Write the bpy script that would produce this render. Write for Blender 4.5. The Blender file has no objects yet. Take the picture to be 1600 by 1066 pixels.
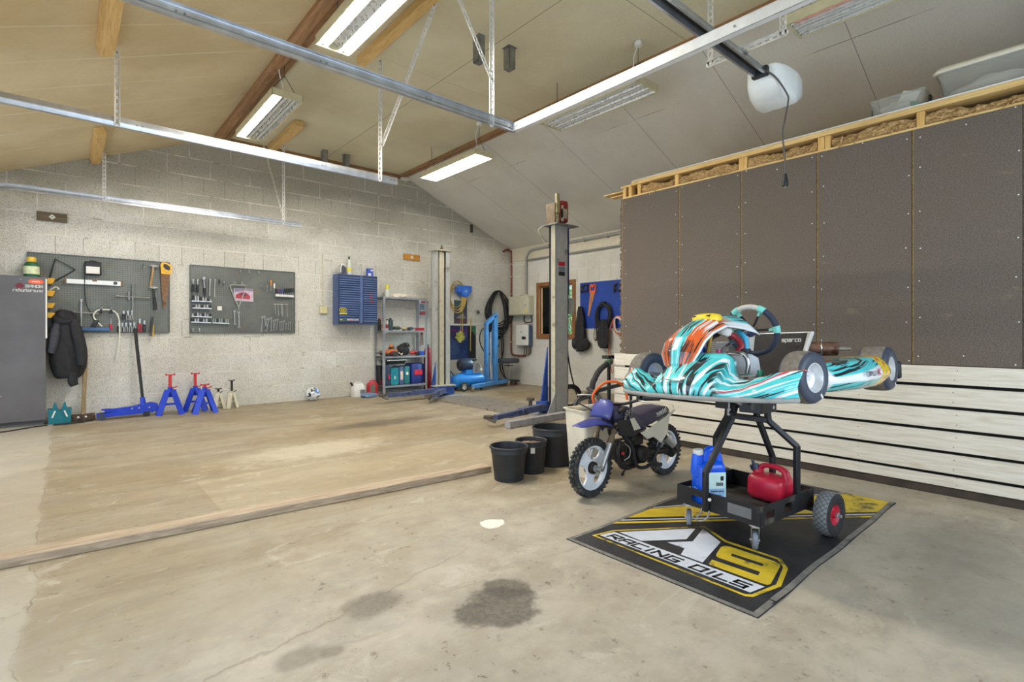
EXPOSURE = -0.04
TUBE = 400.0
import bpy, bmesh, math, random
from mathutils import Vector, Matrix, Euler
PI = math.pi
S = bpy.context.scene
COL = S.collection

# ------------------------------------------------------------------ materials
def lin(c):
    out = []
    for v in c[:3]:
        v = v / 255.0
        out.append(v / 12.92 if v <= 0.04045 else ((v + 0.055) / 1.055) ** 2.4)
    return (out[0], out[1], out[2], 1.0)

class NT:
    """small node-tree writer"""
    def __init__(self, name):
        self.m = bpy.data.materials.new(name)
        self.m.use_nodes = True
        self.t = self.m.node_tree
        self.t.nodes.clear()
        self.out = self.t.nodes.new('ShaderNodeOutputMaterial')
    def n(self, typ, ins=None, **props):
        nd = self.t.nodes.new(typ)
        for k, v in props.items():
            setattr(nd, k, v)
        for k, v in (ins or {}).items():
            s = nd.inputs[k]
            if isinstance(v, bpy.types.NodeSocket):
                self.t.links.new(v, s)
            else:
                s.default_value = v
        return nd
    def coord(self):
        return self.n('ShaderNodeTexCoord').outputs['Object']
    def sep(self, v):
        return self.n('ShaderNodeSeparateXYZ', {0: v}).outputs
    def comb(self, x, y, z=0.0):
        return self.n('ShaderNodeCombineXYZ', {0: x, 1: y, 2: z}).outputs[0]
    def mapping(self, v, scale=(1, 1, 1), loc=(0, 0, 0), rot=(0, 0, 0)):
        return self.n('ShaderNodeMapping', {'Vector': v, 'Scale': scale, 'Location': loc, 'Rotation': rot}).outputs[0]
    def noise(self, v, scale=5.0, detail=4.0, rough=0.55, dist=0.0):
        return self.n('ShaderNodeTexNoise', {'Vector': v, 'Scale': scale, 'Detail': detail, 'Roughness': rough, 'Distortion': dist}).outputs[0]
    def vor(self, v, scale=5.0, feature='F1', rand=1.0):
        return self.n('ShaderNodeTexVoronoi', {'Vector': v, 'Scale': scale, 'Randomness': rand}, feature=feature).outputs['Distance']
    def math(self, op, a, b=0.0, c=0.0):
        return self.n('ShaderNodeMath', {0: a, 1: b, 2: c}, operation=op).outputs[0]
    def mr(self, v, a, b, c=0.0, d=1.0, smooth=True):
        return self.n('ShaderNodeMapRange', {0: v, 1: a, 2: b, 3: c, 4: d}, interpolation_type='SMOOTHSTEP' if smooth else 'LINEAR').outputs[0]
    def mix(self, f, a, b, blend='MIX'):
        nd = self.n('ShaderNodeMix', data_type='RGBA', blend_type=blend)
        for idx, v in ((0, f), (6, a), (7, b)):
            s = nd.inputs[idx]
            if isinstance(v, bpy.types.NodeSocket):
                self.t.links.new(v, s)
            else:
                s.default_value = v
        return nd.outputs[2]
    def line(self, v, at, w):
        """1 on a thin line v = at, else 0"""
        return self.mr(self.math('ABSOLUTE', self.math('SUBTRACT', v, at)), w, w * 0.4)
    def ell(self, x, y, cx, cy, rx, ry, warp=None, amt=0.0, soft=0.35):
        dx = self.math('DIVIDE', self.math('SUBTRACT', x, cx), rx)
        dy = self.math('DIVIDE', self.math('SUBTRACT', y, cy), ry)
        d = self.math('SQRT', self.math('ADD', self.math('MULTIPLY', dx, dx), self.math('MULTIPLY', dy, dy)))
        if warp is not None:
            d = self.math('ADD', d, self.math('MULTIPLY', self.math('SUBTRACT', warp, 0.5), amt))
        return self.mr(d, 1.0 + soft, 1.0 - soft)
    def bsdf(self, col, rough=0.5, metal=0.0, bump=None, bump_s=0.2, bump_d=0.01, **kw):
        ins = {'Base Color': col, 'Roughness': rough, 'Metallic': metal}
        for k, v in kw.items():
            ins[k] = v
        if bump is not None:
            ins['Normal'] = self.n('ShaderNodeBump', {'Strength': bump_s, 'Distance': bump_d, 'Height': bump}).outputs[0]
        b = self.n('ShaderNodeBsdfPrincipled', ins)
        self.t.links.new(b.outputs[0], self.out.inputs[0])
        return self.m

_MC = {}
def M(name, rgb, rough=0.5, metal=0.0, var=0.12, scale=18.0, bump=0.0, dirt=None, dirt_amt=0.0, **kw):
    """procedural surface: base colour, slight mottling, optional dirt patches and grain bump"""
    if name in _MC:
        return _MC[name]
    t = NT(name)
    c = t.coord()
    col = lin(rgb)
    n1 = t.noise(c, scale, 4.0)
    dark = tuple(v * (1 - var) for v in col[:3]) + (1,)
    lite = tuple(min(1, v * (1 + var)) for v in col[:3]) + (1,)
    cc = t.mix(t.mr(n1, 0.3, 0.7), dark, lite)
    if dirt:
        n2 = t.noise(c, scale * 0.45, 8.0, 0.68)
        cc = t.mix(t.mr(n2, 0.62 - dirt_amt * 0.3, 0.72 - dirt_amt * 0.3), cc, lin(dirt))
    r2 = t.math('ADD', rough, t.math('MULTIPLY', t.math('SUBTRACT', n1, 0.5), 0.15)) if rough < 0.9 else rough
    bm = t.noise(c, scale * 6, 3.0) if bump else None
    _MC[name] = t.bsdf(cc, r2, metal, bump=bm, bump_s=bump, **kw)
    return _MC[name]

def emis(name, rgb, strength):
    if name in _MC:
        return _MC[name]
    t = NT(name)
    e = t.n('ShaderNodeEmission', {'Color': lin(rgb), 'Strength': strength})
    t.t.links.new(e.outputs[0], t.out.inputs[0])
    _MC[name] = t.m
    return t.m

def wood(name, rgb, dark, axis='X', rough=0.6, scale=1.0, ring=0.5, bump=0.15):
    """grain stretched along one axis, with a few knots"""
    if name in _MC:
        return _MC[name]
    t = NT(name)
    c = t.coord()
    st = {'X': (0.6, 9, 9), 'Y': (9, 0.6, 9), 'Z': (9, 9, 0.6)}[axis]
    v = t.mapping(c, tuple(s * scale for s in st))
    g = t.noise(v, 6.0, 6.0, 0.6, 1.2)
    k = t.vor(t.mapping(c, tuple((1.0 if s < 1 else 3.2) * scale for s in st)), 1.6)
    cc = t.mix(t.mr(g, 0.35, 0.68), lin(rgb), lin(dark))
    cc = t.mix(t.math('MULTIPLY', t.mr(k, 0.10, 0.03), ring), cc, lin([x * 0.45 for x in dark]))
    _MC[name] = t.bsdf(cc, rough, bump=g, bump_s=bump, bump_d=0.003)
    return _MC[name]

# ------------------------------------------------------------------ mesh builder
def V(*a):
    return Vector(a)

def smooth_path(pts, sub=6, closed=False):
    P = [Vector(p) for p in pts]
    n = len(P)
    if n < 3:
        return P
    out = []
    rng = range(n) if closed else range(n - 1)
    for i in rng:
        if closed:
            p0, p1, p2, p3 = P[(i - 1) % n], P[i], P[(i + 1) % n], P[(i + 2) % n]
        else:
            p1, p2 = P[i], P[i + 1]
            p0 = P[i - 1] if i > 0 else p1 * 2 - p2
            p3 = P[i + 2] if i + 2 < n else p2 * 2 - p1
        for k in range(sub):
            t = k / sub
            t2, t3 = t * t, t * t * t
            out.append(0.5 * ((2 * p1) + (p2 - p0) * t + (2 * p0 - 5 * p1 + 4 * p2 - p3) * t2 + (3 * p1 - p0 - 3 * p2 + p3) * t3))
    if not closed:
        out.append(P[-1])
    return out

class MB:
    """collects shapes and links them as ONE mesh object.  With a root, shapes are given in world coordinates and stored local to it."""
    def __init__(self, root=None):
        self.v, self.f, self.mi = [], [], []
        self.off = Vector(root.location) if root is not None else Vector((0, 0, 0))
        self.root = root
        self.cur = 0
        self.X = None
    def m(self, i):
        self.cur = i
        return self
    def xf(self, mat=None):
        self.X = mat
        return self
    def add(self, verts, faces):
        b = len(self.v)
        for p in verts:
            p = Vector(p)
            if self.X is not None:
                p = self.X @ p
            self.v.append(p - self.off)
        for f in faces:
            self.f.append(tuple(b + i for i in f))
            self.mi.append(self.cur)
        return self
    def box(self, c, s, rot=None):
        hx, hy, hz = s[0] / 2, s[1] / 2, s[2] / 2
        vs = [Vector((x, y, z)) for x in (-hx, hx) for y in (-hy, hy) for z in (-hz, hz)]
        if rot is not None:
            R = rot if isinstance(rot, Matrix) else Euler(rot).to_matrix()
            vs = [R @ p for p in vs]
        c = Vector(c)
        return self.add([p + c for p in vs], [(0, 1, 3, 2), (4, 6, 7, 5), (0, 4, 5, 1), (2, 3, 7, 6), (0, 2, 6, 4), (1, 5, 7, 3)])
    def bb(self, a, b):
        """box between two corners"""
        return self.box([(a[i] + b[i]) / 2 for i in range(3)], [abs(b[i] - a[i]) for i in range(3)])
    def bar(self, p, q, w, h, up=(0, 0, 1)):
        """rectangular bar from p to q, h along up"""
        p, q, up = Vector(p), Vector(q), Vector(up)
        d = (q - p).normalized()
        s = d.cross(up)
        if s.length < 1e-5:
            s = d.cross(Vector((1, 0, 0)))
        s.normalize()
        u = s.cross(d).normalized()
        vs = []
        for e in (p, q):
            for a, b in ((-1, -1), (1, -1), (1, 1), (-1, 1)):
                vs.append(e + s * a * w / 2 + u * b * h / 2)
        return self.add(vs, [(0, 1, 2, 3), (7, 6, 5, 4), (0, 4, 5, 1), (1, 5, 6, 2), (2, 6, 7, 3), (3, 7, 4, 0)])
    def cyl(self, p, q, r, r2=None, n=14, cap=True):
        p, q = Vector(p), Vector(q)
        r2 = r if r2 is None else r2
        d = (q - p).normalized()
        s = d.orthogonal().normalized()
        u = d.cross(s)
        vs = []
        for e, rr in ((p, r), (q, r2)):
            for k in range(n):
                a = 2 * PI * k / n
                vs.append(e + (s * math.cos(a) + u * math.sin(a)) * rr)
        fs = [(k, (k + 1) % n, n + (k + 1) % n, n + k) for k in range(n)]
        if cap:
            fs += [tuple(range(n - 1, -1, -1)), tuple(range(n, 2 * n))]
        return self.add(vs, fs)
    def tube(self, pts, r, n=8, sub=6, closed=False, smooth=True, flat=None):
        P = smooth_path(pts, sub, closed) if smooth else [Vector(p) for p in pts]
        m = len(P)
        R = r if isinstance(r, (list, tuple)) else None
        prev = None
        vs = []
        for i, p in enumerate(P):
            a = P[i - 1] if (i > 0 or closed) else p
            b = P[(i + 1) % m] if (i < m - 1 or closed) else p
            d = (b - a)
            d = d.normalized() if d.length > 1e-9 else Vector((0, 0, 1))
            if prev is None:
                s = d.orthogonal().normalized()
            else:
                s = prev - d * prev.dot(d)
                s = s.normalized() if s.length > 1e-6 else d.orthogonal().normalized()
            prev = s
            u = d.cross(s)
            if R:
                t = i / max(1, m - 1) * (len(R) - 1)
                k = min(int(t), len(R) - 2)
                rr = R[k] + (R[k + 1] - R[k]) * (t - k)
            else:
                rr = r
            for k in range(n):
                an = 2 * PI * k / n
                vs.append(p + s * math.cos(an) * rr + u * math.sin(an) * rr * (flat or 1))
        fs = []
        for i in range(m if closed else m - 1):
            j = (i + 1) % m
            for k in range(n):
                fs.append((i * n + k, i * n + (k + 1) % n, j * n + (k + 1) % n, j * n + k))
        if not closed:
            fs += [tuple(range(n - 1, -1, -1)), tuple(range((m - 1) * n, m * n))]
        return self.add(vs, fs)
    def lathe(self, prof, c=(0, 0, 0), axis=(0, 0, 1), n=24, cap=True):
        """profile (r, h) turned about axis through c"""
        c, d = Vector(c), Vector(axis).normalized()
        s = d.orthogonal().normalized()
        u = d.cross(s)
        vs = []
        for r, h in prof:
            for k in range(n):
                a = 2 * PI * k / n
                vs.append(c + d * h + (s * math.cos(a) + u * math.sin(a)) * r)
        fs = []
        for i in range(len(prof) - 1):
            for k in range(n):
                fs.append((i * n + k, i * n + (k + 1) % n, (i + 1) * n + (k + 1) % n, (i + 1) * n + k))
        if cap:
            if prof[0][0] > 1e-6:
                fs.append(tuple(range(n - 1, -1, -1)))
            if prof[-1][0] > 1e-6:
                b = (len(prof) - 1) * n
                fs.append(tuple(range(b, b + n)))
        return self.add(vs, fs)
    def torus(self, c, axis, R, r, n=32, k=10, flat=1.0):
        c, d = Vector(c), Vector(axis).normalized()
        s = d.orthogonal().normalized()
        u = d.cross(s)
        vs, fs = [], []
        for i in range(n):
            a = 2 * PI * i / n
            e = s * math.cos(a) + u * math.sin(a)
            for j in range(k):
                b = 2 * PI * j / k
                vs.append(c + e * (R + r * math.cos(b)) + d * r * flat * math.sin(b))
        for i in range(n):
            for j in range(k):
                fs.append((i * k + j, ((i + 1) % n) * k + j, ((i + 1) % n) * k + (j + 1) % k, i * k + (j + 1) % k))
        return self.add(vs, fs)
    def prism(self, poly, o, ax, ay, depth):
        """polygon (list of 2D points in the frame o, ax, ay) pushed along ax x ay by depth"""
        o, ax, ay = Vector(o), Vector(ax), Vector(ay)
        d = ax.cross(ay).normalized() * depth
        n = len(poly)
        vs = [o + ax * p[0] + ay * p[1] for p in poly]
        vs += [p + d for p in vs]
        fs = [tuple(range(n - 1, -1, -1)), tuple(range(n, 2 * n))]
        fs += [(k, (k + 1) % n, n + (k + 1) % n, n + k) for k in range(n)]
        return self.add(vs, fs)
    def loft(self, rings, cap=True, closed=True):
        n = len(rings[0])
        vs = [Vector(p) for r in rings for p in r]
        fs = []
        for i in range(len(rings) - 1):
            for k in range(n if closed else n - 1):
                fs.append((i * n + k, i * n + (k + 1) % n, (i + 1) * n + (k + 1) % n, (i + 1) * n + k))
        if cap and closed:
            fs += [tuple(range(n - 1, -1, -1)), tuple(range((len(rings) - 1) * n, len(rings) * n))]
        return self.add(vs, fs)
    def ball(self, c, r, n=16, k=10, sc=(1, 1, 1)):
        vs, fs = [], []
        c = Vector(c)
        vs.append(c + Vector((0, 0, -r * sc[2])))
        for i in range(1, k):
            a = PI * i / k - PI / 2
            for j in range(n):
                b = 2 * PI * j / n
                vs.append(c + Vector((r * sc[0] * math.cos(a) * math.cos(b), r * sc[1] * math.cos(a) * math.sin(b), r * sc[2] * math.sin(a))))
        vs.append(c + Vector((0, 0, r * sc[2])))
        for j in range(n):
            fs.append((0, 1 + (j + 1) % n, 1 + j))
            fs.append((len(vs) - 1, 1 + (k - 2) * n + j, 1 + (k - 2) * n + (j + 1) % n))
        for i in range(k - 2):
            for j in range(n):
                fs.append((1 + i * n + j, 1 + i * n + (j + 1) % n, 1 + (i + 1) * n + (j + 1) % n, 1 + (i + 1) * n + j))
        return self.add(vs, fs)
    def build(self, name, mats, parent='root', bevel=0.0, angle=38, smooth=True, sub=0, seg=2, label=None):
        me = bpy.data.meshes.new(name)
        me.from_pydata([tuple(p) for p in self.v], [], self.f)
        if not isinstance(mats, (list, tuple)):
            mats = [mats]
        for x in mats:
            me.materials.append(x)
        if len(mats) > 1:
            me.polygons.foreach_set('material_index', self.mi)
        bm = bmesh.new()
        bm.from_mesh(me)
        bmesh.ops.recalc_face_normals(bm, faces=bm.faces)
        bm.to_mesh(me)
        bm.free()
        if smooth:
            me.polygons.foreach_set('use_smooth', [True] * len(me.polygons))
            if not sub:
                me.set_sharp_from_angle(angle=math.radians(angle))
        me.update()
        o = bpy.data.objects.new(name, me)
        COL.objects.link(o)
        par = self.root if parent == 'root' else parent
        if par is not None:
            o.parent = par
        elif self.off.length:
            o.location = self.off
        if bevel:
            b = o.modifiers.new('Bevel', 'BEVEL')
            b.width, b.segments, b.limit_method, b.angle_limit = bevel, seg, 'ANGLE', math.radians(50)
            b.use_clamp_overlap = True
        if sub:
            s = o.modifiers.new('Subdivision', 'SUBSURF')
            s.levels = s.render_levels = sub
        if label:
            o['label'] = label
        return o

def tag(o, label=None, cat=None, group=None, kind=None):
    if label: o['label'] = label
    if cat: o['category'] = cat
    if group: o['group'] = group
    if kind: o['kind'] = kind
    return o

def thing(name, label, cat, loc=(0, 0, 0), rot=(0, 0, 0), group=None):
    o = bpy.data.objects.new(name, None)
    COL.objects.link(o)
    o.empty_display_size = 0.1
    o.location, o.rotation_euler = loc, rot
    return tag(o, label, cat, group)

def struct(o):
    o['kind'] = 'structure'
    return o

def copy_tree(o, parent=None):
    c = o.copy()
    COL.objects.link(c)
    if parent is not None:
        c.parent = parent
    for ch in list(o.children):
        copy_tree(ch, c)
    return c

def text_mesh(name, s, size, mat, M4, parent=None, depth=0.0008, shear=0.0, spacing=1.0, xscale=1.0, bold=0.0):
    """lettering as a thin mesh: built flat in x/y, then placed by the matrix M4"""
    cu = bpy.data.curves.new(name, 'FONT')
    cu.body, cu.size, cu.shear, cu.space_character = s, size, shear, spacing
    cu.extrude, cu.offset = depth, bold
    cu.resolution_u = 3
    cu.align_x, cu.align_y = 'CENTER', 'CENTER'
    tmp = bpy.data.objects.new(name + '_t', cu)
    COL.objects.link(tmp)
    dg = bpy.context.evaluated_depsgraph_get()
    me = bpy.data.meshes.new_from_object(tmp.evaluated_get(dg))
    bpy.data.objects.remove(tmp)
    bpy.data.curves.remove(cu)
    me.name = name
    me.transform(Matrix.Diagonal((xscale, 1, 1, 1)))
    me.transform(M4)
    me.materials.clear()
    me.materials.append(mat)
    o = bpy.data.objects.new(name, me)
    COL.objects.link(o)
    if parent is not None:
        o.parent = parent
    return o

def frame(o, ax, ay, az=None):
    """4x4 with origin o and the given axes"""
    ax, ay = Vector(ax).normalized(), Vector(ay).normalized()
    az = Vector(az).normalized() if az is not None else ax.cross(ay).normalized()
    return Matrix(((ax.x, ay.x, az.x, o[0]), (ax.y, ay.y, az.y, o[1]), (ax.z, ay.z, az.z, o[2]), (0, 0, 0, 1)))

ORD = ['first', 'second', 'third', 'fourth', 'fifth', 'sixth', 'seventh', 'eighth', 'ninth', 'tenth', 'eleventh', 'twelfth', 'thirteenth', 'fourteenth', 'fifteenth', 'sixteenth', 'seventeenth', 'eighteenth', 'nineteenth', 'twentieth']

def sell(a, b, e=0.5, n=24):
    """super-ellipse outline"""
    out = []
    for i in range(n):
        t = 2 * PI * i / n
        c, s = math.cos(t), math.sin(t)
        out.append((a * math.copysign(abs(c) ** e, c), b * math.copysign(abs(s) ** e, s)))
    return out
# ------------------------------------------------------------------ camera
cam_d = bpy.data.cameras.new('camera')
cam = bpy.data.objects.new('camera', cam_d)
COL.objects.link(cam)
cam_d.sensor_width = 36.0
cam_d.lens = 802.0 / 1600.0 * 36.0
cam_d.shift_y = -14.0 / 1600.0
cam_d.clip_start = 0.05
cam.location = (0, 0, 1.2)
cam.rotation_euler = (PI / 2, 0, -math.radians(41.0))
S.camera = cam
S.view_settings.view_transform = 'Standard'
S.view_settings.look = 'None'
S.view_settings.gamma = 1.0
S.view_settings.use_curve_mapping = False
S.view_settings.exposure = EXPOSURE

# ------------------------------------------------------------------ room measures
XL, XR, YB, YF = -1.0, 8.0, 9.25, -1.6
FLAT0, FLAT1, ZF0, ZF1 = 1.95, 5.13, 4.32, 4.35
ZL, ZR = 3.10, 3.15
XP = 4.88            # face of the partition

def block_mat(name, ax, grey=0.0):
    t = NT(name)
    c = t.coord()
    s = t.sep(c)
    u, z = s[ax], s[2]
    uv = t.comb(u, t.math('SUBTRACT', z, 0.012), 0.0)
    br = t.n('ShaderNodeTexBrick', {'Vector': uv, 'Color1': (0, 0, 0, 1), 'Color2': (1, 1, 1, 1), 'Mortar': (0.5, 0.5, 0.5, 1), 'Scale': 1.0, 'Mortar Size': 0.010, 'Mortar Smooth': 0.3, 'Bias': 0.0, 'Brick Width': 0.575, 'Row Height': 0.277})
    br.offset, br.squash = 0.5, 1.0
    b2 = t.n('ShaderNodeTexBrick', {'Vector': uv, 'Color1': (0, 0, 0, 1), 'Color2': (1, 1, 1, 1), 'Mortar': (0.5, 0.5, 0.5, 1), 'Scale': 1.0, 'Mortar Size': 0.006, 'Mortar Smooth': 0.3, 'Brick Width': 0.29, 'Row Height': 0.277})
    b2.offset = 0.37
    row = t.math('FLOOR', t.math('DIVIDE', t.math('SUBTRACT', z, 0.012), 0.277))
    half = t.math('ADD', t.math('COMPARE', row, 4.0, 0.1), t.math('ADD', t.math('COMPARE', row, 8.0, 0.1), t.math('COMPARE', row, 12.0, 0.1)))
    tone = t.mix(half, br.outputs['Color'], b2.outputs['Color'])
    mort = t.mix(half, br.outputs['Fac'], b2.outputs['Fac'])
    w = t.noise(c, 9.0, 5.0)
    pores = t.mr(t.noise(c, 95.0, 4.0, 0.8), 0.51, 0.61)
    big = t.mr(t.noise(c, 1.1, 4.0, 0.6), 0.35, 0.7)
    a = t.mix(t.math('MULTIPLY', tone, 0.6), lin((234, 231, 222)), lin((214, 210, 198)))
    a = t.mix(t.math('MULTIPLY', big, 0.55), a, lin((200, 195, 180)))
    a = t.mix(t.math('MULTIPLY', t.mr(w, 0.45, 0.7), 0.35), a, lin((226, 222, 210)))
    # wall turns greyer and darker towards the upper gable, with a noisy edge
    gable_tone = t.mr(t.math('ADD', z, t.math('MULTIPLY', t.math('SUBTRACT', t.noise(c, 1.6, 4.0), 0.5), 0.9)), 2.75, 3.35)
    a = t.mix(t.math('MULTIPLY', gable_tone, 0.75), a, lin((172, 168, 152)))
    a = t.mix(t.math('MULTIPLY', pores, 0.62), a, lin((98, 92, 78)))
    mcol = t.mix(t.mr(t.noise(c, 5.0, 4.0), 0.36, 0.44), lin((150, 140, 120)), lin((236, 231, 218)))
    fz = t.math('FRACT', t.math('ADD', t.math('DIVIDE', t.math('SUBTRACT', z, 0.012), 0.277), 0.5))
    wz = t.math('ADD', t.math('ABSOLUTE', t.math('SUBTRACT', fz, 0.5)), t.math('MULTIPLY', t.math('SUBTRACT', t.noise(c, 11.0, 3.0), 0.5), 0.03))
    hz = t.mr(wz, 0.034, 0.016)
    vert = t.math('MULTIPLY', mort, t.math('SUBTRACT', 1.0, hz))
    pat = t.noise(c, 2.3, 5.0)
    a = t.mix(t.math('MULTIPLY', hz, t.mr(pat, 0.36, 0.60, 0.15, 0.75)), a, mcol)
    a = t.mix(t.math('MULTIPLY', vert, t.mr(pat, 0.36, 0.62, 0.12, 0.60)), a, t.mix(half, mcol, lin((128, 120, 104))))
    # dark blotches and grime near the floor
    blot = t.mr(t.noise(c, 5.2, 8.0, 0.7), 0.70, 0.78)
    a = t.mix(t.math('MULTIPLY', blot, 0.55), a, lin((92, 86, 76)))
    h = t.math('SUBTRACT', t.math('MULTIPLY', pores, -0.8), t.math('MULTIPLY', mort, t.mr(w, 0.3, 0.7, 0.0, 1.2)))
    return t.bsdf(a, 0.9, bump=h, bump_s=0.55, bump_d=0.012)

def ceil_mat(name, rgb, dark, kind):
    t = NT(name)
    c = t.coord()
    s = t.sep(c)
    x, y, z = s[0], s[1], s[2]
    big = t.noise(c, 0.9, 5.0, 0.6)
    a = t.mix(t.mr(big, 0.35, 0.7), lin(rgb), lin(dark))
    fine = t.noise(t.mapping(c, (3, 14, 3)), 9.0, 4.0)
    a = t.mix(t.math('MULTIPLY', t.mr(fine, 0.4, 0.7), 0.18), a, lin([v * 0.8 for v in dark]))
    h = fine
    wob = t.math('MULTIPLY', t.math('SUBTRACT', t.noise(c, 1.3, 2.0), 0.5), 0.03)
    if kind == 'left':
        yy = t.math('ADD', t.math('DIVIDE', t.math('ADD', y, wob), 0.64), 0.47)
        f = t.math('ABSOLUTE', t.math('SUBTRACT', t.math('FRACT', yy), 0.5))
        ln = t.mr(f, 0.028, 0.004)
        a = t.mix(t.math('MULTIPLY', ln, t.mr(t.noise(c, 2.2, 4.0), 0.35, 0.65, 0.25, 0.85)), a, lin((226, 218, 192)))
        st = t.mr(t.noise(t.mapping(c, (0.8, 5.0, 0.8)), 2.0, 6.0, 0.7), 0.56, 0.66)
        zone = t.mr(x, 0.4, 1.6)
        a = t.mix(t.math('MULTIPLY', t.math('MULTIPLY', st, zone), 0.5), a, lin((212, 205, 182)))
        dots = t.mr(t.vor(t.mapping(c, (2.2, 1.5625, 0.0), (0, 0.73, 0)), 1.0, rand=0.25), 0.035, 0.02)
        a = t.mix(t.math('MULTIPLY', dots, 0.5), a, lin((230, 226, 205)))
    if kind == 'flat':
        ln = t.math('MAXIMUM', t.line(x, 3.53, 0.006), t.math('MAXIMUM', t.line(y, 2.95, 0.005), t.line(y, 5.4, 0.002)))
        a = t.mix(t.math('MULTIPLY', ln, 0.75), a, lin((70, 64, 50)))
    if kind == 'right':
        f = t.math('ABSOLUTE', t.math('SUBTRACT', t.math('FRACT', t.math('ADD', t.math('DIVIDE', t.math('SUBTRACT', y, 4.15), 1.27), 0.5)), 0.5))
        ln = t.mr(f, 0.004, 0.0015)
        lx = t.line(x, 5.80, 0.006)
        pale = t.mr(t.noise(c, 1.5, 3.0), 0.42, 0.6)
        a = t.mix(t.math('MULTIPLY', t.math('MAXIMUM', ln, t.math('MULTIPLY', lx, pale)), 0.7), a, lin((78, 72, 60)))
        a = t.mix(t.math('MULTIPLY', t.line(x, 5.84, 0.05), 0.14), a, lin((222, 216, 200)))
    return t.bsdf(a, 0.75, bump=h, bump_s=0.08, bump_d=0.003)

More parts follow.
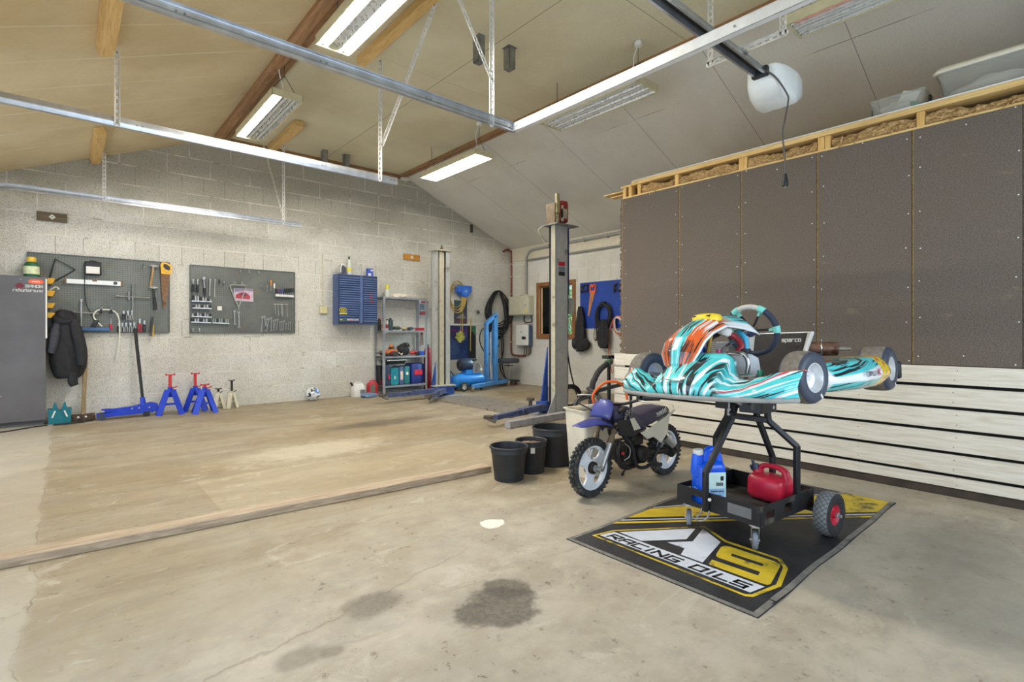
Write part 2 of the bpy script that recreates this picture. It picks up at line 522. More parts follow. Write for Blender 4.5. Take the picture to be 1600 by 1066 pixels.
def floor_mat():
    t = NT('concrete_floor')
    c = t.coord()
    s = t.sep(c)
    x, y = s[0], s[1]
    n1 = t.noise(c, 0.55, 6.0, 0.62, 0.4)
    n2 = t.noise(c, 3.0, 8.0, 0.66)
    n3 = t.noise(c, 42.0, 4.0, 0.7)
    st = t.noise(t.mapping(c, (0.55, 2.6, 1.0), rot=(0, 0, 0.12)), 1.7, 8.0, 0.68, 0.6)
    a = t.mix(t.mr(n1, 0.36, 0.64), lin((160, 149, 127)), lin((147, 129, 98)))
    a = t.mix(t.math('MULTIPLY', t.mr(st, 0.40, 0.66), 0.7), a, lin((130, 115, 90)))
    a = t.mix(t.math('MULTIPLY', t.mr(n2, 0.52, 0.72), 0.5), a, lin((178, 168, 146)))
    # paler, greyer slab in front of the timber sill
    near = t.mr(t.math('ADD', y, t.math('MULTIPLY', t.math('SUBTRACT', n1, 0.5), 2.2)), 3.3, 1.9)
    a = t.mix(t.math('MULTIPLY', near, 0.70), a, t.mix(t.mr(n2, 0.35, 0.7), lin((190, 180, 162)), lin((160, 148, 130))))
    # grime streaks, tyre smears
    gr = t.mr(t.noise(t.mapping(c, (0.8, 1.9, 1.0), rot=(0, 0, -0.5)), 2.4, 9.0, 0.72, 0.8), 0.57, 0.70)
    a = t.mix(t.math('MULTIPLY', gr, 0.42), a, lin((136, 121, 98)))
    a = t.mix(t.math('MULTIPLY', t.mr(n3, 0.60, 0.74), 0.35), a, lin((128, 115, 94)))
    a = t.mix(t.math('MULTIPLY', t.mr(n3, 0.36, 0.28), 0.4), a, lin((214, 206, 190)))
    sp = t.noise(t.mapping(c, (1, 1, 1), (7, 3, 0)), 17.0, 6.0, 0.75)
    a = t.mix(t.math('MULTIPLY', t.mr(sp, 0.58, 0.64), t.mr(n2, 0.42, 0.60, 0.1, 0.75)), a, lin((96, 84, 66)))
    cl = t.noise(t.mapping(c, (0.7, 1.5, 1), (2, 9, 0), (0, 0, 0.3)), 2.2, 9.0, 0.75, 1.0)
    a = t.mix(t.math('MULTIPLY', t.mr(cl, 0.52, 0.62), 0.35), a, lin((150, 142, 130)))
    a = t.mix(t.math('MULTIPLY', t.mr(cl, 0.44, 0.36), 0.35), a, lin((204, 196, 178)))
    w = t.noise(c, 7.0, 7.0, 0.62)
    # paler strip along the garage doors, cracked edge
    edge = t.math('ADD', x, t.math('MULTIPLY', t.math('SUBTRACT', t.noise(c, 2.6, 6.0, 0.6), 0.5), 0.16))
    strip = t.mr(edge, -0.10, -0.15)
    a = t.mix(t.math('MULTIPLY', strip, 0.45), a, lin((186, 178, 160)))
    crack = t.mr(t.math('ABSOLUTE', t.math('ADD', edge, 0.125)), 0.0045, 0.001)
    a = t.mix(t.math('MULTIPLY', t.math('MULTIPLY', crack, t.mr(n2, 0.38, 0.6)), 0.8), a, lin((116, 102, 80)))
    # old cast-in patch behind the sill
    px = t.math('MULTIPLY', t.mr(x, 0.76, 0.80), t.mr(x, 3.32, 3.28))
    py = t.mr(y, 4.80, 4.76)
    patch = t.math('MULTIPLY', t.math('MULTIPLY', px, py), t.mr(y, 3.6, 3.7))
    a = t.mix(t.math('MULTIPLY', patch, 0.16), a, lin((206, 190, 156)))
    lnp = t.math('MAXIMUM', t.math('MULTIPLY', t.line(y, 4.78, 0.012), px), t.math('MULTIPLY', t.line(x, 0.78, 0.012), t.math('MULTIPLY', py, t.mr(y, 3.7, 3.75))))
    a = t.mix(t.math('MULTIPLY', lnp, 0.35), a, lin((140, 120, 88)))
    # second crack running across the front slab
    cr2 = t.math('ADD', t.math('SUBTRACT', y, 2.13), t.math('ADD', t.math('MULTIPLY', t.math('SUBTRACT', x, 0.9), -0.22), t.math('MULTIPLY', t.math('SUBTRACT', t.noise(c, 3.3, 6.0, 0.6), 0.5), 0.22)))
    c2 = t.math('MULTIPLY', t.mr(t.math('ABSOLUTE', cr2), 0.012, 0.002), t.math('MULTIPLY', t.mr(x, 0.2, 0.4), t.mr(x, 1.75, 1.5)))
    a = t.mix(t.math('MULTIPLY', c2, 0.5), a, lin((128, 114, 92)))
    # oil stains, spilt paint and softer patches, each with its own outline
    for cx, cy, rx, ry, col, am, sf in (
            (1.42, 1.73, 0.19, 0.16, (76, 68, 57), 0.92, 0.18), (1.56, 1.84, 0.10, 0.10, (80, 72, 60), 0.85, 0.2),
            (1.02, 2.11, 0.13, 0.09, (104, 94, 78), 0.8, 0.35), (1.20, 2.23, 0.10, 0.06, (150, 136, 112), 0.6, 0.5),
            (0.645, 1.94, 0.085, 0.06, (116, 104, 86), 0.7, 0.4), (0.755, 1.895, 0.04, 0.03, (112, 100, 84), 0.7, 0.4),
            (3.18, 6.25, 0.75, 0.20, (84, 74, 58), 0.85, 0.5), (1.97, 5.26, 0.62, 0.34, (210, 200, 176), 0.55, 0.5),
            (5.6, 5.9, 0.9, 0.5, (214, 208, 196), 0.5, 0.6), (3.75, 0.55, 0.45, 0.3, (132, 124, 110), 0.55, 0.6),
            (3.1, 0.35, 0.5, 0.22, (138, 130, 116), 0.5, 0.6), (5.0, 5.6, 0.6, 0.22, (116, 104, 84), 0.5, 0.6), (0.35, 2.55, 0.4, 0.16, (146, 134, 112), 0.5, 0.6),
            (1.85, 3.95, 0.75, 0.12, (140, 122, 92), 0.45, 0.6)):
        a = t.mix(t.math('MULTIPLY', t.ell(x, y, cx, cy, rx, ry, t.math('ADD', t.math('MULTIPLY', w, 0.65), t.math('MULTIPLY', n2, 0.35)), 2.2, sf), t.mr(n3, 0.3, 0.7, am, am * 0.75)), a, lin(col))
    a = t.mix(t.ell(x, y, 2.02, 2.51, 0.075, 0.075, w, 1.5, 0.08), a, lin((242, 236, 218)))
    h = t.math('ADD', t.math('MULTIPLY', n3, 0.5), t.math('ADD', t.math('MULTIPLY', n2, 0.8), t.math('MULTIPLY', crack, -1.5)))
    rough = t.mr(n2, 0.3, 0.7, 0.50, 0.72)
    return t.bsdf(a, rough, bump=h, bump_s=0.22, bump_d=0.006)

m_back = block_mat('painted_block_back', 0)
m_right = block_mat('painted_block_side', 1)
m_white = M('white_paint', (226, 224, 216), 0.55, var=0.05, scale=6)
m_steel = M('galvanised_steel', (196, 200, 206), 0.34, 0.9, var=0.12, scale=9)
m_steel_d = M('dull_steel', (150, 150, 148), 0.45, 0.8, var=0.2, scale=14)
m_strap = M('perforated_steel', (222, 220, 214), 0.42, 0.35, var=0.1, scale=30)
m_chrome = M('chrome', (222, 224, 228), 0.18, 1.0, var=0.04)
m_black = M('black_plastic', (30, 31, 33), 0.5, var=0.2, scale=20)
m_rubber = M('black_rubber', (38, 38, 39), 0.72, var=0.22, scale=30, bump=0.15)
m_pine = wood('pine_timber', (226, 192, 128), (206, 164, 98), 'Y')
m_pine_x = wood('pine_timber_x', (226, 194, 134), (204, 166, 104), 'X')
m_pine_z = wood('pine_timber_z', (224, 184, 112), (204, 156, 84), 'Z')
m_brown_y = wood('stained_batten', (172, 132, 92), (136, 96, 60), 'Y')
m_brown_x = wood('stained_batten_x', (160, 120, 80), (124, 86, 52), 'X')
m_dark_gap = M('dark_backing', (26, 23, 20), 0.9, var=0.2)

# ------------------------------------------------------------------ shell
b = MB(); b.bb((XL - 0.2, YF - 0.2, -0.12), (XR + 0.2, YB + 0.2, 0.0))
struct(b.build('floor', floor_mat(), None))
b = MB(); b.prism([(XL, 0), (XR, 0), (XR, ZR), (FLAT1, ZF1), (FLAT0, ZF0), (XL, ZL)], (0, YB + 0.2, 0), (1, 0, 0), (0, 0, 1), 0.2)
struct(b.build('wall_back', m_back, None))
WY0, WY1, WZ0, WZ1 = 7.18, 8.34, 1.05, 2.30
b = MB()
b.bb((XR, YF, 0), (XR + 0.2, WY0, ZR)); b.bb((XR, WY1, 0), (XR + 0.2, YB + 0.2, ZR))
b.bb((XR, WY0, 0), (XR + 0.2, WY1, WZ0)); b.bb((XR, WY0, WZ1), (XR + 0.2, WY1, ZR))
struct(b.build('wall_right', m_right, None))
# left wall with the two garage door openings, front wall with a wide window behind the camera
b = MB()
for y0, y1, z0, z1 in ((YF, 0.1, 0, ZL), (0.1, 3.3, 2.62, ZL), (3.3, 5.55, 0, ZL), (5.55, 8.7, 2.62, ZL), (8.7, YB + 0.2, 0, ZL)):
    b.bb((XL - 0.2, y0, z0), (XL, y1, z1))
struct(b.build('wall_left', block_mat('painted_block_left', 1), None))
b = MB()
b.prism([(XL, 0), (XR, 0), (XR, 0.9), (XL, 0.9)], (0, YF, 0), (1, 0, 0), (0, 0, 1), 0.2)
b.prism([(XL, 2.5), (XR, 2.5), (XR, ZR), (FLAT1, ZF1), (FLAT0, ZF0), (XL, ZL)], (0, YF, 0), (1, 0, 0), (0, 0, 1), 0.2)
b.bb((XL, YF - 0.2, 0.9), (0.2, YF, 2.5)); b.bb((4.2, YF - 0.2, 0.9), (XR, YF, 2.5))
struct(b.build('wall_front', block_mat('painted_block_front', 0), None))
def slab(name, x0, z0, x1, z1, mat):
    b = MB(); b.prism([(x0, z0), (x1, z1), (x1, z1 + 0.12), (x0, z0 + 0.12)], (0, YB + 0.2, 0), (1, 0, 0), (0, 0, 1), YB + 0.4 - YF)
    return struct(b.build(name, mat, None))
slab('ceiling', XL - 0.2, ZL - 0.083, FLAT0, ZF0, ceil_mat('fibreboard_left', (222, 205, 166), (204, 184, 142), 'left'))
slab('ceiling', FLAT0, ZF0, FLAT1, ZF1, ceil_mat('painted_board_flat', (222, 214, 184), (208, 198, 166), 'flat'))
slab('ceiling', FLAT1, ZF1, XR + 0.2, ZR - 0.084, ceil_mat('painted_board_right', (226, 223, 212), (214, 210, 198), 'right'))

# battens along the ceiling breaks
def trim(i, mat, *boxes, bevel=0.004):
    b = MB()
    for a in boxes:
        if len(a) == 2: b.bb(*a)
        else: b.box(*a)
    return struct(b.build('trim_%d' % i, mat, None, bevel=bevel))
trim(1, m_brown_y, ((1.73, YF, 4.16), (1.85, 9.05, 4.30)), bevel=0.03)
trim(2, m_brown_y, ((1.85, YF, 4.26), (1.97, YB, 4.33)))
trim(3, m_brown_y, ((5.04, YF, 4.31), (5.10, YB, 4.36)))
trim(4, m_brown_y, ((5.115, YF, 4.30), (5.17, YB, 4.355)))
trim(5, m_brown_x, ((1.97, YB - 0.03, 4.27), (5.05, YB, 4.335)))
trim(6, m_white, ((5.07, YB - 0.10, 4.25), (5.22, YB, 4.30)))
trim(7, M('eaves_board', (206, 198, 176), 0.6, var=0.06), ((XR - 0.02, 3.0, 2.86), (XR, YB, 3.16)))

# ------------------------------------------------------------------ partition on the right
def panel_mat():
    t = NT('felted_wallboard')
    c = t.coord()
    s = t.sep(c)
    y, z = s[1], s[2]
    f = t.noise(t.mapping(c, (1, 6, 9)), 16.0, 5.0, 0.7)
    g = t.noise(c, 1.2, 5.0, 0.6)
    a = t.mix(t.mr(f, 0.32, 0.72), lin((112, 101, 90)), lin((78, 69, 61)))
    a = t.mix(t.math('MULTIPLY', t.mr(g, 0.4, 0.65), 0.4), a, lin((98, 86, 72)))
    scuff = t.mr(t.noise(t.mapping(c, (1, 1.0, 2.4), rot=(0.5, 0, 0)), 3.2, 8.0, 0.75), 0.60, 0.72)
    a = t.mix(t.math('MULTIPLY', scuff, 0.45), a, lin((142, 124, 96)))
    fl = t.mr(t.noise(c, 120.0, 2.0), 0.70, 0.76)
    a = t.mix(t.math('MULTIPLY', fl, 0.5), a, lin((160, 150, 136)))
    return t.bsdf(a, 0.82, bump=f, bump_s=0.12, bump_d=0.003)
m_panel = panel_mat()
m_fuzz = M('fibre_edge', (150, 120, 62), 0.95, var=0.4, scale=60)
m_screw = M('screw_head', (232, 230, 224), 0.4, 0.2, var=0.05)
PY0, PY1 = -1.0, 3.66
b = MB(); b.bb((XP + 0.022, PY0, 0.06), (XP + 0.15, PY1 - 0.02, 2.74)); b.bb((XP + 0.012, PY0, 0.0), (XP + 0.13, PY1, 0.07))
struct(b.build('wall_partition', m_dark_gap, None))
seams = [PY0, -0.30, 0.35, 0.953, 1.612, 2.27, 2.93, PY1]
random.seed(4)
wp = None
for i in range(len(seams) - 1):
    y0, y1 = seams[i], seams[i + 1]
    b = MB()
    b.m(0).bb((XP, y0 + 0.004, 0.955), (XP + 0.022, y1 - 0.004, 2.742))
    if i == len(seams) - 2:
        b.bb((XP, PY1 - 0.006, 0.955), (XP + 0.16, PY1 + 0.016, 2.742))
        for k in range(26):     # torn paper along the free edge
            zz = 0.98 + k * 0.066 + random.uniform(-0.02, 0.02)
            b.box((XP + 0.004, PY1 + 0.02, zz), (0.006, random.uniform(0.01, 0.045), random.uniform(0.02, 0.06)), (random.uniform(-.5, .5), 0, random.uniform(-.4, .4)))
    b.m(1)
    b.bb((XP - 0.0012, y1 - 0.007, 0.957), (XP + 0.01, y1 - 0.001, 2.74))
    b.m(2)
    for yy in (y0 + 0.03, (y0 + y1) / 2, y1 - 0.045):
        for k in range(7):
            if yy == (y0 + y1) / 2 and k not in (0, 6): continue
            jy, jz = yy + random.uniform(-.01, .01), 1.0 + k * 0.284 + random.uniform(-.03, .03)
            b.cyl((XP - 0.002, jy, jz), (XP + 0.002, jy, jz), 0.0045, n=8)
    o = struct(b.build('wall_partition', [m_panel, m_fuzz, m_screw], None))
def clad_mat():
    t = NT('whitewashed_board')
    c = t.coord()
    g = t.noise(t.mapping(c, (4, 0.5, 8)), 7.0, 6.0, 0.6, 0.8)
    k = t.vor(t.mapping(c, (1, 1.3, 3.0)), 1.5)
    a = t.mix(t.mr(g, 0.35, 0.7), lin((226, 219, 204)), lin((206, 196, 176)))
    a = t.mix(t.math('MULTIPLY', t.mr(k, 0.16, 0.04), 0.5), a, lin((186, 158, 118)))
    d = t.mr(t.noise(c, 26.0, 4.0, 0.7), 0.68, 0.76)
    a = t.mix(t.math('MULTIPLY', d, 0.45), a, lin((150, 136, 112)))
    sp = t.mr(t.noise(c, 5.0, 6.0, 0.7), 0.64, 0.74)
    a = t.mix(t.math('MULTIPLY', sp, 0.35), a, lin((176, 160, 132)))
    return t.bsdf(a, 0.55, bump=g, bump_s=0.10, bump_d=0.002)
m_clad = clad_mat()
gaps = [0.055, 0.155, 0.318, 0.482, 0.646, 0.806, 0.962]
for i in range(6):
    b = MB(); b.m(0).bb((XP - 0.022, PY0, gaps[i] + 0.012), (XP + 0.004, PY1 + 0.10, gaps[i + 1] - 0.012))
    b.m(1)
    for yy in (0.7, 1.3, 1.95, 2.6, 3.25, 3.6):
        for dz in (0.045, 0.115):
            jy, jz = yy + random.uniform(-.012, .012), gaps[i] + dz * (1 if i else 0.75)
            b.cyl((XP - 0.0232, jy, jz), (XP - 0.02, jy, jz), 0.0035, n=8)
    struct(b.build('trim_%d' % (10 + i), [m_clad, m_black], None, bevel=0.002))
# bottom rail, top framing
trim(16, M('grimy_sole_plate', (62, 52, 42), 0.8, var=0.3, scale=8), ((XP - 0.012, PY0, 0.0), (XP + 0.02, PY1 + 0.05, 0.062)))
trim(17, m_pine, ((XP + 0.005, PY0, 2.742), (XP + 0.15, PY1, 2.762)))
trim(18, m_pine, ((XP + 0.005, PY0, 2.875), (XP + 0.15, PY1 - 0.12, 2.918)))
trim(19, m_pine, ((XP + 0.0, PY1 - 0.12, 2.868), (XP + 0.15, PY1 + 0.02, 2.890)))
for i, (yy, w) in enumerate(((3.64, 0.04), (3.56, 0.042), (3.44, 0.042), (2.965, 0.045), (2.275, 0.045), (2.235, 0.03), (1.585, 0.05), (1.535, 0.045), (0.905, 0.05), (0.25, 0.05), (-0.4, 0.05))):
    trim(20 + i, m_pine_z, ((XP + 0.012, yy - w / 2, 2.762), (XP + 0.10, yy + w / 2, 2.872)), bevel=0.002)
trim(35, m_white, ((XP - 0.004, PY0, 2.918), (XP + 0.15, PY1 - 0.14, 2.928)))
trim(32, m_pine, ((XP + 0.03, PY1 + 0.0, 2.838), (XP + 0.13, PY1 + 0.30, 2.852)))
trim(33, m_pine, ((XP + 0.06, PY1 + 0.0, 2.806), (XP + 0.15, PY1 + 0.22, 2.82)))
# loft decking behind the partition and the room behind it
trim(34, m_pine, ((XP + 0.15, PY0, 2.89), (XR - 0.02, PY1 - 0.02, 2.929)))
b = MB(); b.bb((XP + 0.15, PY1 - 0.06, 0), (XR, PY1 - 0.02, 2.89))
struct(b.build('wall_partition', m_panel, None))
# mineral wool stuffed between the studs
def wool_mat():
    t = NT('mineral_wool')
    c = t.coord()
    n1 = t.noise(t.mapping(c, (2, 3, 9), rot=(0.4, 0, 0)), 8.0, 8.0, 0.72, 1.5)
    n2 = t.noise(c, 60.0, 4.0, 0.7)
    a = t.mix(t.mr(n1, 0.34, 0.66), lin((222, 186, 126)), lin((140, 96, 46)))  # crevice shade painted into the wool by noise
    a = t.mix(t.math('MULTIPLY', t.mr(n2, 0.5, 0.7), 0.4), a, lin((240, 220, 176)))
    return t.bsdf(a, 0.95, bump=n1, bump_s=0.6, bump_d=0.02)
m_wool = wool_mat()
bays = [(3.40, 3.0), (2.935, 2.30), (2.215, 1.615), (1.505, 0.935), (0.875, 0.285), (0.22, -0.36)]
wl = ['gap nearest the torn end of the partition', 'second gap from the torn end of the partition', 'third gap, behind the hanging plug cord', 'fourth gap, with a dangling strand', 'fifth gap, under the small clear box', 'last gap at the right edge']
from mathutils import noise as mnoise
for i, (ya, yb) in enumerate(bays):
    b = MB()
    nx = 70; nz = 14
    rings = []
    for j in range(nx + 1):
        yy = ya + (yb - ya) * j / nx
        top = 2.842 + 0.045 * mnoise.noise((yy * 5.0, 3.1 * i, 0)) + 0.012 * mnoise.noise((yy * 22, 1.0, 0))
        top = min(top, 2.872)
        ring = []
        for k in range(nz + 1):
            zz = 2.763 + (top - 2.763) * k / nz
            e = 0.02 * math.sin(PI * k / nz)
            xx = XP + 0.035 - e + 0.030 * mnoise.noise((yy * 20, zz * 42, i)) + 0.018 * mnoise.noise((yy * 50, zz * 80, i + 5))
            ring.append((xx, yy, zz + 0.004 * mnoise.noise((yy * 40, zz * 50, 3))))
        ring += [(XP + 0.14, yy, top), (XP + 0.14, yy, 2.763)]
        rings.append(ring)
    b.loft(rings)
    rs = random.Random(i)
    for k in range(5):      # loose strands
        yy = ya + (yb - ya) * rs.uniform(0.1, 0.9); zz = rs.uniform(2.77, 2.82)
        b.tube([(XP + 0.012, yy, zz), (XP + 0.004, yy + rs.uniform(-.03, .03), zz - rs.uniform(0, .02)), (XP + 0.006, yy + rs.uniform(-.06, .06), zz - rs.uniform(0.0, .05))], 0.005, n=6)
    if i == 3:
        b.tube([(XP + 0.0, 1.42, 2.83), (XP - 0.012, 1.425, 2.79), (XP - 0.014, 1.44, 2.74)], 0.008, n=7)
    tag(b.build('insulation', m_wool, None, angle=60), 'tan mineral wool stuffed between wall studs, ' + wl[i], 'insulation', 'mineral wool above the partition')

# ------------------------------------------------------------------ window, garden outside
m_frame = wood('window_wood', (150, 102, 54), (120, 78, 38), 'Z', rough=0.45)
win = struct(thing('window_1', None, None, (XR, (WY0 + WY1) / 2, WZ0)))
b = MB(win)
t_ = 0.085
b.bb((XR - 0.03, WY0, WZ0), (XR + 0.10, WY0 + t_, WZ1)); b.bb((XR - 0.03, WY1 - t_, WZ0), (XR + 0.10, WY1, WZ1))
b.bb((XR - 0.03, WY0 + t_, WZ0), (XR + 0.10, WY1 - t_, WZ0 + t_)); b.bb((XR - 0.03, WY0 + t_, WZ1 - t_), (XR + 0.10, WY1 - t_, WZ1))
b.build('window_frame', m_frame, bevel=0.004)
b = MB(win)
s_ = 0.022
for y0, y1 in ((WY0 + t_, 7.70), (7.70, WY1 - t_)):
    b.bb((XR + 0.03, y0, WZ0 + t_), (XR + 0.07, y0 + s_, WZ1 - t_)); b.bb((XR + 0.03, y1 - s_, WZ0 + t_), (XR + 0.07, y1, WZ1 - t_))
    b.bb((XR + 0.03, y0, WZ0 + t_), (XR + 0.07, y1, WZ0 + t_ + s_)); b.bb((XR + 0.03, y0, WZ1 - t_ - s_), (XR + 0.07, y1, WZ1 - t_))
b.build('window_sash', m_frame, bevel=0.003)
def glass(name='clear_glass', rgb=(235, 245, 242), rough=0.02):
    if name in _MC: return _MC[name]
    t = NT(name)
    b1 = t.n('ShaderNodeBsdfTransparent', {'Color': lin(rgb)})
    b2 = t.n('ShaderNodeBsdfGlossy', {'Roughness': rough})
    fr = t.n('ShaderNodeFresnel', {'IOR': 1.45})
    mx = t.n('ShaderNodeMixShader', {0: fr.outputs[0], 1: b1.outputs[0], 2: b2.outputs[0]})
    t.t.links.new(mx.outputs[0], t.out.inputs[0])
    _MC[name] = t.m
    return t.m
b = MB(win); b.bb((XR + 0.045, WY0 + t_, WZ0 + t_), (XR + 0.05, WY1 - t_, WZ1 - t_)); b.build('window_pane', glass())
b = MB(); b.bb((XR + 0.2, 2.0, -0.10), (XR + 14, 22, -0.02))
struct(b.build('ground', M('lawn', (96, 122, 62), 0.9, var=0.3, scale=6), None))
m_leaf = M('shrub_leaf', (88, 138, 62), 0.5, var=0.45, scale=4)
m_leaf2 = M('pale_leaf', (146, 178, 110), 0.5, var=0.4, scale=4)
random.seed(11)
for i, (cx, cy, h, mt, lb) in enumerate(((10.6, 9.3, 2.0, m_leaf, 'dense green garden shrub outside the window'), (12.6, 11.2, 3.6, m_leaf2, 'tall pale green bush farther out behind the window'))):
    sh = thing('garden_shrub', lb, 'shrub', (cx, cy, -0.02))
    b = MB(sh)
    for k in range(900):
        a, e, r = random.uniform(0, 2 * PI), random.uniform(0, h), random.uniform(0.3, 1) ** 0.5
        rr = 1.0 * r * (0.6 + 0.4 * math.sin(PI * min(1, e / h)))
        c = V(cx + rr * math.cos(a), cy + rr * math.sin(a), e)
        q = Euler((random.uniform(0, 6), random.uniform(0, 6), random.uniform(0, 6))).to_matrix()
        l = random.uniform(0.06, 0.13)
        pts = [c + q @ V(-l, 0, 0), c + q @ V(0, l * 0.4, 0.02), c + q @ V(l, 0, 0), c + q @ V(0, -l * 0.4, 0.02)]
        b.add(pts, [(0, 1, 2, 3)])
    b.build('foliage', mt, smooth=False)
    b = MB(sh)
    for k in range(5):
        b.cyl((cx, cy, -0.02), (cx + random.uniform(-.5, .5), cy + random.uniform(-.5, .5), h * 0.8), 0.04, 0.012, n=7)
    b.build('stem', m_brown_y)

# ------------------------------------------------------------------ light
wd = bpy.data.worlds.new('daylight'); S.world = wd; wd.use_nodes = True
bg = wd.node_tree.nodes['Background']
bg.inputs[0].default_value = (0.86, 0.93, 1.0, 1)
bg.inputs[1].default_value = 1.3
def area(name, loc, rot, sx, sy, power, col):
    l = bpy.data.lights.new(name, 'AREA'); l.shape = 'RECTANGLE'; l.size, l.size_y = sx, sy
    l.energy, l.color = power, col
    o = bpy.data.objects.new(name, l); COL.objects.link(o); o.location, o.rotation_euler = loc, rot
    return o
area('daylight_door_near', (XL - 0.1, 1.7, 1.31), (0, -PI / 2, 0), 2.5, 3.1, 50, (0.52, 0.73, 1.0))
area('fill_door_far', (XL - 0.1, 7.1, 1.31), (0, -PI / 2, 0), 2.5, 3.0, 25, (0.80, 0.89, 1.0))  # fill light added at the far door opening to brighten the back
sl_ = bpy.data.lights.new('daylight_window_side', 'SUN'); sl_.energy, sl_.angle, sl_.color = 16.0, math.radians(35), (0.80, 0.90, 1.0)
so = bpy.data.objects.new('daylight_window_side', sl_); COL.objects.link(so)
so.rotation_euler = Vector((-0.85, 0.30, -0.45)).to_track_quat('-Z', 'Y').to_euler()
area('daylight_front_window', (2.2, YF - 0.1, 1.7), (PI / 2, 0, 0), 3.9, 1.5, 105, (0.60, 0.78, 1.0))
# ------------------------------------------------------------------ ceiling fittings
m_shade = M('fixture_enamel', (208, 198, 162), 0.45, var=0.08, scale=12)
m_refl = M('fixture_reflector', (236, 236, 232), 0.28, 0.55, var=0.05)
m_tube_off = M('unlit_tube', (206, 204, 196), 0.25, var=0.05)
m_tube_on = emis('lit_tube', (255, 250, 241), TUBE)
m_tube_tint = M('painted_reflection_tube', (236, 176, 152), .25, var=.05)  # reddish reflection painted as the unlit tube's own colour
m_chain = M('chain_steel', (110, 106, 98), 0.5, 0.7)
def fixture(x0, x1, y0, y1, tubes, label, z=3.80, w=None):
    f = thing('fluorescent_light', label, 'ceiling light', ((x0 + x1) / 2, (y0 + y1) / 2, z), group='fluorescent lights hung from the ceiling')
    xm, h = (x0 + x1) / 2, 0.085
    b = MB(f)
    b.bb((x0, y0, z), (x0 + 0.008, y1, z + h)); b.bb((x1 - 0.008, y0, z), (x1, y1, z + h))
    b.bb((x0, y0, z), (x1, y0 + 0.012, z + h)); b.bb((x0, y1 - 0.012, z), (x1, y1, z + h))
    b.bb((x0, y0, z + h - 0.006), (x1, y1, z + h))
    b.build('housing', m_shade, bevel=0.002)
    b = MB(f)
    n = len(tubes)
    cw = (x1 - x0 - 0.03) / n
    for i in range(n):
        c = x0 + 0.015 + cw * (i + 0.5)
        prof = [(-cw / 2 + 0.003, 0.012), (-cw * 0.36, 0.052), (0, 0.072), (cw * 0.36, 0.052), (cw / 2 - 0.003, 0.012), (cw / 2, 0.012), (cw * 0.36, 0.056), (0, 0.076), (-cw * 0.36, 0.056), (-cw / 2, 0.012)]
        b.prism([(c + p[0], z + p[1]) for p in prof], (0, y1 - 0.02, 0), (1, 0, 0), (0, 0, 1), y1 - y0 - 0.04)
    b.build('reflector', m_refl)
    for i, k in enumerate(tubes):
        c = x0 + 0.015 + cw * (i + 0.5)
        if k == 'none':
            continue
        b = MB(f); b.cyl((c, y0 + 0.045, z + 0.032), (c, y1 - 0.045, z + 0.032), 0.0165, n=12)
        o = b.build('tube', {'on': m_tube_on, 'off': m_tube_off, 'dim': m_tube_tint}[k], label={'on': 'glowing white tube', 'off': 'unlit tube', 'dim': 'unlit tube with painted reddish reflection'}[k])
        for yy in (y0 + 0.03, y1 - 0.03):
            b = MB(f); b.box((c, yy, z + 0.038), (0.024, 0.03, 0.05)); b.build('lamp_holder', m_white, bevel=0.003)
    for yy in (y0 + 0.12, y1 - 0.12):
        b = MB(f)
        for xx in (x0 + 0.02, x1 - 0.02):
            b.cyl((xx, yy, z + h), (xm, yy, z + 0.30 if z + .30 < 4.2 else 4.2), 0.004, n=6)
        b.cyl((xm, yy, z + 0.28), (xm, yy, 4.335), 0.004, n=6)
        b.build('chain', m_chain)
    b = MB(f); b.cyl((xm, y0 + 0.12, 4.285), (xm, y0 + 0.12, 4.335), 0.04, n=14); b.tube([(xm, y0 + 0.12, 4.29), (xm - .05, y0 + 0.14, 4.15), (xm + .02, y0 + .2, 3.95), (xm, y0 + .25, z + h)], 0.006, n=6)
    b.build('ceiling_rose', m_white)
    return f
fixture(1.70, 2.02, 3.10, 4.67, ['on', 'none', 'on'], 'lit double tube ceiling light, nearest, beside the long pine board')
fixture(1.70, 2.03, 5.95, 7.55, ['on', 'off', 'off'], 'half lit ceiling light on the left batten, above the far garage door rail')
fixture(4.51, 4.83, 6.00, 7.56, ['on'], 'lit single strip ceiling light, farthest along the right batten')
fixture(4.47, 4.86, 3.17, 4.62, ['off', 'off', 'off'], 'unlit ceiling light on the right batten, beside the bright cross rail')
fixture(4.60, 4.92, 0.20, 1.76, ['dim', 'off', 'off'], 'unlit ceiling light with painted reddish reflection, near the door opener motor')

# pine boards screwed to the ceiling as hanger points
def board(c, s, label, rot=None, mat=None):
    b = MB(); b.box((0, 0, 0), s)
    o = b.build('mounting_board', mat or m_pine, None, bevel=0.004)
    o.location = c
    if rot: o.rotation_euler = rot
    return tag(o, label, 'board', 'pine boards on the ceiling')
board((2.53, 4.58, 4.275), (0.10, 1.90, 0.085), 'long pine board on the flat ceiling beside the nearest lit light')
board((2.60, 8.46, 4.275), (0.13, 1.38, 0.085), 'pine board on the ceiling beside the half lit light')
sl = math.atan(0.4136)
def on_left(x, drop): return ZL + (x - XL) * 0.4136 - drop
board((0.25, 4.78, on_left(0.25, 0.052)), (0.105, 1.46, 0.09), 'pine block on the sloping ceiling at the top left, cut off by the photo edge', (0, -sl, 0))
board((0.31, 8.52, on_left(0.31, 0.052)), (0.10, 1.43, 0.09), 'pine block on the sloping ceiling low by the back wall', (0, -sl, 0))

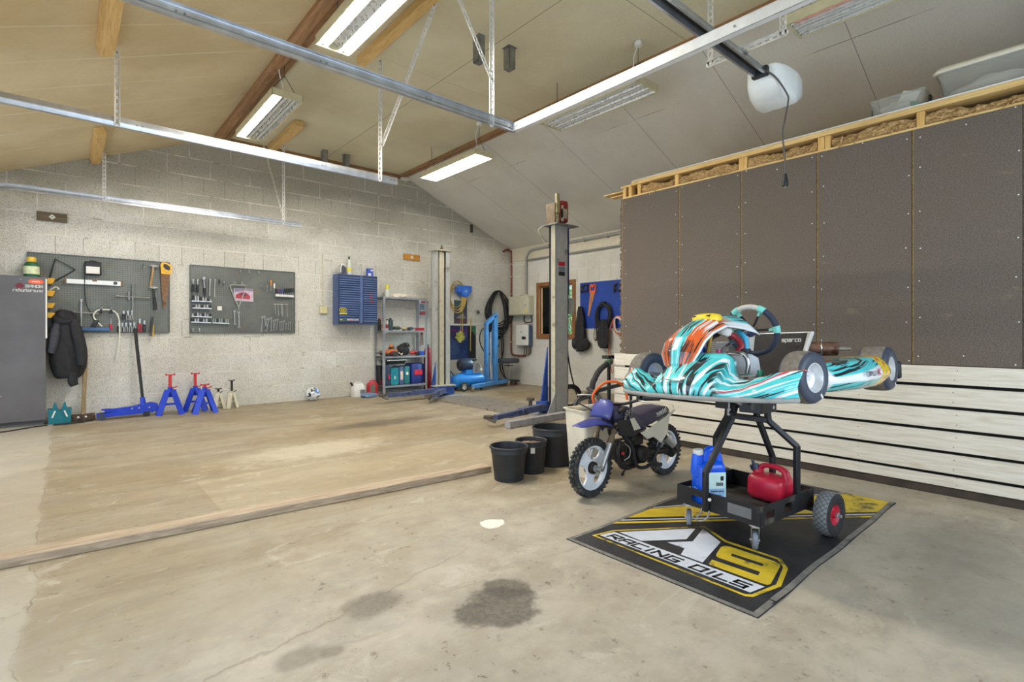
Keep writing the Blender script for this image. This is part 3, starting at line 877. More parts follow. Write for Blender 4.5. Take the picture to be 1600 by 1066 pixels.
# garage door rails: galvanised track, U section opening sideways, curved down at the door end
def rail(y, side, label, zc=2.975):
    r = thing('door_rail', label, 'rail', (2.95, y, zc), group='garage door rails')
    b = MB(r)
    path = [(2.95, zc), (0.2, zc), (-0.48, zc)]
    for k in range(1, 9):
        a = PI / 2 * k / 8
        path.append((-0.48 - 0.38 * math.sin(a), zc - 0.38 * (1 - math.cos(a))))
    path.append((-0.86, 0.9)); path.append((-0.86, 0.0))
    # cross section: (offset along rail normal, across Y)
    sec = [(-0.040, 0.0), (-0.040, 0.030), (-0.034, 0.030), (-0.034, 0.006), (-0.010, 0.004), (-0.004, 0.012), (0.006, 0.012), (0.012, 0.004), (0.036, 0.006), (0.036, 0.030), (0.042, 0.030), (0.042, 0.0), (0.012, -0.004), (0.004, -0.006), (-0.006, -0.006), (-0.012, -0.004)]
    rings = []
    for i, (x, z) in enumerate(path):
        a = path[max(0, i - 1)]; c = path[min(len(path) - 1, i + 1)]
        dx, dz = c[0] - a[0], c[1] - a[1]
        l = math.hypot(dx, dz); nx, nz = dz / l, -dx / l
        rings.append([(x + nx * u, y + side * w, z + nz * u) for u, w in sec])
    b.loft(rings)
    b.build('track', m_steel, angle=30)
    b = MB(r)
    for xx in (2.9, 2.86, 2.1, 2.06, 1.3, 1.26, 0.5, 0.46):
        b.cyl((xx, y - side * 0.006, zc + 0.0), (xx, y - side * 0.010, zc), 0.007, n=8)
        b.cyl((xx, y + side * 0.008, zc + 0.0), (xx, y + side * 0.0145, zc), 0.007, n=8)
    b.build('bolt', m_steel_d)
    return r
rail(3.37, -1, 'galvanised garage door rail nearest the camera, meeting the bright cross rail')
rail(5.45, 1, 'galvanised garage door rail, middle one of three')
rail(8.74, -1, 'galvanised garage door rail running close to the back block wall')

def strap_mesh(b, p, q, w=0.036, t=0.003, up=(1, 0, 0), pitch=0.055, holes=True, angle=True):
    """slotted angle iron: real slots left open between rungs"""
    p, q = Vector(p), Vector(q)
    d = (q - p); L = d.length; d.normalize()
    u = Vector(up); u = (u - d * u.dot(d)).normalized(); s = d.cross(u).normalized()
    b.bar(p + u * (w * 0.36), q + u * (w * 0.36), t, w * 0.28, u) if holes else b.bar(p, q, t, w, u)
    if holes:
        b.bar(p - u * (w * 0.36), q - u * (w * 0.36), t, w * 0.28, u)
        n = max(2, int(L / pitch))
        for i in range(n + 1):
            c = p + d * (L * i / n)
            b.bar(c - u * w * 0.3, c + u * w * 0.3, t, pitch * 0.42, d)
    if angle:
        b.bar(p + u * (w * 0.5) + s * w * 0.25, q + u * (w * 0.5) + s * w * 0.25, w * 0.5, t, u)
    return b
def strap(p, q, label, loc_at=None, group='slotted steel hangers', **k):
    root = thing('slotted_hanger', label, 'hanger', q, group=group)
    b = MB(root); strap_mesh(b, p, q, **k)
    b.build('angle_iron', m_strap, smooth=False)
    b = MB(root)
    s = V(0, 1, 0)
    for e, f in ((Vector(p), 0.02), (Vector(q), -0.02)):
        c = e + (Vector(q) - Vector(p)).normalized() * f
        b.cyl(c - s * 0.008, c + s * 0.008, 0.008, n=6)
    b.build('bolt', m_steel_d)
    return root
strap((2.69, 3.36, 4.34), (2.69, 3.36, 2.93), 'upright slotted hanger holding the nearest door rail', pitch=0.05)
strap((2.12, 3.355, 4.23), (2.70, 3.352, 3.30), 'slanting slotted brace joining the nearest upright hanger', up=(1, 0, 0.6), pitch=0.05, angle=False)
strap((2.72, 5.44, 4.33), (2.72, 5.44, 2.94), 'upright slotted hanger holding the middle door rail')
strap((2.58, 4.05, 4.25), (2.735, 5.43, 3.34), 'slanting slotted brace from the long pine board to the middle rail hanger', up=(1, 0, 0), pitch=0.05)
strap((0.325, 5.43, 3.57), (0.325, 5.43, 2.94), 'slotted hanger on the left end of the middle door rail', up=(1, 0, 0))
strap((0.385, 8.72, 3.58), (0.385, 8.72, 2.96), 'short slotted hanger from the low pine block to the rear rail', up=(1, 0, 0))
strap((2.665, 8.72, 4.24), (2.665, 8.72, 2.97), 'slotted hanger on the right end of the rear door rail', up=(1, 0, 0), pitch=0.07)
strap((2.47, 9.10, 4.28), (2.655, 8.73, 3.10), 'thin slanting brace beside the rear rail right hanger', up=(1, 0, 0), w=0.024, pitch=0.08, angle=False)

# steel joist hooks at the ridge
def hook(x, y, zb, label, w=0.085, flip=1):
    b = MB()
    zt = 4.338
    b.bb((x - w / 2, y - 0.05, zb), (x + w / 2, y - 0.046, zt))
    b.bb((x - w / 2, y - 0.05, zb), (x - w / 2 + 0.004, y + 0.05, zt - 0.02))
    b.bb((x + w / 2 - 0.004, y - 0.05, zb + 0.05), (x + w / 2, y + 0.05, zt - 0.02))
    b.bb((x - w / 2, y - 0.05, zb), (x + w / 2, y + 0.05, zb + 0.004))
    b.bb((x - w / 2 - 0.02, y - 0.06, zt - 0.004), (x + w / 2 + 0.02, y + 0.06, zt))
    tag(b.build('steel_bracket', m_steel_d, None), label, 'bracket', 'steel brackets on the ceiling ridge')
hook(3.30, 4.33, 4.05, 'dull steel bracket on the ceiling, left of the nearer pair')
hook(3.70, 4.30, 4.10, 'dull steel bracket on the ceiling, right of the nearer pair')
hook(3.36, 8.80, 4.02, 'dull steel bracket near the back wall, left of the far pair')
hook(3.75, 8.80, 4.05, 'dull steel bracket near the back wall, right of the far pair')

# cross rail between the near door rails
b = MB()
b.bb((2.93, 0.07, 2.942), (2.934, 3.36, 3.012)); b.bb((2.93, 0.07, 2.942), (2.975, 3.36, 2.946)); b.bb((2.93, 0.07, 3.008), (2.95, 3.36, 3.012))
b.m(1)
for yy in (3.31, 3.27, 2.9, 1.4): b.cyl((2.924, yy, 2.975), (2.932, yy, 2.975), 0.007, n=8)
tag(b.build('cross_rail', [M('bright_zinc', (236, 236, 234), 0.35, 0.35, var=0.04), m_steel_d], None), 'bright white steel cross rail joining the ends of the near door rails', 'rail')

# door opener: ceiling track, hanger, motor head, cord
op = thing('door_opener', 'white garage door opener motor with long steel track and hanging plug cord', 'door opener', (4.25, 1.72, 3.1))
b = MB(op)
b.bb((-0.85, 1.685, 3.205), (4.10, 1.755, 3.215)); b.bb((-0.85, 1.685, 3.165), (4.10, 1.690, 3.21)); b.bb((-0.85, 1.750, 3.165), (4.10, 1.755, 3.21))
b.bb((-0.85, 1.672, 3.162), (4.10, 1.690, 3.167)); b.bb((-0.85, 1.750, 3.162), (4.10, 1.768, 3.167))
b.build('track', m_steel, angle=30)
b = MB(op); b.tube([(4.05, 1.712, 3.185), (-0.8, 1.712, 3.185)], 0.006, smooth=False); b.tube([(4.05, 1.728, 3.185), (-0.8, 1.728, 3.185)], 0.006, smooth=False); b.build('chain', m_black)
# motor head: an arched shell, rounded in plan
b = MB(op)
def head_ring(x, hw, zt, zb, k=0.35):
    pts = []
    for a in range(20):
        an = 2 * PI * a / 20
        c, s = math.cos(an), math.sin(an)
        pts.append((x, 1.72 + hw * math.copysign(abs(c) ** k, c), (zt + zb) / 2 + (zt - zb) / 2 * math.copysign(abs(s) ** k, s)))
    return pts
b.loft([head_ring(4.03, 0.085, 3.235, 3.13), head_ring(4.05, 0.115, 3.25, 3.085), head_ring(4.15, 0.145, 3.262, 3.035), head_ring(4.28, 0.16, 3.265, 3.005), head_ring(4.36, 0.16, 3.262, 3.008), head_ring(4.38, 0.155, 3.26, 3.05), head_ring(4.45, 0.145, 3.25, 3.06), head_ring(4.47, 0.125, 3.235, 3.08)])
b.build('motor_head', M('opener_white', (232, 234, 230), 0.35, var=0.03), angle=50)
b = MB(op); b.bb((4.362, 1.62, 3.012), (4.372, 1.78, 3.03)); b.build('light_slot', m_black)
b = MB(op); b.bb((3.99, 1.66, 3.15), (4.045, 1.78, 3.225)); b.build('track_socket', m_black, bevel=0.01)
b = MB(op)
b.tube([(4.02, 1.75, 3.23), (3.985, 1.70, 3.20), (4.03, 1.615, 3.12), (4.12, 1.565, 3.0), (4.15, 1.57, 2.95), (4.12, 1.58, 2.82), (4.10, 1.59, 2.70), (4.12, 1.58, 2.5), (4.12, 1.58, 2.36)], 0.0065, n=7)
b.build('power_cord', M('grey_cord', (82, 78, 72), 0.5))
b = MB(op); b.cyl((4.12, 1.58, 2.40), (4.12, 1.58, 2.345), 0.012, 0.021, n=14); b.cyl((4.12, 1.58, 2.345), (4.12, 1.58, 2.31), 0.023, n=16)
b.m(1); b.cyl((4.113, 1.573, 2.312), (4.113, 1.573, 2.296), 0.003, n=6); b.cyl((4.13, 1.587, 2.312), (4.13, 1.587, 2.296), 0.003, n=6)
b.build('plug', [m_black, m_chrome])
hg = thing('opener_hanger', 'white slotted steel frame carrying the door opener track', 'hanger', (3.68, 1.72, 3.225))
for yy in (1.945, 1.425):
    b = MB(hg); strap_mesh(b, (3.68, yy, 4.33), (3.68, yy, 3.225), w=0.045, up=(0, 1, 0), pitch=0.05, angle=False); b.build('upright', m_strap, smooth=False)
b = MB(hg); strap_mesh(b, (3.68, 1.97, 3.228), (3.68, 1.40, 3.228), w=0.04, up=(0, 0, 1), pitch=0.05); b.build('cross_bar', m_strap, smooth=False)
b = MB(hg); b.bb((3.66, 1.672, 3.196), (3.70, 1.768, 3.2165)); b.cyl((3.68, 1.70, 3.19), (3.68, 1.70, 3.245), 0.006, n=8); b.cyl((3.68, 1.74, 3.19), (3.68, 1.74, 3.245), 0.006, n=8); b.build('clamp', m_steel_d)
# ------------------------------------------------------------------ squared stroke lettering
SF = {
 'A': [[(0, 0), (0, .75), (.25, 1), (1, 1), (1, 0)], [(0, .42), (1, .42)]], 'B': [[(0, 0), (0, 1), (.85, 1), (.85, .5), (1, .5), (1, 0), (0, 0)], [(0, .5), (.9, .5)]],
 'C': [[(1, 1), (0, 1), (0, 0), (1, 0)]], 'D': [[(0, 0), (0, 1), (.8, 1), (1, .8), (1, .2), (.8, 0), (0, 0)]], 'E': [[(1, 1), (0, 1), (0, 0), (1, 0)], [(0, .5), (.85, .5)]],
 'F': [[(0, 0), (0, 1), (1, 1)], [(0, .5), (.8, .5)]], 'G': [[(1, 1), (0, 1), (0, 0), (1, 0), (1, .45), (.5, .45)]], 'H': [[(0, 0), (0, 1)], [(1, 0), (1, 1)], [(0, .5), (1, .5)]],
 'I': [[(.5, 0), (.5, 1)]], 'K': [[(0, 0), (0, 1)], [(1, 1), (.1, .5), (1, 0)]], 'L': [[(0, 1), (0, 0), (1, 0)]], 'M': [[(0, 0), (0, 1), (.5, .45), (1, 1), (1, 0)]],
 'N': [[(0, 0), (0, 1), (1, 0), (1, 1)]], 'O': [[(0, 0), (0, 1), (1, 1), (1, 0), (0, 0)]], 'P': [[(0, 0), (0, 1), (1, 1), (1, .45), (0, .45)]],
 'R': [[(0, 0), (0, 1), (1, 1), (1, .45), (.1, .45)], [(.35, .45), (1, 0)]], 'S': [[(1, 1), (0, 1), (0, .5), (1, .5), (1, 0), (0, 0)]], 'T': [[(0, 1), (1, 1)], [(.5, 1), (.5, 0)]],
 'U': [[(0, 1), (0, 0), (1, 0), (1, 1)]], 'V': [[(0, 1), (.5, 0), (1, 1)]], 'W': [[(0, 1), (.25, 0), (.5, .6), (.75, 0), (1, 1)]], 'X': [[(0, 0), (1, 1)], [(0, 1), (1, 0)]],
 'Y': [[(0, 1), (.5, .5), (1, 1)], [(.5, .5), (.5, 0)]], 'Z': [[(0, 1), (1, 1), (0, 0), (1, 0)]],
 's': [[(1, .62), (0, .62), (0, .31), (1, .31), (1, 0), (0, 0)]], 'p': [[(0, -.3), (0, .62), (1, .62), (1, 0), (0, 0)]], 'a': [[(0, .62), (1, .62), (1, 0), (0, 0), (0, .32), (1, .32)]],
 'r': [[(0, 0), (0, .62), (.8, .62)]], 'c': [[(1, .62), (0, .62), (0, 0), (1, 0)]], 'o': [[(0, 0), (0, .62), (1, .62), (1, 0), (0, 0)]],
 '0': [[(0, 0), (0, 1), (1, 1), (1, 0), (0, 0)]], '1': [[(.2, .8), (.5, 1), (.5, 0)]], '4': [[(.8, 0), (.8, 1), (0, .35), (1, .35)]], '5': [[(1, 1), (0, 1), (0, .55), (1, .55), (1, 0), (0, 0)]],
 'w': [[(0, .62), (.25, 0), (.5, .5), (.75, 0), (1, .62)]], '.': [[(.4, 0), (.6, 0)]], 'd': [[(1, 1), (1, 0), (0, 0), (0, .62), (1, .62)]], 'i': [[(.5, 0), (.5, .62)]], 'e': [[(1, 0), (0, 0), (0, .62), (1, .62), (1, .32), (0, .32)]], 't': [[(.4, .9), (.4, 0), (1, 0)], [(0, .62), (.9, .62)]], 'n': [[(0, 0), (0, .62), (1, .62), (1, 0)]], ' ': []}
def strokes(b, s, o, ax, ay, h, w, th, slant=0.0, gap=0.35, lift=0.0):
    """letters as flat ribbons in the frame o, ax (along), ay (up)"""
    o, ax, ay = Vector(o), Vector(ax).normalized(), Vector(ay).normalized()
    nz = ax.cross(ay)
    x = 0.0
    for ch in s:
        ww = w * (0.35 if ch in 'I.i1' else 0.55 if ch == ' ' else 1.0)
        for pl in SF.get(ch, []):
            pts = [(x + p[0] * ww + p[1] * h * slant, p[1] * h) for p in pl]
            for i in range(len(pts) - 1):
                (x0, y0), (x1, y1) = pts[i], pts[i + 1]
                l = math.hypot(x1 - x0, y1 - y0) or 1
                dx, dy = (x1 - x0) / l * th / 2, (y1 - y0) / l * th / 2
                q = [(x0 - dx - dy, y0 - dy + dx), (x1 + dx - dy, y1 + dy + dx), (x1 + dx + dy, y1 + dy - dx), (x0 - dx + dy, y0 - dy - dx)]
                b.add([o + ax * a + ay * c + nz * lift for a, c in q], [(0, 1, 2, 3)])
        x += ww + gap * w
    return x

def marks(b, o, ax, ay, h, n, w, gap, lift=0.0, seed=1):
    """a row of small printed bars where the photograph's print is too small to read"""
    r = random.Random(seed)
    o, ax, ay = Vector(o), Vector(ax).normalized(), Vector(ay).normalized()
    nz = ax.cross(ay); x = 0.0
    for k in range(n):
        ww, hh = w * r.uniform(.6, 1.2), h * r.uniform(.75, 1.0)
        q = [(x, 0), (x + ww, 0), (x + ww, hh), (x, hh)]
        b.add([o + ax * a + ay * c + nz * lift for a, c in q], [(0, 1, 2, 3)])
        x += ww + gap

# ------------------------------------------------------------------ timber sill, printed floor mat
b = MB(); b.bar((-0.98, 3.76, 0.026), (2.76, 3.50, 0.026), 0.13, 0.052)
tag(b.build('timber_sill', wood('weathered_timber', (186, 166, 140), (150, 130, 108), 'X', scale=0.8), None, bevel=0.006), 'long weathered timber lying across the concrete floor', 'timber')

def mat_base():
    t = NT('mat_rubber')
    c = t.coord()
    s = t.sep(c)
    rib = t.math('SINE', t.math('MULTIPLY', s[0], 420.0))
    rib2 = t.math('SINE', t.math('MULTIPLY', s[1], 420.0))
    n = t.noise(c, 5.0, 6.0, 0.65)
    n2 = t.noise(c, 140.0, 2.0)
    a = t.mix(t.mr(n, 0.35, 0.7), lin((26, 26, 29)), lin((48, 47, 48)))
    a = t.mix(t.math('MULTIPLY', t.mr(n2, 0.62, 0.72), 0.35), a, lin((120, 114, 104)))
    return t.bsdf(a, 0.55, bump=t.math('MULTIPLY', rib, rib2), bump_s=0.25, bump_d=0.002)
m_matb = mat_base()
m_matedge = M('mat_edging', (120, 116, 108), 0.8, var=0.25, scale=14)
m_maty = M('mat_yellow', (206, 176, 40), 0.6, var=0.14, scale=9, dirt=(110, 96, 40), dirt_amt=0.3)
m_matw = M('mat_white', (206, 208, 214), 0.6, var=0.06, scale=9, dirt=(140, 138, 136), dirt_amt=0.1)
MW, ML = 1.09, 2.19
mt = MB()
random.seed(2)
def matp(u, v, z): return (2.185 + v, 2.035 - u, z)
def mpoly(poly, z):
    mt.add([matp(u, v, z) for u, v in poly], [tuple(range(len(poly)))])
wav = lambda v: MW + 0.006 * math.sin(v * 7) * math.sin(v * 2.2)
nseg = 24
rings = []
for i in range(nseg + 1):
    v = ML * i / nseg
    lf = 0.006 * math.sin(v * 5)
    rings.append([matp(lf, v, 0.0), matp(lf, v, 0.004), matp(lf + 0.028, v, 0.0045), matp(wav(v) - 0.03, v, 0.0045), matp(wav(v), v, 0.004 + 0.005 * max(0, math.sin(v * 6.5)) ** 6), matp(wav(v), v, 0.0)])
mt.m(0).loft(rings)
mt.m(1)
for i in range(nseg):
    a, c = ML * i / nseg, ML * (i + 1) / nseg
    mpoly([(wav(a) - 0.032, a), (wav(a) - 0.002, a), (wav(c) - 0.002, c), (wav(c) - 0.032, c)], 0.0052 + 0.005 * max(0, math.sin((a + c) / 2 * 6.5)) ** 6)
    l1, l2 = 0.006 * math.sin(a * 5), 0.006 * math.sin(c * 5)
    mpoly([(l1 + .001, a), (l1 + 0.026, a), (l2 + 0.026, c), (l2 + .001, c)], 0.0052)
mpoly([(0.002, 0.001), (MW - 0.002, 0.001), (MW - 0.002, 0.026), (0.002, 0.026)], 0.0054)
mt.m(2)
S0 = 1.31
def band(v0, v1, u0=0.03, u1=1.055): mpoly([(u0, v0 + S0 * u0), (u1, v0 + S0 * u1), (u1, v1 + S0 * u1), (u0, v1 + S0 * u0)], 0.0056)
band(0.345, 0.392)
mpoly([(0.03, 0.545), (1.055, 1.885), (1.055, 2.18), (0.80, 2.18), (0.03, 0.80)], 0.0056)
mt.m(3); band(0.425, 0.450)
mpoly([(0.03, 0.82), (0.78, 2.18), (0.765, 2.18), (0.03, 0.845)], 0.0056)
mt.m(2); mpoly([(0.066, 0.148), (0.10, 0.303), (0.43, 0.782), (0.625, 0.668), (0.69, 0.668), (0.925, 0.657), (0.994, 0.567), (1.045, 0.35), (1.002, 0.152), (0.975, 0.132)], 0.0056)
mt.m(0); mpoly([(0.086, 0.160), (0.112, 0.295), (0.433, 0.757), (0.625, 0.644), (0.665, 0.640), (0.915, 0.635), (0.972, 0.562), (1.022, 0.352), (0.988, 0.172), (0.965, 0.150)], 0.0061)
mt.m(3)
mpoly([(0.144, 0.306), (0.414, 0.703), (0.463, 0.512), (0.307, 0.296)], 0.0066)
mpoly([(0.445, 0.732), (0.612, 0.622), (0.677, 0.303), (0.552, 0.303), (0.523, 0.391), (0.414, 0.391), (0.503, 0.512)], 0.0066)
mpoly([(0.097, 0.183), (0.122, 0.286), (0.997, 0.286), (0.976, 0.181)], 0.0066)
mt.m(2)
mpoly([(0.645, 0.560), (0.655, 0.592), (0.678, 0.603), (0.915, 0.600), (0.948, 0.585), (0.960, 0.552), (1.004, 0.335), (0.998, 0.315), (0.98, 0.308), (0.708, 0.308), (0.692, 0.372), (0.928, 0.376), (0.918, 0.422), (0.707, 0.419), (0.684, 0.430), (0.675, 0.45)], 0.0066)
mt.m(0)
mpoly([(0.727, 0.523), (0.893, 0.524), (0.899, 0.492), (0.735, 0.491)], 0.0071)
strokes(mt, 'RACING OILS', matp(0.140, 0.200, 0.0), (0, -1, 0), (1, 0, 0), 0.055, 0.060, 0.0165, slant=0.22, gap=0.40, lift=0.0071)
tag(mt.build('floor_mat', [m_matb, m_matedge, m_maty, m_matw], None, smooth=False), 'black and yellow printed racing oils mat lying on the concrete under the trolley', 'mat')

# ------------------------------------------------------------------ kart trolley
m_blk = M('black_powder_coat', (34, 34, 36), 0.42, 0.2, var=0.2, scale=14, dirt=(92, 86, 78), dirt_amt=0.12)
m_grey_rub = M('grey_caster_rubber', (122, 128, 138), 0.6, var=0.1)
m_zinc = M('zinc_plate', (206, 208, 210), 0.3, 0.8, var=0.08)
m_redrim = M('red_plastic_rim', (196, 42, 64), 0.45, var=0.08)
def tread_mat():
    t = NT('pneumatic_tread')
    c = t.coord()
    s = t.sep(c)
    an = t.math('ARCTAN2', s[2], s[0])
    a1 = t.math('ADD', t.math('MULTIPLY', an, 13.0), t.math('MULTIPLY', s[1], 105.0))
    a2 = t.math('SUBTRACT', t.math('MULTIPLY', an, 13.0), t.math('MULTIPLY', s[1], 105.0))
    g = t.math('MAXIMUM', t.mr(t.math('ABSOLUTE', t.math('SINE', a1)), 0.24, 0.10), t.mr(t.math('ABSOLUTE', t.math('SINE', a2)), 0.24, 0.10))
    a = t.mix(g, t.mix(t.noise(c, 40.0), lin((112, 114, 116)), lin((142, 142, 140))), lin((30, 31, 33)))
    return t.bsdf(a, 0.7, bump=t.math('MULTIPLY', g, -1.0), bump_s=0.5, bump_d=0.004)
m_tread = tread_mat()
TR = thing('kart_trolley', 'black steel kart trolley with tray, two casters and two pneumatic wheels on the printed mat', 'trolley', (3.12, 1.43, 0.006), (0, 0, -0.10))
hx, hy, z0, z1 = 0.298, 0.262, 0.150, 0.258
def side_plate(b, p, q, z0, z1, t, wins):
    """plate from p to q (x,y) with rounded window cut-outs given as (s0, s1, w0, w1) along the run"""
    p, q = Vector((*p, 0)), Vector((*q, 0))
    d = (q - p); L = d.length; d.normalize()
    cuts = sorted(wins)
    x = 0.0
    def blk(a, c, za, zb):
        b.bar(p + d * a + V(0, 0, (za + zb) / 2), p + d * c + V(0, 0, (za + zb) / 2), t, zb - za)
    for a, c, w0, w1 in cuts:
        blk(x, a, z0, z1); blk(a, c, z0, w0); blk(a, c, w1, z1)
        r = 0.012
        for (sa, sz) in ((a, w0), (a, w1), (c, w0), (c, w1)):      # rounded corners
            da = r if sa == a else -r; dz = r if sz == w0 else -r
            pts = [p + d * sa + V(0, 0, sz), p + d * (sa + da) + V(0, 0, sz), p + d * (sa + da * 0.3) + V(0, 0, sz + dz * 0.3), p + d * sa + V(0, 0, sz + dz)]
            nrm = d.cross(V(0, 0, 1)) * (t / 2)
            b.add([v + nrm for v in pts] + [v - nrm for v in pts], [(0, 1, 2, 3), (7, 6, 5, 4), (0, 4, 5, 1), (1, 5, 6, 2), (2, 6, 7, 3), (3, 7, 4, 0)])
        x = c
    blk(x, L, z0, z1)
b = MB()
side_plate(b, (-hx, hy), (-hx, -hy), z0, z1, 0.006, [(0.10, 0.215, 0.176, 0.216)])
b.build('front_plate', m_blk, TR)
b = MB(); side_plate(b, (-hx, -hy), (hx, -hy), z0, z1, 0.006, [(0.055, 0.14, 0.180, 0.224), (0.255, 0.335, 0.178, 0.226)]); b.build('side_plate', m_blk, TR)
b = MB(); side_plate(b, (-hx, hy), (hx, hy), z0, z1, 0.006, [(0.055, 0.14, 0.180, 0.224), (0.255, 0.335, 0.178, 0.226)]); b.build('side_plate', m_blk, TR)
b = MB(); side_plate(b, (hx, hy), (hx, -hy), z0, z1, 0.006, []); b.build('rear_plate', m_blk, TR)
b = MB(); b.bb((-hx, -hy, z0), (hx, hy, z0 + 0.006)); b.build('tray_floor', M('worn_tray', (74, 72, 68), 0.6, 0.3, var=0.4, scale=7, dirt=(130, 124, 112), dirt_amt=0.3), TR)
b = MB(); b.bb((-hx - 0.005, -0.215, 0.178), (-hx - 0.002, -0.075, 0.236)); b.build('grey_patch', M('grey_plate', (112, 112, 112), 0.5, var=0.06), TR, bevel=0.006)
def sq_tube(pts, w, name, h=None):
    b = MB(); 
    P = [Vector(p) for p in pts]
    for i in range(len(P) - 1):
        d = (P[i + 1] - P[i]).normalized()
        b.bar(P[i] - d * (w * 0.18 if i else 0), P[i + 1] + d * (w * 0.18 if i < len(P) - 2 else 0), w, h or w, (0.35, 1, 0) if abs(d.z) > 0.5 else (0, 0, 1))
    return b.build(name, m_blk, TR, bevel=0.004)
sq_tube([(-hx - 0.018, 0.055, 0.150), (-hx - 0.018, 0.055, 0.372), (-0.105, 0.02, 0.675), (-0.075, 0.015, 0.755)], 0.030, 'leg')
sq_tube([(0.13, -hy + 0.016, 0.16), (0.13, -hy + 0.016, 0.525), (0.06, -0.115, 0.665), (0.055, -0.105, 0.77)], 0.030, 'leg')
sq_tube([(0.08, hy - 0.016, 0.16), (0.08, hy - 0.016, 0.505), (0.02, 0.125, 0.665), (0.02, 0.115, 0.77)], 0.030, 'leg')
sq_tube([(hx - 0.012, -0.02, 0.155), (hx - 0.012, -0.02, 0.40), (0.13, -0.005, 0.675), (0.10, 0.0, 0.77)], 0.030, 'leg')
sq_tube([(0.03, 0.13, 0.668), (0.06, -0.115, 0.668)], 0.034, 'cross_tube')
b = MB(); b.bar((-0.085, 0.14, 0.775), (-0.085, 0.05, 0.775), 0.006, 0.10); b.bar((-0.085, 0.14, 0.775), (0.10, 0.14, 0.775), 0.006, 0.10); b.build('head_bracket', m_blk, TR)
b = MB()
b.bar((-0.095, -0.025, 0.77), (-0.075, -0.145, 0.77), 0.006, 0.10); b.bar((-0.075, -0.145, 0.77), (0.09, -0.145, 0.77), 0.006, 0.10); b.bar((-0.095, -0.025, 0.77), (-0.02, 0.0, 0.77), 0.006, 0.095); b.bar((0.09, -0.145, 0.77), (0.09, 0.14, 0.77), 0.006, 0.10)
b.build('head_bracket', m_blk, TR, bevel=0.001)
b = MB(); b.bb((-0.094, -0.09, 0.768), (-0.086, -0.07, 0.778)); b.build('slot', m_dark_gap, TR)
b = MB(); b.cyl((-0.10, 0.11, 0.785), (-0.10, -0.02, 0.778), 0.012, n=12); b.cyl((-0.10, -0.02, 0.778), (-0.105, -0.04, 0.777), 0.018, n=12); b.build('pivot_pin', m_zinc, TR)
b = MB(); b.cyl((-0.115, 0.03, 0.775), (-0.118, 0.03, 0.715), 0.006, n=8); b.cyl((-0.118, 0.03, 0.735), (-0.118, 0.03, 0.695), 0.012, n=10); b.build('adjuster_screw', m_steel_d, TR)
b = MB(); b.cyl((-0.115, 0.0, 0.705), (-0.115, 0.03, 0.715), 0.014, n=10); b.cyl((-0.115, 0.0, 0.705), (-0.08, -0.08, 0.70), 0.006, n=8); b.build('clamp_lever', m_blk, TR)
b = MB(); b.cyl((0.055, -0.15, 0.748), (0.055, -0.125, 0.748), 0.012, n=6); b.build('bolt', m_zinc, TR)
b = MB(); b.ball((-hx - 0.028, 0.022, 0.228), 0.010); b.build('bolt', m_white, TR)
b = MB(); b.tube([(-hx - 0.02, 0.075, 0.165), (-hx - 0.04, 0.08, 0.13), (-hx - 0.07, 0.085, 0.108), (-hx - 0.075, 0.045, 0.108), (-hx - 0.04, 0.03, 0.125), (-hx - 0.02, 0.03, 0.16)], 0.0045, n=7); b.build('foot_loop', m_steel_d, TR)
def caster(cx, cy, turn):
    b = MB(); b.xf(Matrix.Translation((cx, cy, 0)) @ Matrix.Rotation(turn, 4, 'Z'))
    b.bb((-0.038, -0.032, z0 - 0.006), (0.038, 0.032, z0)); b.cyl((0, 0, z0 - 0.022), (0, 0, z0 - 0.004), 0.022, n=14)
    for s in (-1, 1):
        b.prism([(-0.022, z0 - 0.02), (0.022, z0 - 0.02), (0.030, 0.04), (0.010, 0.034)], (0, s * 0.019 + 0.0012, 0), (1, 0, 0), (0, 0, 1), 0.0024)
    b.bb((-0.022, -0.02, z0 - 0.022), (0.022, 0.02, z0 - 0.018))
    cf = b.build('caster_fork', m_zinc, TR)
    b = MB(); b.xf(Matrix.Translation((cx, cy, 0)) @ Matrix.Rotation(turn, 4, 'Z'))
    b.lathe([(0.022, -0.013), (0.043, -0.014), (0.050, -0.008), (0.050, 0.008), (0.043, 0.014), (0.022, 0.013)], (0.02, 0, 0.051), (0, 1, 0), 26)
    cw = b.build('caster_wheel', m_grey_rub, TR)
    b = MB(); b.xf(Matrix.Translation((cx, cy, 0)) @ Matrix.Rotation(turn, 4, 'Z'))
    b.cyl((0.02, -0.026, 0.051), (0.02, 0.026, 0.051), 0.007, n=8); b.cyl((0.02, -0.0145, 0.051), (0.02, 0.0145, 0.051), 0.024, n=16)
    b.build('axle_bolt', m_zinc, cf)
caster(-hx + 0.045, hy - 0.05, 0.62); caster(-hx + 0.04, -hy + 0.05, 0.62)
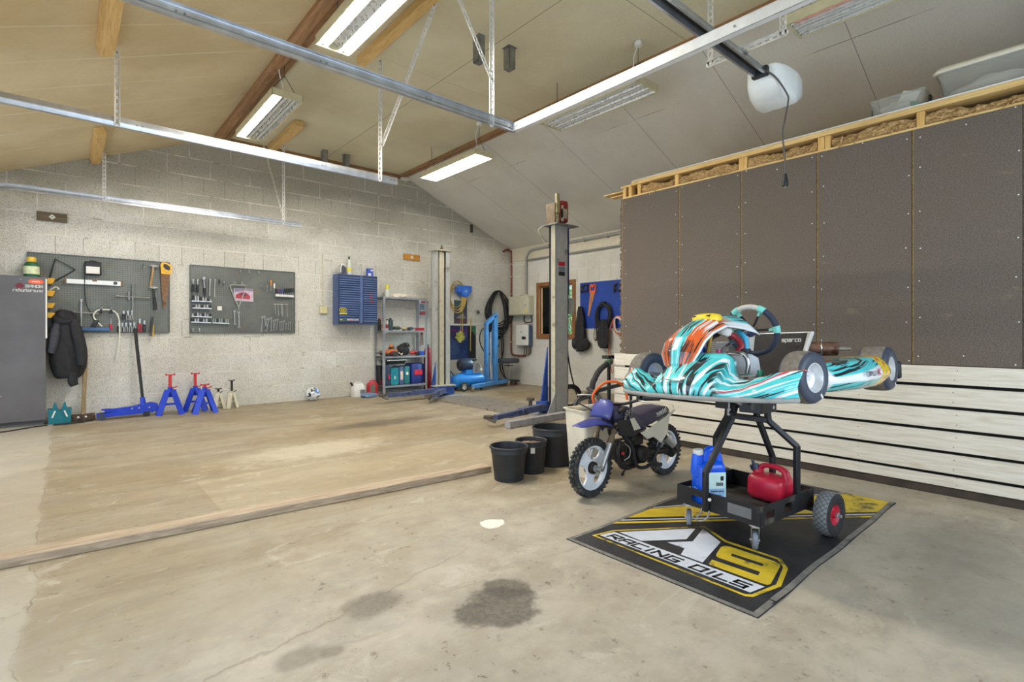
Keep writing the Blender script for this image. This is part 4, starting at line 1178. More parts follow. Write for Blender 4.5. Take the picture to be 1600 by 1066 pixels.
for s in (-1, 1):
    w = thing('pneumatic_wheel', None, None, (hx + 0.005, s * (hy + 0.085), 0.128)); w.parent = TR
    b = MB()
    prof = [(0.055, -0.030), (0.075, -0.040), (0.105, -0.045), (0.122, -0.038), (0.129, -0.018), (0.130, 0.0), (0.129, 0.018), (0.122, 0.038), (0.105, 0.045), (0.075, 0.040), (0.055, 0.030)]
    b.lathe(prof, (0, 0, 0), (0, 1, 0), 48, cap=False); b.m(0)
    o = b.build('tyre', [m_tread, m_rubber], w)
    for p in o.data.polygons:
        r = math.hypot(p.center.x, p.center.z)
        p.material_index = 1 if abs(p.center.y) > 0.030 else 0
    b = MB(); b.lathe([(0.012, -0.038), (0.020, -0.038), (0.022, -0.020), (0.045, -0.014), (0.052, -0.026), (0.060, -0.034), (0.058, -0.020), (0.050, 0.0), (0.058, 0.02), (0.060, 0.034), (0.052, 0.026), (0.045, 0.014), (0.022, 0.020), (0.020, 0.038), (0.012, 0.038)], (0, 0, 0), (0, 1, 0), 32); b.build('rim', m_redrim, w)
    b = MB(); b.cyl((0, s * 0.066, 0), (0, -s * 0.12, 0), 0.010, n=10); b.cyl((0, s * 0.040, 0), (0, s * 0.050, 0), 0.018, n=6); b.build('axle', m_zinc, w)
b = MB(); b.bar((hx + 0.005, -hy - 0.03, 0.132), (hx + 0.005, hy + 0.03, 0.132), 0.03, 0.03); b.build('axle_beam', m_blk, TR)

# blue canister on the tray
def rrect(w, d, r, n=5):
    pts = []
    for cx, cy, a0 in ((w / 2 - r, d / 2 - r, 0), (-w / 2 + r, d / 2 - r, PI / 2), (-w / 2 + r, -d / 2 + r, PI), (w / 2 - r, -d / 2 + r, 1.5 * PI)):
        for k in range(n):
            a = a0 + PI / 2 * k / (n - 1)
            pts.append((cx + r * math.cos(a), cy + r * math.sin(a)))
    return pts
def lev(w, d, r, z, dx=0, dy=0, n=5): return [(x + dx, y + dy, z) for x, y in rrect(w, d, r, n)]
zt = 0.006 + 0.158
BC = thing('blue_canister', 'translucent blue plastic canister with white cap, standing at the left end of the trolley tray', 'canister', (2.955, 1.575, zt), (0, 0, -0.62))
BC.scale = (1.2, 1.2, 1.2)
m_bluecan = M('blue_plastic', (18, 92, 224), 0.28, var=0.12, scale=8)
b = MB()
b.loft([lev(.135, .105, .02, 0), lev(.142, .112, .025, .012), lev(.142, .112, .025, .175), lev(.138, .108, .03, .195), lev(.10, .09, .03, .212, .012)])
b.build('body', m_bluecan, BC, angle=60)
b = MB(); b.loft([[(-.052 + .030 * math.cos(a) - dx, .030 * math.sin(a) * k, z) for a in [2 * PI * i / 16 for i in range(16)]] for z, dx, k in ((.10, -.004, 1.0), (.16, .010, 1.05), (.215, .006, .9), (.248, .002, .72))]); b.build('spout', m_bluecan, BC)
b = MB(); b.lathe([(0.0235, 0), (0.025, .003), (.025, .022), (.022, .026), (0, .027)], (-.053, 0, .244), (-.1, 0, 1), 20); b.build('cap', m_white, BC)
b = MB(); b.tube([(-.022, 0, .20), (-.012, 0, .252), (.012, 0, .268), (.04, 0, .252), (.052, 0, .205)], [.020, .020, .018, .018, .024], n=12); b.build('handle', m_bluecan, BC)
b = MB(); b.m(0).bb((-.035, -.0575, .03), (.062, -.0562, .165)); b.m(1)
marks(b, (.012, -.0576, .098), (1, 0, 0), (0, 0, 1), .020, 5, .007, .002, .0006, 3); b.box((.042, -.0578, .135), (.016, .001, .022)); b.m(2).bb((-.03, -.0580, .045), (.055, -.0576, .085)); b.m(1); marks(b, (-.015, -.0582, .068), (1, 0, 0), (0, 0, 1), .008, 6, .008, .003, .0006, 5); marks(b, (-.02, -.0582, .05), (1, 0, 0), (0, 0, 1), .006, 8, .005, .003, .0006, 6)
b.build('label', [M('pale_label', (206, 230, 222), 0.5, var=0.06), m_black, M('label_blue', (150, 186, 220), 0.5)], BC, smooth=False)
b = MB()
for k in range(5): b.bb((-.0718, -.03 + .0, .05 + .025 * k), (-.0708, .012, .0525 + .025 * k))
b.build('level_marks', M('mark_white', (190, 214, 246), 0.5), BC)

# red petrol can on the tray
RC = thing('petrol_can', 'red plastic petrol can with black cap, lying at the right end of the trolley tray', 'petrol can', (3.285, 1.345, zt), (0, 0, -0.12))
RC.scale = (0.95, 1.0, 0.93)
m_red = M('red_plastic', (208, 36, 62), 0.36, var=0.14, scale=7, dirt=(120, 40, 48), dirt_amt=0.06)
b = MB()
b.loft([[(x, yy, z + .085) for x, z in sell(w, h, 0.55)] for yy, w, h in ((-.114, .05, .05), (-.106, .08, .074), (-.09, .094, .084), (0, .10, .085), (.09, .094, .084), (.106, .08, .074), (.114, .05, .05))])
b.build('body', m_red, RC, angle=60)
b = MB(); b.tube([(.005, .075, .15), (.005, .06, .205), (.005, .02, .222), (.005, -.045, .222), (.005, -.088, .20), (.005, -.098, .15)], [.024, .018, .016, .018, .022, .028], n=12); b.build('handle', m_red, RC)
b = MB(); b.cyl((0, .085, .16), (-.006, .098, .195), .024, .022, n=16); b.build('neck', m_red, RC)
b = MB(); b.cyl((-.004, .094, .186), (-.008, .104, .214), .029, .027, n=14); b.cyl((-.008, .104, .214), (-.011, .112, .245), .010, .008, n=10); b.build('cap', M('dark_blue_cap', (38, 46, 70), .4), RC)
# ------------------------------------------------------------------ racing kart on the trolley
KC, KZ = 1.42, 0.865
K = thing('racing_kart', 'turquoise, black and orange racing kart raised on the black trolley', 'kart', (3.15, KC, KZ), (-0.036, 0, -0.03))
def livery(name, kind):
    t = NT(name)
    uv = t.n('ShaderNodeUVMap').outputs[0]
    s = t.sep(uv)
    u, v = s[0], s[1]
    teal, dk, wh, org = lin((92, 214, 214)), lin((20, 40, 48)), lin((236, 240, 240)), lin((222, 98, 40))
    a = t.mix(t.mr(t.noise(t.mapping(uv, (2, 3, 1)), 2.0), 0.35, 0.65), teal, lin((70, 196, 202)))
    def shards(seed, rot, sx, sy, lo, hi):
        return t.mr(t.noise(t.mapping(uv, (sx, sy, 1), (seed, seed * 1.7, 0), (0, 0, rot)), 1.0, 2.0, 0.6, 0.35), lo, hi)
    if kind == 'front':
        # slashes fan out from the middle: shear u by height, mirrored about the centre
        um = t.math('SUBTRACT', u, 0.52)
        fan = t.math('MULTIPLY', um, t.math('ADD', 1.25, t.math('MULTIPLY', v, -0.95)))
        sw = t.comb(t.math('MULTIPLY', fan, 34.0), t.math('MULTIPLY', v, 1.2))
        n = t.noise(sw, 1.0, 2.0, 0.5)
        n2 = t.noise(t.mapping(sw, (1, 1, 1), (17.3, 4.1, 0)), 1.0, 2.0, 0.5)
        # near side: diagonal stripes running to the corner
        dg = t.comb(t.math('MULTIPLY', t.math('ADD', v, t.math('MULTIPLY', u, 2.6)), 8.5), t.math('MULTIPLY', u, 3.0))
        n3 = t.noise(t.mapping(dg, (1, 1, 1), (3.3, 9.0, 0)), 1.0, 2.0, 0.5)
        n4 = t.noise(t.mapping(dg, (1, 1, 1), (33.3, 2.0, 0)), 1.0, 2.0, 0.5)
        side = t.mr(u, 0.36, 0.28)
        blk = t.mix(side, t.mr(n, 0.535, 0.55), t.mr(n3, 0.58, 0.60))
        wht = t.mix(side, t.mr(n2, 0.60, 0.615), t.mr(n4, 0.54, 0.56))
        a = t.mix(wht, a, wh)
        red = t.math('MULTIPLY', side, t.mr(t.math('ABSOLUTE', t.math('SUBTRACT', t.math('ADD', v, t.math('MULTIPLY', u, 2.6)), 1.02)), 0.045, 0.03))
        a = t.mix(red, a, lin((206, 70, 92)))
        org_m = t.math('MULTIPLY', t.mr(u, 0.23, 0.20), t.mr(v, 0.86, 0.90))
        a = t.mix(org_m, a, org)
        org2 = t.math('MULTIPLY', t.mr(t.math('ABSOLUTE', t.math('SUBTRACT', u, 0.965)), 0.014, 0.010), t.mr(v, 0.45, 0.5))
        a = t.mix(blk, a, dk)
        a = t.mix(org2, a, org)
        scr = t.math('MULTIPLY', t.mr(t.math('ABSOLUTE', t.math('SUBTRACT', v, 0.30)), 0.05, 0.03), t.math('MULTIPLY', t.mr(u, 0.48, 0.50), t.mr(u, 0.70, 0.68)))
        a = t.mix(t.math('MULTIPLY', scr, t.mr(t.noise(t.mapping(uv, (3, 40, 1)), 3.0, 4.0), 0.4, 0.6)), a, lin((92, 112, 116)))
    elif kind == 'panel':
        # centre stripe turquoise, orange wings, white rim
        um = t.math('ABSOLUTE', t.math('SUBTRACT', u, 0.50))
        e = t.math('ADD', um, t.math('MULTIPLY', t.math('SUBTRACT', t.noise(t.mapping(uv, (7, 1.5, 1)), 1.5, 3.0), 0.5), 0.22))
        wing = t.math('MULTIPLY', t.mr(e, 0.15, 0.17), t.mr(v, 0.86, 0.70))
        st = t.comb(t.math('MULTIPLY', um, 22.0), t.math('MULTIPLY', v, 2.6))
        n = t.noise(t.mapping(st, (1, 1, 1), (5.5, 1.0, 0)), 1.0, 2.0, 0.5)
        n2 = t.noise(t.mapping(st, (1, 1, 1), (25.5, 7.0, 0)), 1.0, 2.0, 0.5)
        a = t.mix(t.mr(n2, 0.60, 0.62), a, wh)
        a = t.mix(wing, a, org)
        a = t.mix(t.math('MULTIPLY', wing, t.mr(n2, 0.60, 0.63)), a, wh)
        a = t.mix(t.mr(n, 0.57, 0.585), a, lin((58, 40, 40)))
        a = t.mix(t.mr(um, 0.455, 0.465), a, wh)
        a = t.mix(t.math('MULTIPLY', t.mr(um, 0.33, 0.38), t.mr(v, 0.68, 0.74)), a, wh)
        a = t.mix(t.math('MULTIPLY', t.mr(v, 0.03, 0.015), 1.0), a, wh)
    else:
        dg = t.comb(t.math('MULTIPLY', t.math('SUBTRACT', v, t.math('MULTIPLY', u, 0.5)), 13.0), t.math('MULTIPLY', u, 1.6))
        n = t.noise(t.mapping(dg, (1, 1, 1), (2.0, 3.0, 0)), 1.0, 2.0, 0.5)
        mid = t.math('MULTIPLY', t.mr(v, 0.26, 0.31), t.mr(t.math('SUBTRACT', v, t.math('MULTIPLY', u, 0.25)), 0.48, 0.43))
        a = t.mix(t.mr(n, 0.55, 0.57), a, dk)
        a = t.mix(mid, a, wh)
        a = t.mix(t.mr(u, 0.10, 0.06), a, wh)
        yl = t.mr(t.math('ADD', u, t.math('MULTIPLY', v, -0.10)), 0.74, 0.75)
        a = t.mix(yl, a, lin((240, 200, 40)))
        curl = t.mr(t.noise(t.mapping(uv, (9, 3.2, 1), (4, 2, 0)), 1.6, 2.0, 0.5, 1.0), 0.54, 0.57)
        a = t.mix(t.math('MULTIPLY', yl, curl), a, lin((190, 108, 70)))
        a = t.mix(t.math('MULTIPLY', t.mr(v, 0.955, 0.97), t.mr(u, 0.7, 0.5)), a, lin((206, 110, 60)))
    return t.bsdf(a, 0.22, **{'Coat Weight': 0.6, 'Coat Roughness': 0.06})
def sheet(name, pts, mat, parent, thick=0.004, label=None, keep=None):
    """grid of points [i][j] -> thin shell with UV (i along u, j along v)"""
    nu, nv = len(pts), len(pts[0])
    me = bpy.data.meshes.new(name)
    vs = [tuple(p) for r in pts for p in r]
    fs = []
    for i in range(nu - 1):
        for j in range(nv - 1):
            if keep and not keep((i + .5) / (nu - 1), (j + .5) / (nv - 1)): continue
            fs.append((i * nv + j, (i + 1) * nv + j, (i + 1) * nv + j + 1, i * nv + j + 1))
    me.from_pydata(vs, [], fs)
    uvl = me.uv_layers.new(name='UVMap')
    for p in me.polygons:
        p.use_smooth = True
        for li in p.loop_indices:
            vi = me.loops[li].vertex_index
            uvl.data[li].uv = ((vi // nv) / (nu - 1), (vi % nv) / (nv - 1))
    me.materials.append(mat)
    o = bpy.data.objects.new(name, me)
    COL.objects.link(o)
    if parent is not None: o.parent = parent
    sm = o.modifiers.new('Solidify', 'SOLIDIFY'); sm.thickness = thick; sm.offset = 0
    if label: o['label'] = label
    return o
def interp(tab, x):
    for i in range(len(tab) - 1):
        if x <= tab[i + 1][0]:
            a, c = tab[i], tab[i + 1]
            t = (x - a[0]) / (c[0] - a[0] or 1)
            t = t * t * (3 - 2 * t)
            return [a[k] + (c[k] - a[k]) * t for k in range(1, len(a))]
    return list(tab[-1][1:])
# front fairing: height and plan position along the half width
HT = [(0.0, 0.215), (0.13, 0.212), (0.165, 0.185), (0.195, 0.115), (0.225, 0.082), (0.28, 0.078), (0.34, 0.098), (0.43, 0.124), (0.50, 0.132)]
XB = [(0.0, -0.73), (0.2, -0.705), (0.35, -0.66), (0.46, -0.60), (0.505, -0.535)]
XT = [(0.0, -0.53), (0.15, -0.515), (0.2, -0.58), (0.28, -0.585), (0.36, -0.57), (0.46, -0.525), (0.505, -0.49)]
pts = []
NU, NV = 90, 14
for i in range(NU + 1):
    y = -0.505 + 1.01 * i / NU
    s = abs(y)
    h = interp(HT, s)[0]; xb = interp(XB, s)[0]; xt = interp(XT, s)[0]
    row = []
    for j in range(NV + 1):
        w = j / NV
        z = h * (0.02 + 0.98 * w)
        bul = 0.045 * math.sin(PI * min(1, w * 1.15)) * (1 - 0.3 * (s / 0.5))
        x = xb + (xt - xb) * w ** 1.35 - bul * (1 if h > 0.1 else 0.8)
        row.append((x, y, z))
    # rolled top lip
    row.append((row[-1][0] + 0.03, y, row[-1][2] + 0.004)); row.append((row[-1][0] + 0.035, y, row[-1][2] - 0.012))
    pts.append(row)
sheet('front_fairing', pts, livery('fairing_livery', 'front'), K)
b = MB()
b.tube([(interp(XB, abs(y))[0] - 0.012, y, -0.004) for y in [-0.505 + 1.01 * i / 20 for i in range(21)]], 0.012, n=8, sub=2); b.build('bumper_bar', M('grey_plastic_bar', (150, 150, 146), 0.5, var=0.1), K)
# steering panel sweeping up and back
NP = [(0.0, -0.615, 0.10, 0.135, 0.045, 0.02), (0.08, -0.625, 0.10, 0.165, 0.085, 0.035), (0.22, -0.615, 0.10, 0.235, 0.118, 0.05), (0.38, -0.56, 0.10, 0.312, 0.130, 0.055), (0.52, -0.48, 0.095, 0.368, 0.132, 0.06), (0.68, -0.36, 0.085, 0.418, 0.132, 0.07), (0.85, -0.22, 0.06, 0.438, 0.130, 0.105), (0.95, -0.13, 0.035, 0.435, 0.125, 0.115), (1.0, -0.10, 0.025, 0.428, 0.118, 0.115)]
pts = []
for i in range(25):
    u = -1 + 2 * i / 24
    row = []
    for j in range(41):
        t_ = j / 40
        x, yc, z, hw, cv = interp(NP, t_)
        row.append((x + cv * u * u * (0.9 - 0.25 * t_), yc + hw * u, z - cv * u * u * (0.25 + 0.75 * t_)))
    pts.append(row)
sheet('steering_panel', pts, livery('panel_livery', 'panel'), K)
b = MB()
b.loft([[(-0.30 + 0.075 * k * math.cos(a), 0.085 + 0.085 * k * math.sin(a), z) for a in [2 * PI * i / 24 for i in range(24)]] for k, z in ((1.0, 0.40), (1.0, 0.425), (0.86, 0.440), (0.45, 0.447))])
b.m(1)
for yy in (0.055, 0.115): b.box((-0.35, yy, 0.434), (0.03, 0.04, 0.008), (0, -0.35, 0))
b.build('number_pod', [M('yellow_plastic', (240, 206, 50), 0.35, var=0.05), m_black], K, angle=60)
# wheels
m_side = M('tyre_sidewall', (62, 68, 82), 0.45, var=0.12, scale=25)  # bluish sky reflection put into the rubber colour
m_treadk = M('worn_slick', (118, 110, 100), 0.8, var=0.2, scale=40)
m_alu = M('cast_aluminium', (226, 228, 230), 0.35, 0.55, var=0.10, scale=6)
def kart_wheel(x, y, side, R, wd, z=0.09):
    w = thing('kart_wheel', None, None, (x, y, z)); w.parent = K
    b = MB()
    h = wd / 2
    prof = [(0.066, -h * .86), (0.078, -h * .98), (R * .80, -h), (R * .91, -h * .92), (R * .975, -h * .72), (R, -h * .4), (R, h * .4), (R * .975, h * .72), (R * .91, h * .92), (R * .80, h), (0.078, h * .98), (0.066, h * .86)]
    b.lathe(prof, (0, 0, 0), (0, 1, 0), 48, cap=False)
    o = b.build('tyre', [m_treadk, m_side], w, angle=50)
    for p in o.data.polygons: p.material_index = 1 if abs(p.center.y) > h * .70 else 0
    b = MB()
    f = side
    b.lathe([(0.074, f * h * .95), (0.068, f * h * .96), (0.064, f * h * .80), (0.060, f * h * .35), (0.045, f * h * .22), (0.022, f * h * .20), (0.020, f * h * .45), (0.0, f * h * .46)], (0, 0, 0), (0, 1, 0), 40, cap=False)
    b.lathe([(0.066, -f * h * .88), (0.060, -f * h * .3), (0.02, -f * h * .2), (0, -f * h * .2)], (0, 0, 0), (0, 1, 0), 40, cap=False)
    b.build('rim', m_alu, w, angle=50)
    b = MB(); b.box((0.045, f * h * 1.005, -R * 0.86 + 0.02), (0.026, 0.002, 0.012), (0, 0.9, 0)); b.build('tyre_mark', m_white, w)
    b = MB(); b.cyl((-0.056, f * h * .60, 0.012), (-0.052, f * h * .85, 0.012), 0.004, n=8); b.build('valve', m_black, w)
    return w
for kw in (kart_wheel(-0.345, -0.450, -1, 0.132, 0.125, 0.092), kart_wheel(-0.385, 0.443, 1, 0.132, 0.125, 0.092)): kw.rotation_euler.z = -0.16
kart_wheel(0.70, -0.475, -1, 0.138, 0.165, 0.090); kart_wheel(0.70, 0.475, 1, 0.138, 0.165, 0.090)
# chassis
m_chrome_t = M('chrome_tube', (190, 190, 192), 0.22, 0.95, var=0.15, scale=10)
b = MB(); b.bb((-0.52, -0.27, -0.012), (0.20, 0.27, -0.008)); b.build('floor_tray', M('aluminium_tray', (188, 190, 192), 0.4, 0.7, var=0.1), K)
for s in (-1, 1):
    b = MB(); b.tube([(-0.62, s * 0.16, 0.012), (-0.42, s * 0.24, 0.012), (-0.1, s * 0.30, 0.012), (0.3, s * 0.30, 0.015), (0.80, s * 0.26, 0.02)], 0.015, n=10); b.build('frame_rail', m_chrome_t, K)
    b = MB(); b.tube([(-0.385, s * 0.26, 0.075), (-0.385, s * 0.44, 0.092)], 0.012, smooth=False); b.build('stub_axle', m_chrome_t, K)
    b = MB(); b.cyl((-0.385, s * 0.255, 0.03), (-0.385, s * 0.255, 0.125), 0.016, n=12); b.bb((-0.40, s * 0.30 - 0.03, 0.09), (-0.36, s * 0.30 + 0.03, 0.096)); b.build('kingpin', M('green_anodised', (66, 140, 118), 0.35, 0.5), K)
b = MB(); b.cyl((0.70, -0.47, 0.09), (0.70, 0.47, 0.09), 0.014, n=14); b.build('rear_axle', m_chrome_t, K)
b = MB(); b.tube([(-0.46, -0.27, 0.10), (-0.44, -0.12, 0.098), (-0.40, 0.05, 0.09), (-0.41, 0.26, 0.09)], 0.009, n=8); b.build('tie_rod', m_chrome_t, K)
b = MB(); b.tube([(-0.28, -0.02, 0.21), (-0.30, -0.10, 0.212), (-0.30, -0.135, 0.20), (-0.30, -0.15, 0.15), (-0.31, -0.14, 0.07), (-0.31, -0.135, 0.02)], 0.013, n=10); b.build('column_hoop', m_chrome_t, K)
b = MB(); b.tube([(-0.42, 0.04, 0.03), (-0.22, 0.03, 0.24), (0.02, 0.0, 0.345)], 0.011, smooth=False); b.build('steering_shaft', m_chrome_t, K)
b = MB(); b.loft([lev(.13, .20, .02, 0.0, -0.16, -0.02), lev(.14, .22, .03, .10, -0.155, -0.02), lev(.13, .20, .03, .18, -0.155, -0.02), lev(.08, .10, .03, .205, -0.155, -0.04)]); b.build('fuel_tank', M('tank_plastic', (206, 212, 218), 0.4, var=0.06), K, angle=60, label='pale grey fuel tank')
b = MB(); b.lathe([(0.034, 0), (0.036, 0.004), (0.036, 0.026), (0.032, 0.03), (0, 0.031)], (-0.155, -0.06, 0.205), (0, 0, 1), 20); b.build('tank_cap', m_black, K)
for k, (yy) in enumerate((-0.045, -0.015)):
    b = MB(); b.bb((-0.2285, yy, 0.02), (-0.2265, yy + 0.014, 0.17)); b.build('tank_stripe', M('stripe_grey', (120, 128, 146), 0.5), K)
b = MB(); b.cyl((-0.24, 0.20, 0.05), (-0.24, 0.20, 0.24), 0.075, 0.075, n=24); b.cyl((-0.24, 0.20, 0.24), (-0.24, 0.20, 0.275), 0.075, 0.02, n=24); b.cyl((-0.24, 0.20, 0.27), (-0.24, 0.20, 0.30), 0.02, n=14); b.build('radiator_bottle', M('bright_blue_plastic', (30, 84, 200), 0.35, var=0.08), K, label='bright blue bottle')
b = MB(); b.lathe([(0.0, 0), (.03, .004), (.042, .02), (.042, .045), (.03, .06), (0, .062)], (-0.235, 0.03, 0.315), (0.3, -0.3, 0.9), 18); b.build('overflow_bottle', m_white, K)
b = MB(); b.tube([(-0.20, 0.02, 0.33), (-0.17, -0.02, 0.30), (-0.17, -0.05, 0.25), (-0.19, -0.03, 0.21)], 0.018, n=10); b.build('red_hose', M('red_silicone', (150, 34, 44), 0.4), K)
b = MB(); b.tube([(-0.10, 0.0, 0.34), (-0.12, -0.05, 0.29), (-0.13, -0.06, 0.22)], 0.016, n=10); b.build('blue_hose', M('blue_silicone', (70, 176, 214), 0.4), K)
b = MB(); b.tube([(-0.30, 0.09, 0.20), (-0.31, 0.06, 0.30), (-0.27, 0.06, 0.36), (-0.22, 0.04, 0.33)], 0.008, n=8); b.build('cable', M('yellow_cable', (180, 140, 50), 0.5), K)
b = MB(); b.tube([(-0.26, 0.12, 0.15), (-0.26, 0.10, 0.28), (-0.20, 0.06, 0.33)], 0.012, n=8); b.build('cable', m_black, K)
b = MB(); b.cyl((-0.285, 0.03, 0.205), (-0.285, 0.03, 0.235), 0.012, n=10); b.build('switch', M('pink_switch', (206, 70, 130), 0.4), K)
# steering wheel
SWM = Matrix.Translation((0.07, 0.0, 0.345)) @ Matrix.Rotation(-0.28, 4, 'Y')
m_suede = M('grey_suede', (196, 192, 186), 0.85, var=0.1, scale=40)
m_navy = M('navy_grip', (44, 52, 70), 0.75, var=0.12, scale=30)
m_teal = M('teal_collar', (128, 208, 196), 0.5, var=0.05)
def ring(a0, a1, r, R=0.150):
    return [(0.0, R * math.sin(a0 + (a1 - a0) * k / 14) * -1, R * 1.0 * math.cos(a0 + (a1 - a0) * k / 14)) for k in range(15)]
for nm, a0, a1, mt_, r in (('wheel_top', -0.55, 0.55, m_suede, .0165), ('wheel_grip', 0.55, 1.55, m_navy, .0185), ('wheel_grip', 1.55, 2.75, m_navy, .0175), ('wheel_grip', -2.75, -0.55, m_navy, .018)):
    b = MB(); b.xf(SWM); b.tube(ring(a0, a1, r), r, n=12, smooth=False); b.build(nm, mt_, K, label='grey suede top of the rim' if nm == 'wheel_top' else None)
b = MB(); b.xf(SWM); b.tube(ring(2.75, 2 * PI - 2.75, .015), .016, n=12, smooth=False); b.build('wheel_bottom', m_navy, K)
for a0 in (0.55, 1.55, -0.55, -1.55):
    b = MB(); b.xf(SWM); b.tube(ring(a0 - 0.13, a0 + 0.13, .02), .021, n=12, smooth=False)
    p = ring(a0, a0, 0)[0]; b.bar(V(*p), V(0, p[1] * .72, p[2] * .72), .03, .012); b.build('wheel_collar', m_teal, K)
for a0 in (0.55, 1.55, -0.55, -1.55):
    b = MB(); b.xf(SWM); p = ring(a0, a0, 0)[0]; b.bar(V(0, p[1] * .74, p[2] * .74), V(0, p[1] * .1, p[2] * .1), .03, .006); b.build('wheel_spoke', m_blk, K)
b = MB(); b.xf(SWM); b.cyl((-0.03, 0, 0), (0.008, 0, 0), 0.035, n=18); b.build('wheel_hub', m_chrome_t, K)
# seat
m_seat = M('seat_shell', (200, 204, 204), 0.35, 0.2, var=0.12, scale=8)
m_seat_in = M('seat_cloth', (54, 50, 47), 0.9, var=0.15, scale=30)
ST = [(-0.02, 0.03, 0.18, 0.03), (0.10, -0.01, 0.19, 0.05), (0.24, -0.01, 0.195, 0.07), (0.34, 0.03, 0.195, 0.08), (0.40, 0.12, 0.186, 0.075), (0.44, 0.22, 0.188, 0.055), (0.485, 0.325, 0.20, 0.035)]
def seat_pts(off):
    rows = []
    for i in range(23):
        u = -1 + 2 * i / 22
        row = []
        for (x, z, hw, dp) in ST:
            e = max(0.0, (abs(u) - 0.62) / 0.38)
            back = min(1.0, max(0.0, (x - 0.30) / 0.12))
            fx = -dp * 1.2 * e * e * back
            fz = dp * 1.3 * e * e * (1 - back)
            lip = 0.018 * (1 if abs(u) > 0.96 else 0)
            row.append((x + fx - off * back, hw * u * (1 + 0.05 * e), z + fz + off * (1 - back)))
        rows.append(row)
    return rows
sheet('seat_shell', seat_pts(0), m_seat, K, 0.006)
sheet('seat_lining', [r for r in seat_pts(0.007)][2:-2], m_seat_in, K, 0.004)
b = MB()
sp = [seat_pts(0.0)[i][-1] for i in range(23)]
b.tube([(p[0], p[1], p[2]) for p in sp], 0.007, n=8, sub=2); b.build('seat_piping', m_seat, K)
for s in (0, 22):
    b = MB(); b.tube([seat_pts(0)[s][k] for k in range(2, 7)], 0.009, n=8); b.build('seat_edge', m_seat, K)
b = MB(); strokes(b, 'sparco', (0.410, -0.035, 0.270), (0, -1, 0), (0.14, 0, 1), 0.026, 0.014, 0.0045, gap=0.45, lift=0.004)
b.build('seat_lettering', m_white, K, smooth=False)
b = MB(); b.prism([(0, 0), (0.05, 0), (0.03, 0.16), (-0.02, 0.17)], (0.16, -0.215, 0.02), (1, 0, 0), (0, -0.1, 1), 0.004); b.build('seat_stay', m_alu, K)
# exhaust
m_rust = M('heat_stained_steel', (132, 104, 92), 0.4, 0.75, var=0.35, scale=9, dirt=(86, 60, 48), dirt_amt=0.35)
b = MB(); b.lathe([(0.030, -0.16), (0.046, -0.145), (0.048, -0.13), (0.048, 0.10), (0.044, 0.115), (0.02, 0.122)], (0.80, -0.11, 0.215), (0.30, -0.95, -0.02), 26); b.build('silencer', m_rust, K)
b = MB(); b.cyl((0.836, -0.225, 0.213), (0.858, -0.29, 0.211), 0.017, 0.016, n=14); b.build('tail_pipe', m_chrome_t, K)
for k in (-0.085, 0.02):
    c0 = V(0.80, -0.11, 0.215) + V(0.30, -0.95, -0.02).normalized() * k
    b = MB(); b.torus(c0, (0.30, -0.95, -0.02), 0.049, 0.004, 26, 6); b.cyl(c0 + V(0, 0, 0.045), c0 + V(0, 0, 0.065), 0.004, n=6); b.build('exhaust_clamp', m_chrome, K)
b = MB(); b.prism([(-0.055, -0.02), (0.055, -0.02), (0.04, -0.075), (-0.04, -0.075)], (0.775, -0.08, 0.205), (0.30, -0.95, 0), (0, 0, 1), 0.02); b.build('exhaust_cradle', M('steel_blue_bracket', (84, 120, 150), 0.4, 0.4), K)
b = MB(); b.tube([(0.75, 0.04, 0.21), (0.70, 0.14, 0.20), (0.56, 0.22, 0.16), (0.45, 0.26, 0.13)], 0.028, n=12); b.build('exhaust_pipe', m_rust, K)
b = MB()
b.bb((0.28, 0.27, 0.03), (0.46, 0.40, 0.18))
for k in range(7): b.bb((0.29, 0.27, 0.185 + k * 0.014), (0.45, 0.40, 0.191 + k * 0.014))
b.bb((0.32, 0.29, 0.18), (0.42, 0.38, 0.28)); b.build('engine', m_steel_d, K)
b = MB(); b.torus((0.62, 0.02, 0.09), (0, 1, 0), 0.055, 0.006, 24, 6); b.cyl((0.62, -0.004, 0.09), (0.62, 0.044, 0.09), 0.02, n=14); b.build('brake_disc', m_chrome_t, K)
b = MB(); b.box((0.52, -0.30, 0.10), (0.06, 0.05, 0.07)); b.box((0.545, -0.33, 0.145), (0.04, 0.03, 0.03)); b.build('brake_caliper', M('gold_anodised', (178, 150, 100), 0.3, 0.7), K)
# side pods
for s in (-1, 1):
    pts = []
    for i in range(31):
        u = i / 30
        x = -0.225 + 0.715 * u
        wz = 0.165 - 0.03 * (1 - u) ** 2 - 0.010 * math.sin(PI * u)
        row = []
        for j in range(15):
            v = j / 14
            yy = 0.47 + 0.055 * math.sin(PI * min(1, v * 1.02)) + 0.075 * min(1, u / 0.45) - 0.03 * max(0, (0.2 - u) / 0.2) ** 2
            zz = 0.006 + wz * v
            row.append((x, s * yy, zz))
        row.append((x, s * (row[-1][1] * s - 0.05), row[-1][2] + 0.006)); row.append((x, s * 0.36, row[-1][2] - 0.01))
        pts.append(row)
    sp_ = sheet('side_pod', pts, livery('pod_livery', 'pod') if s == -1 else bpy.data.materials['pod_livery'], K)
b = MB()
yf = lambda x: -(0.545 + 0.055 * math.sin(PI * 0.52)) - 0.0045
strokes(b, 'FORMULA', (0.06, yf(0.0), 0.078), (1, 0, 0), (0, 0, 1), 0.022, 0.021, 0.0045, gap=0.36)
b.m(1); strokes(b, 'K', (0.268, yf(0.205), 0.076), (1, 0, 0), (0, 0, 1), 0.036, 0.030, 0.008)
b.build('pod_lettering', [M('ink_navy', (44, 42, 78), 0.4), M('ink_red', (206, 50, 84), 0.4)], K, smooth=False)
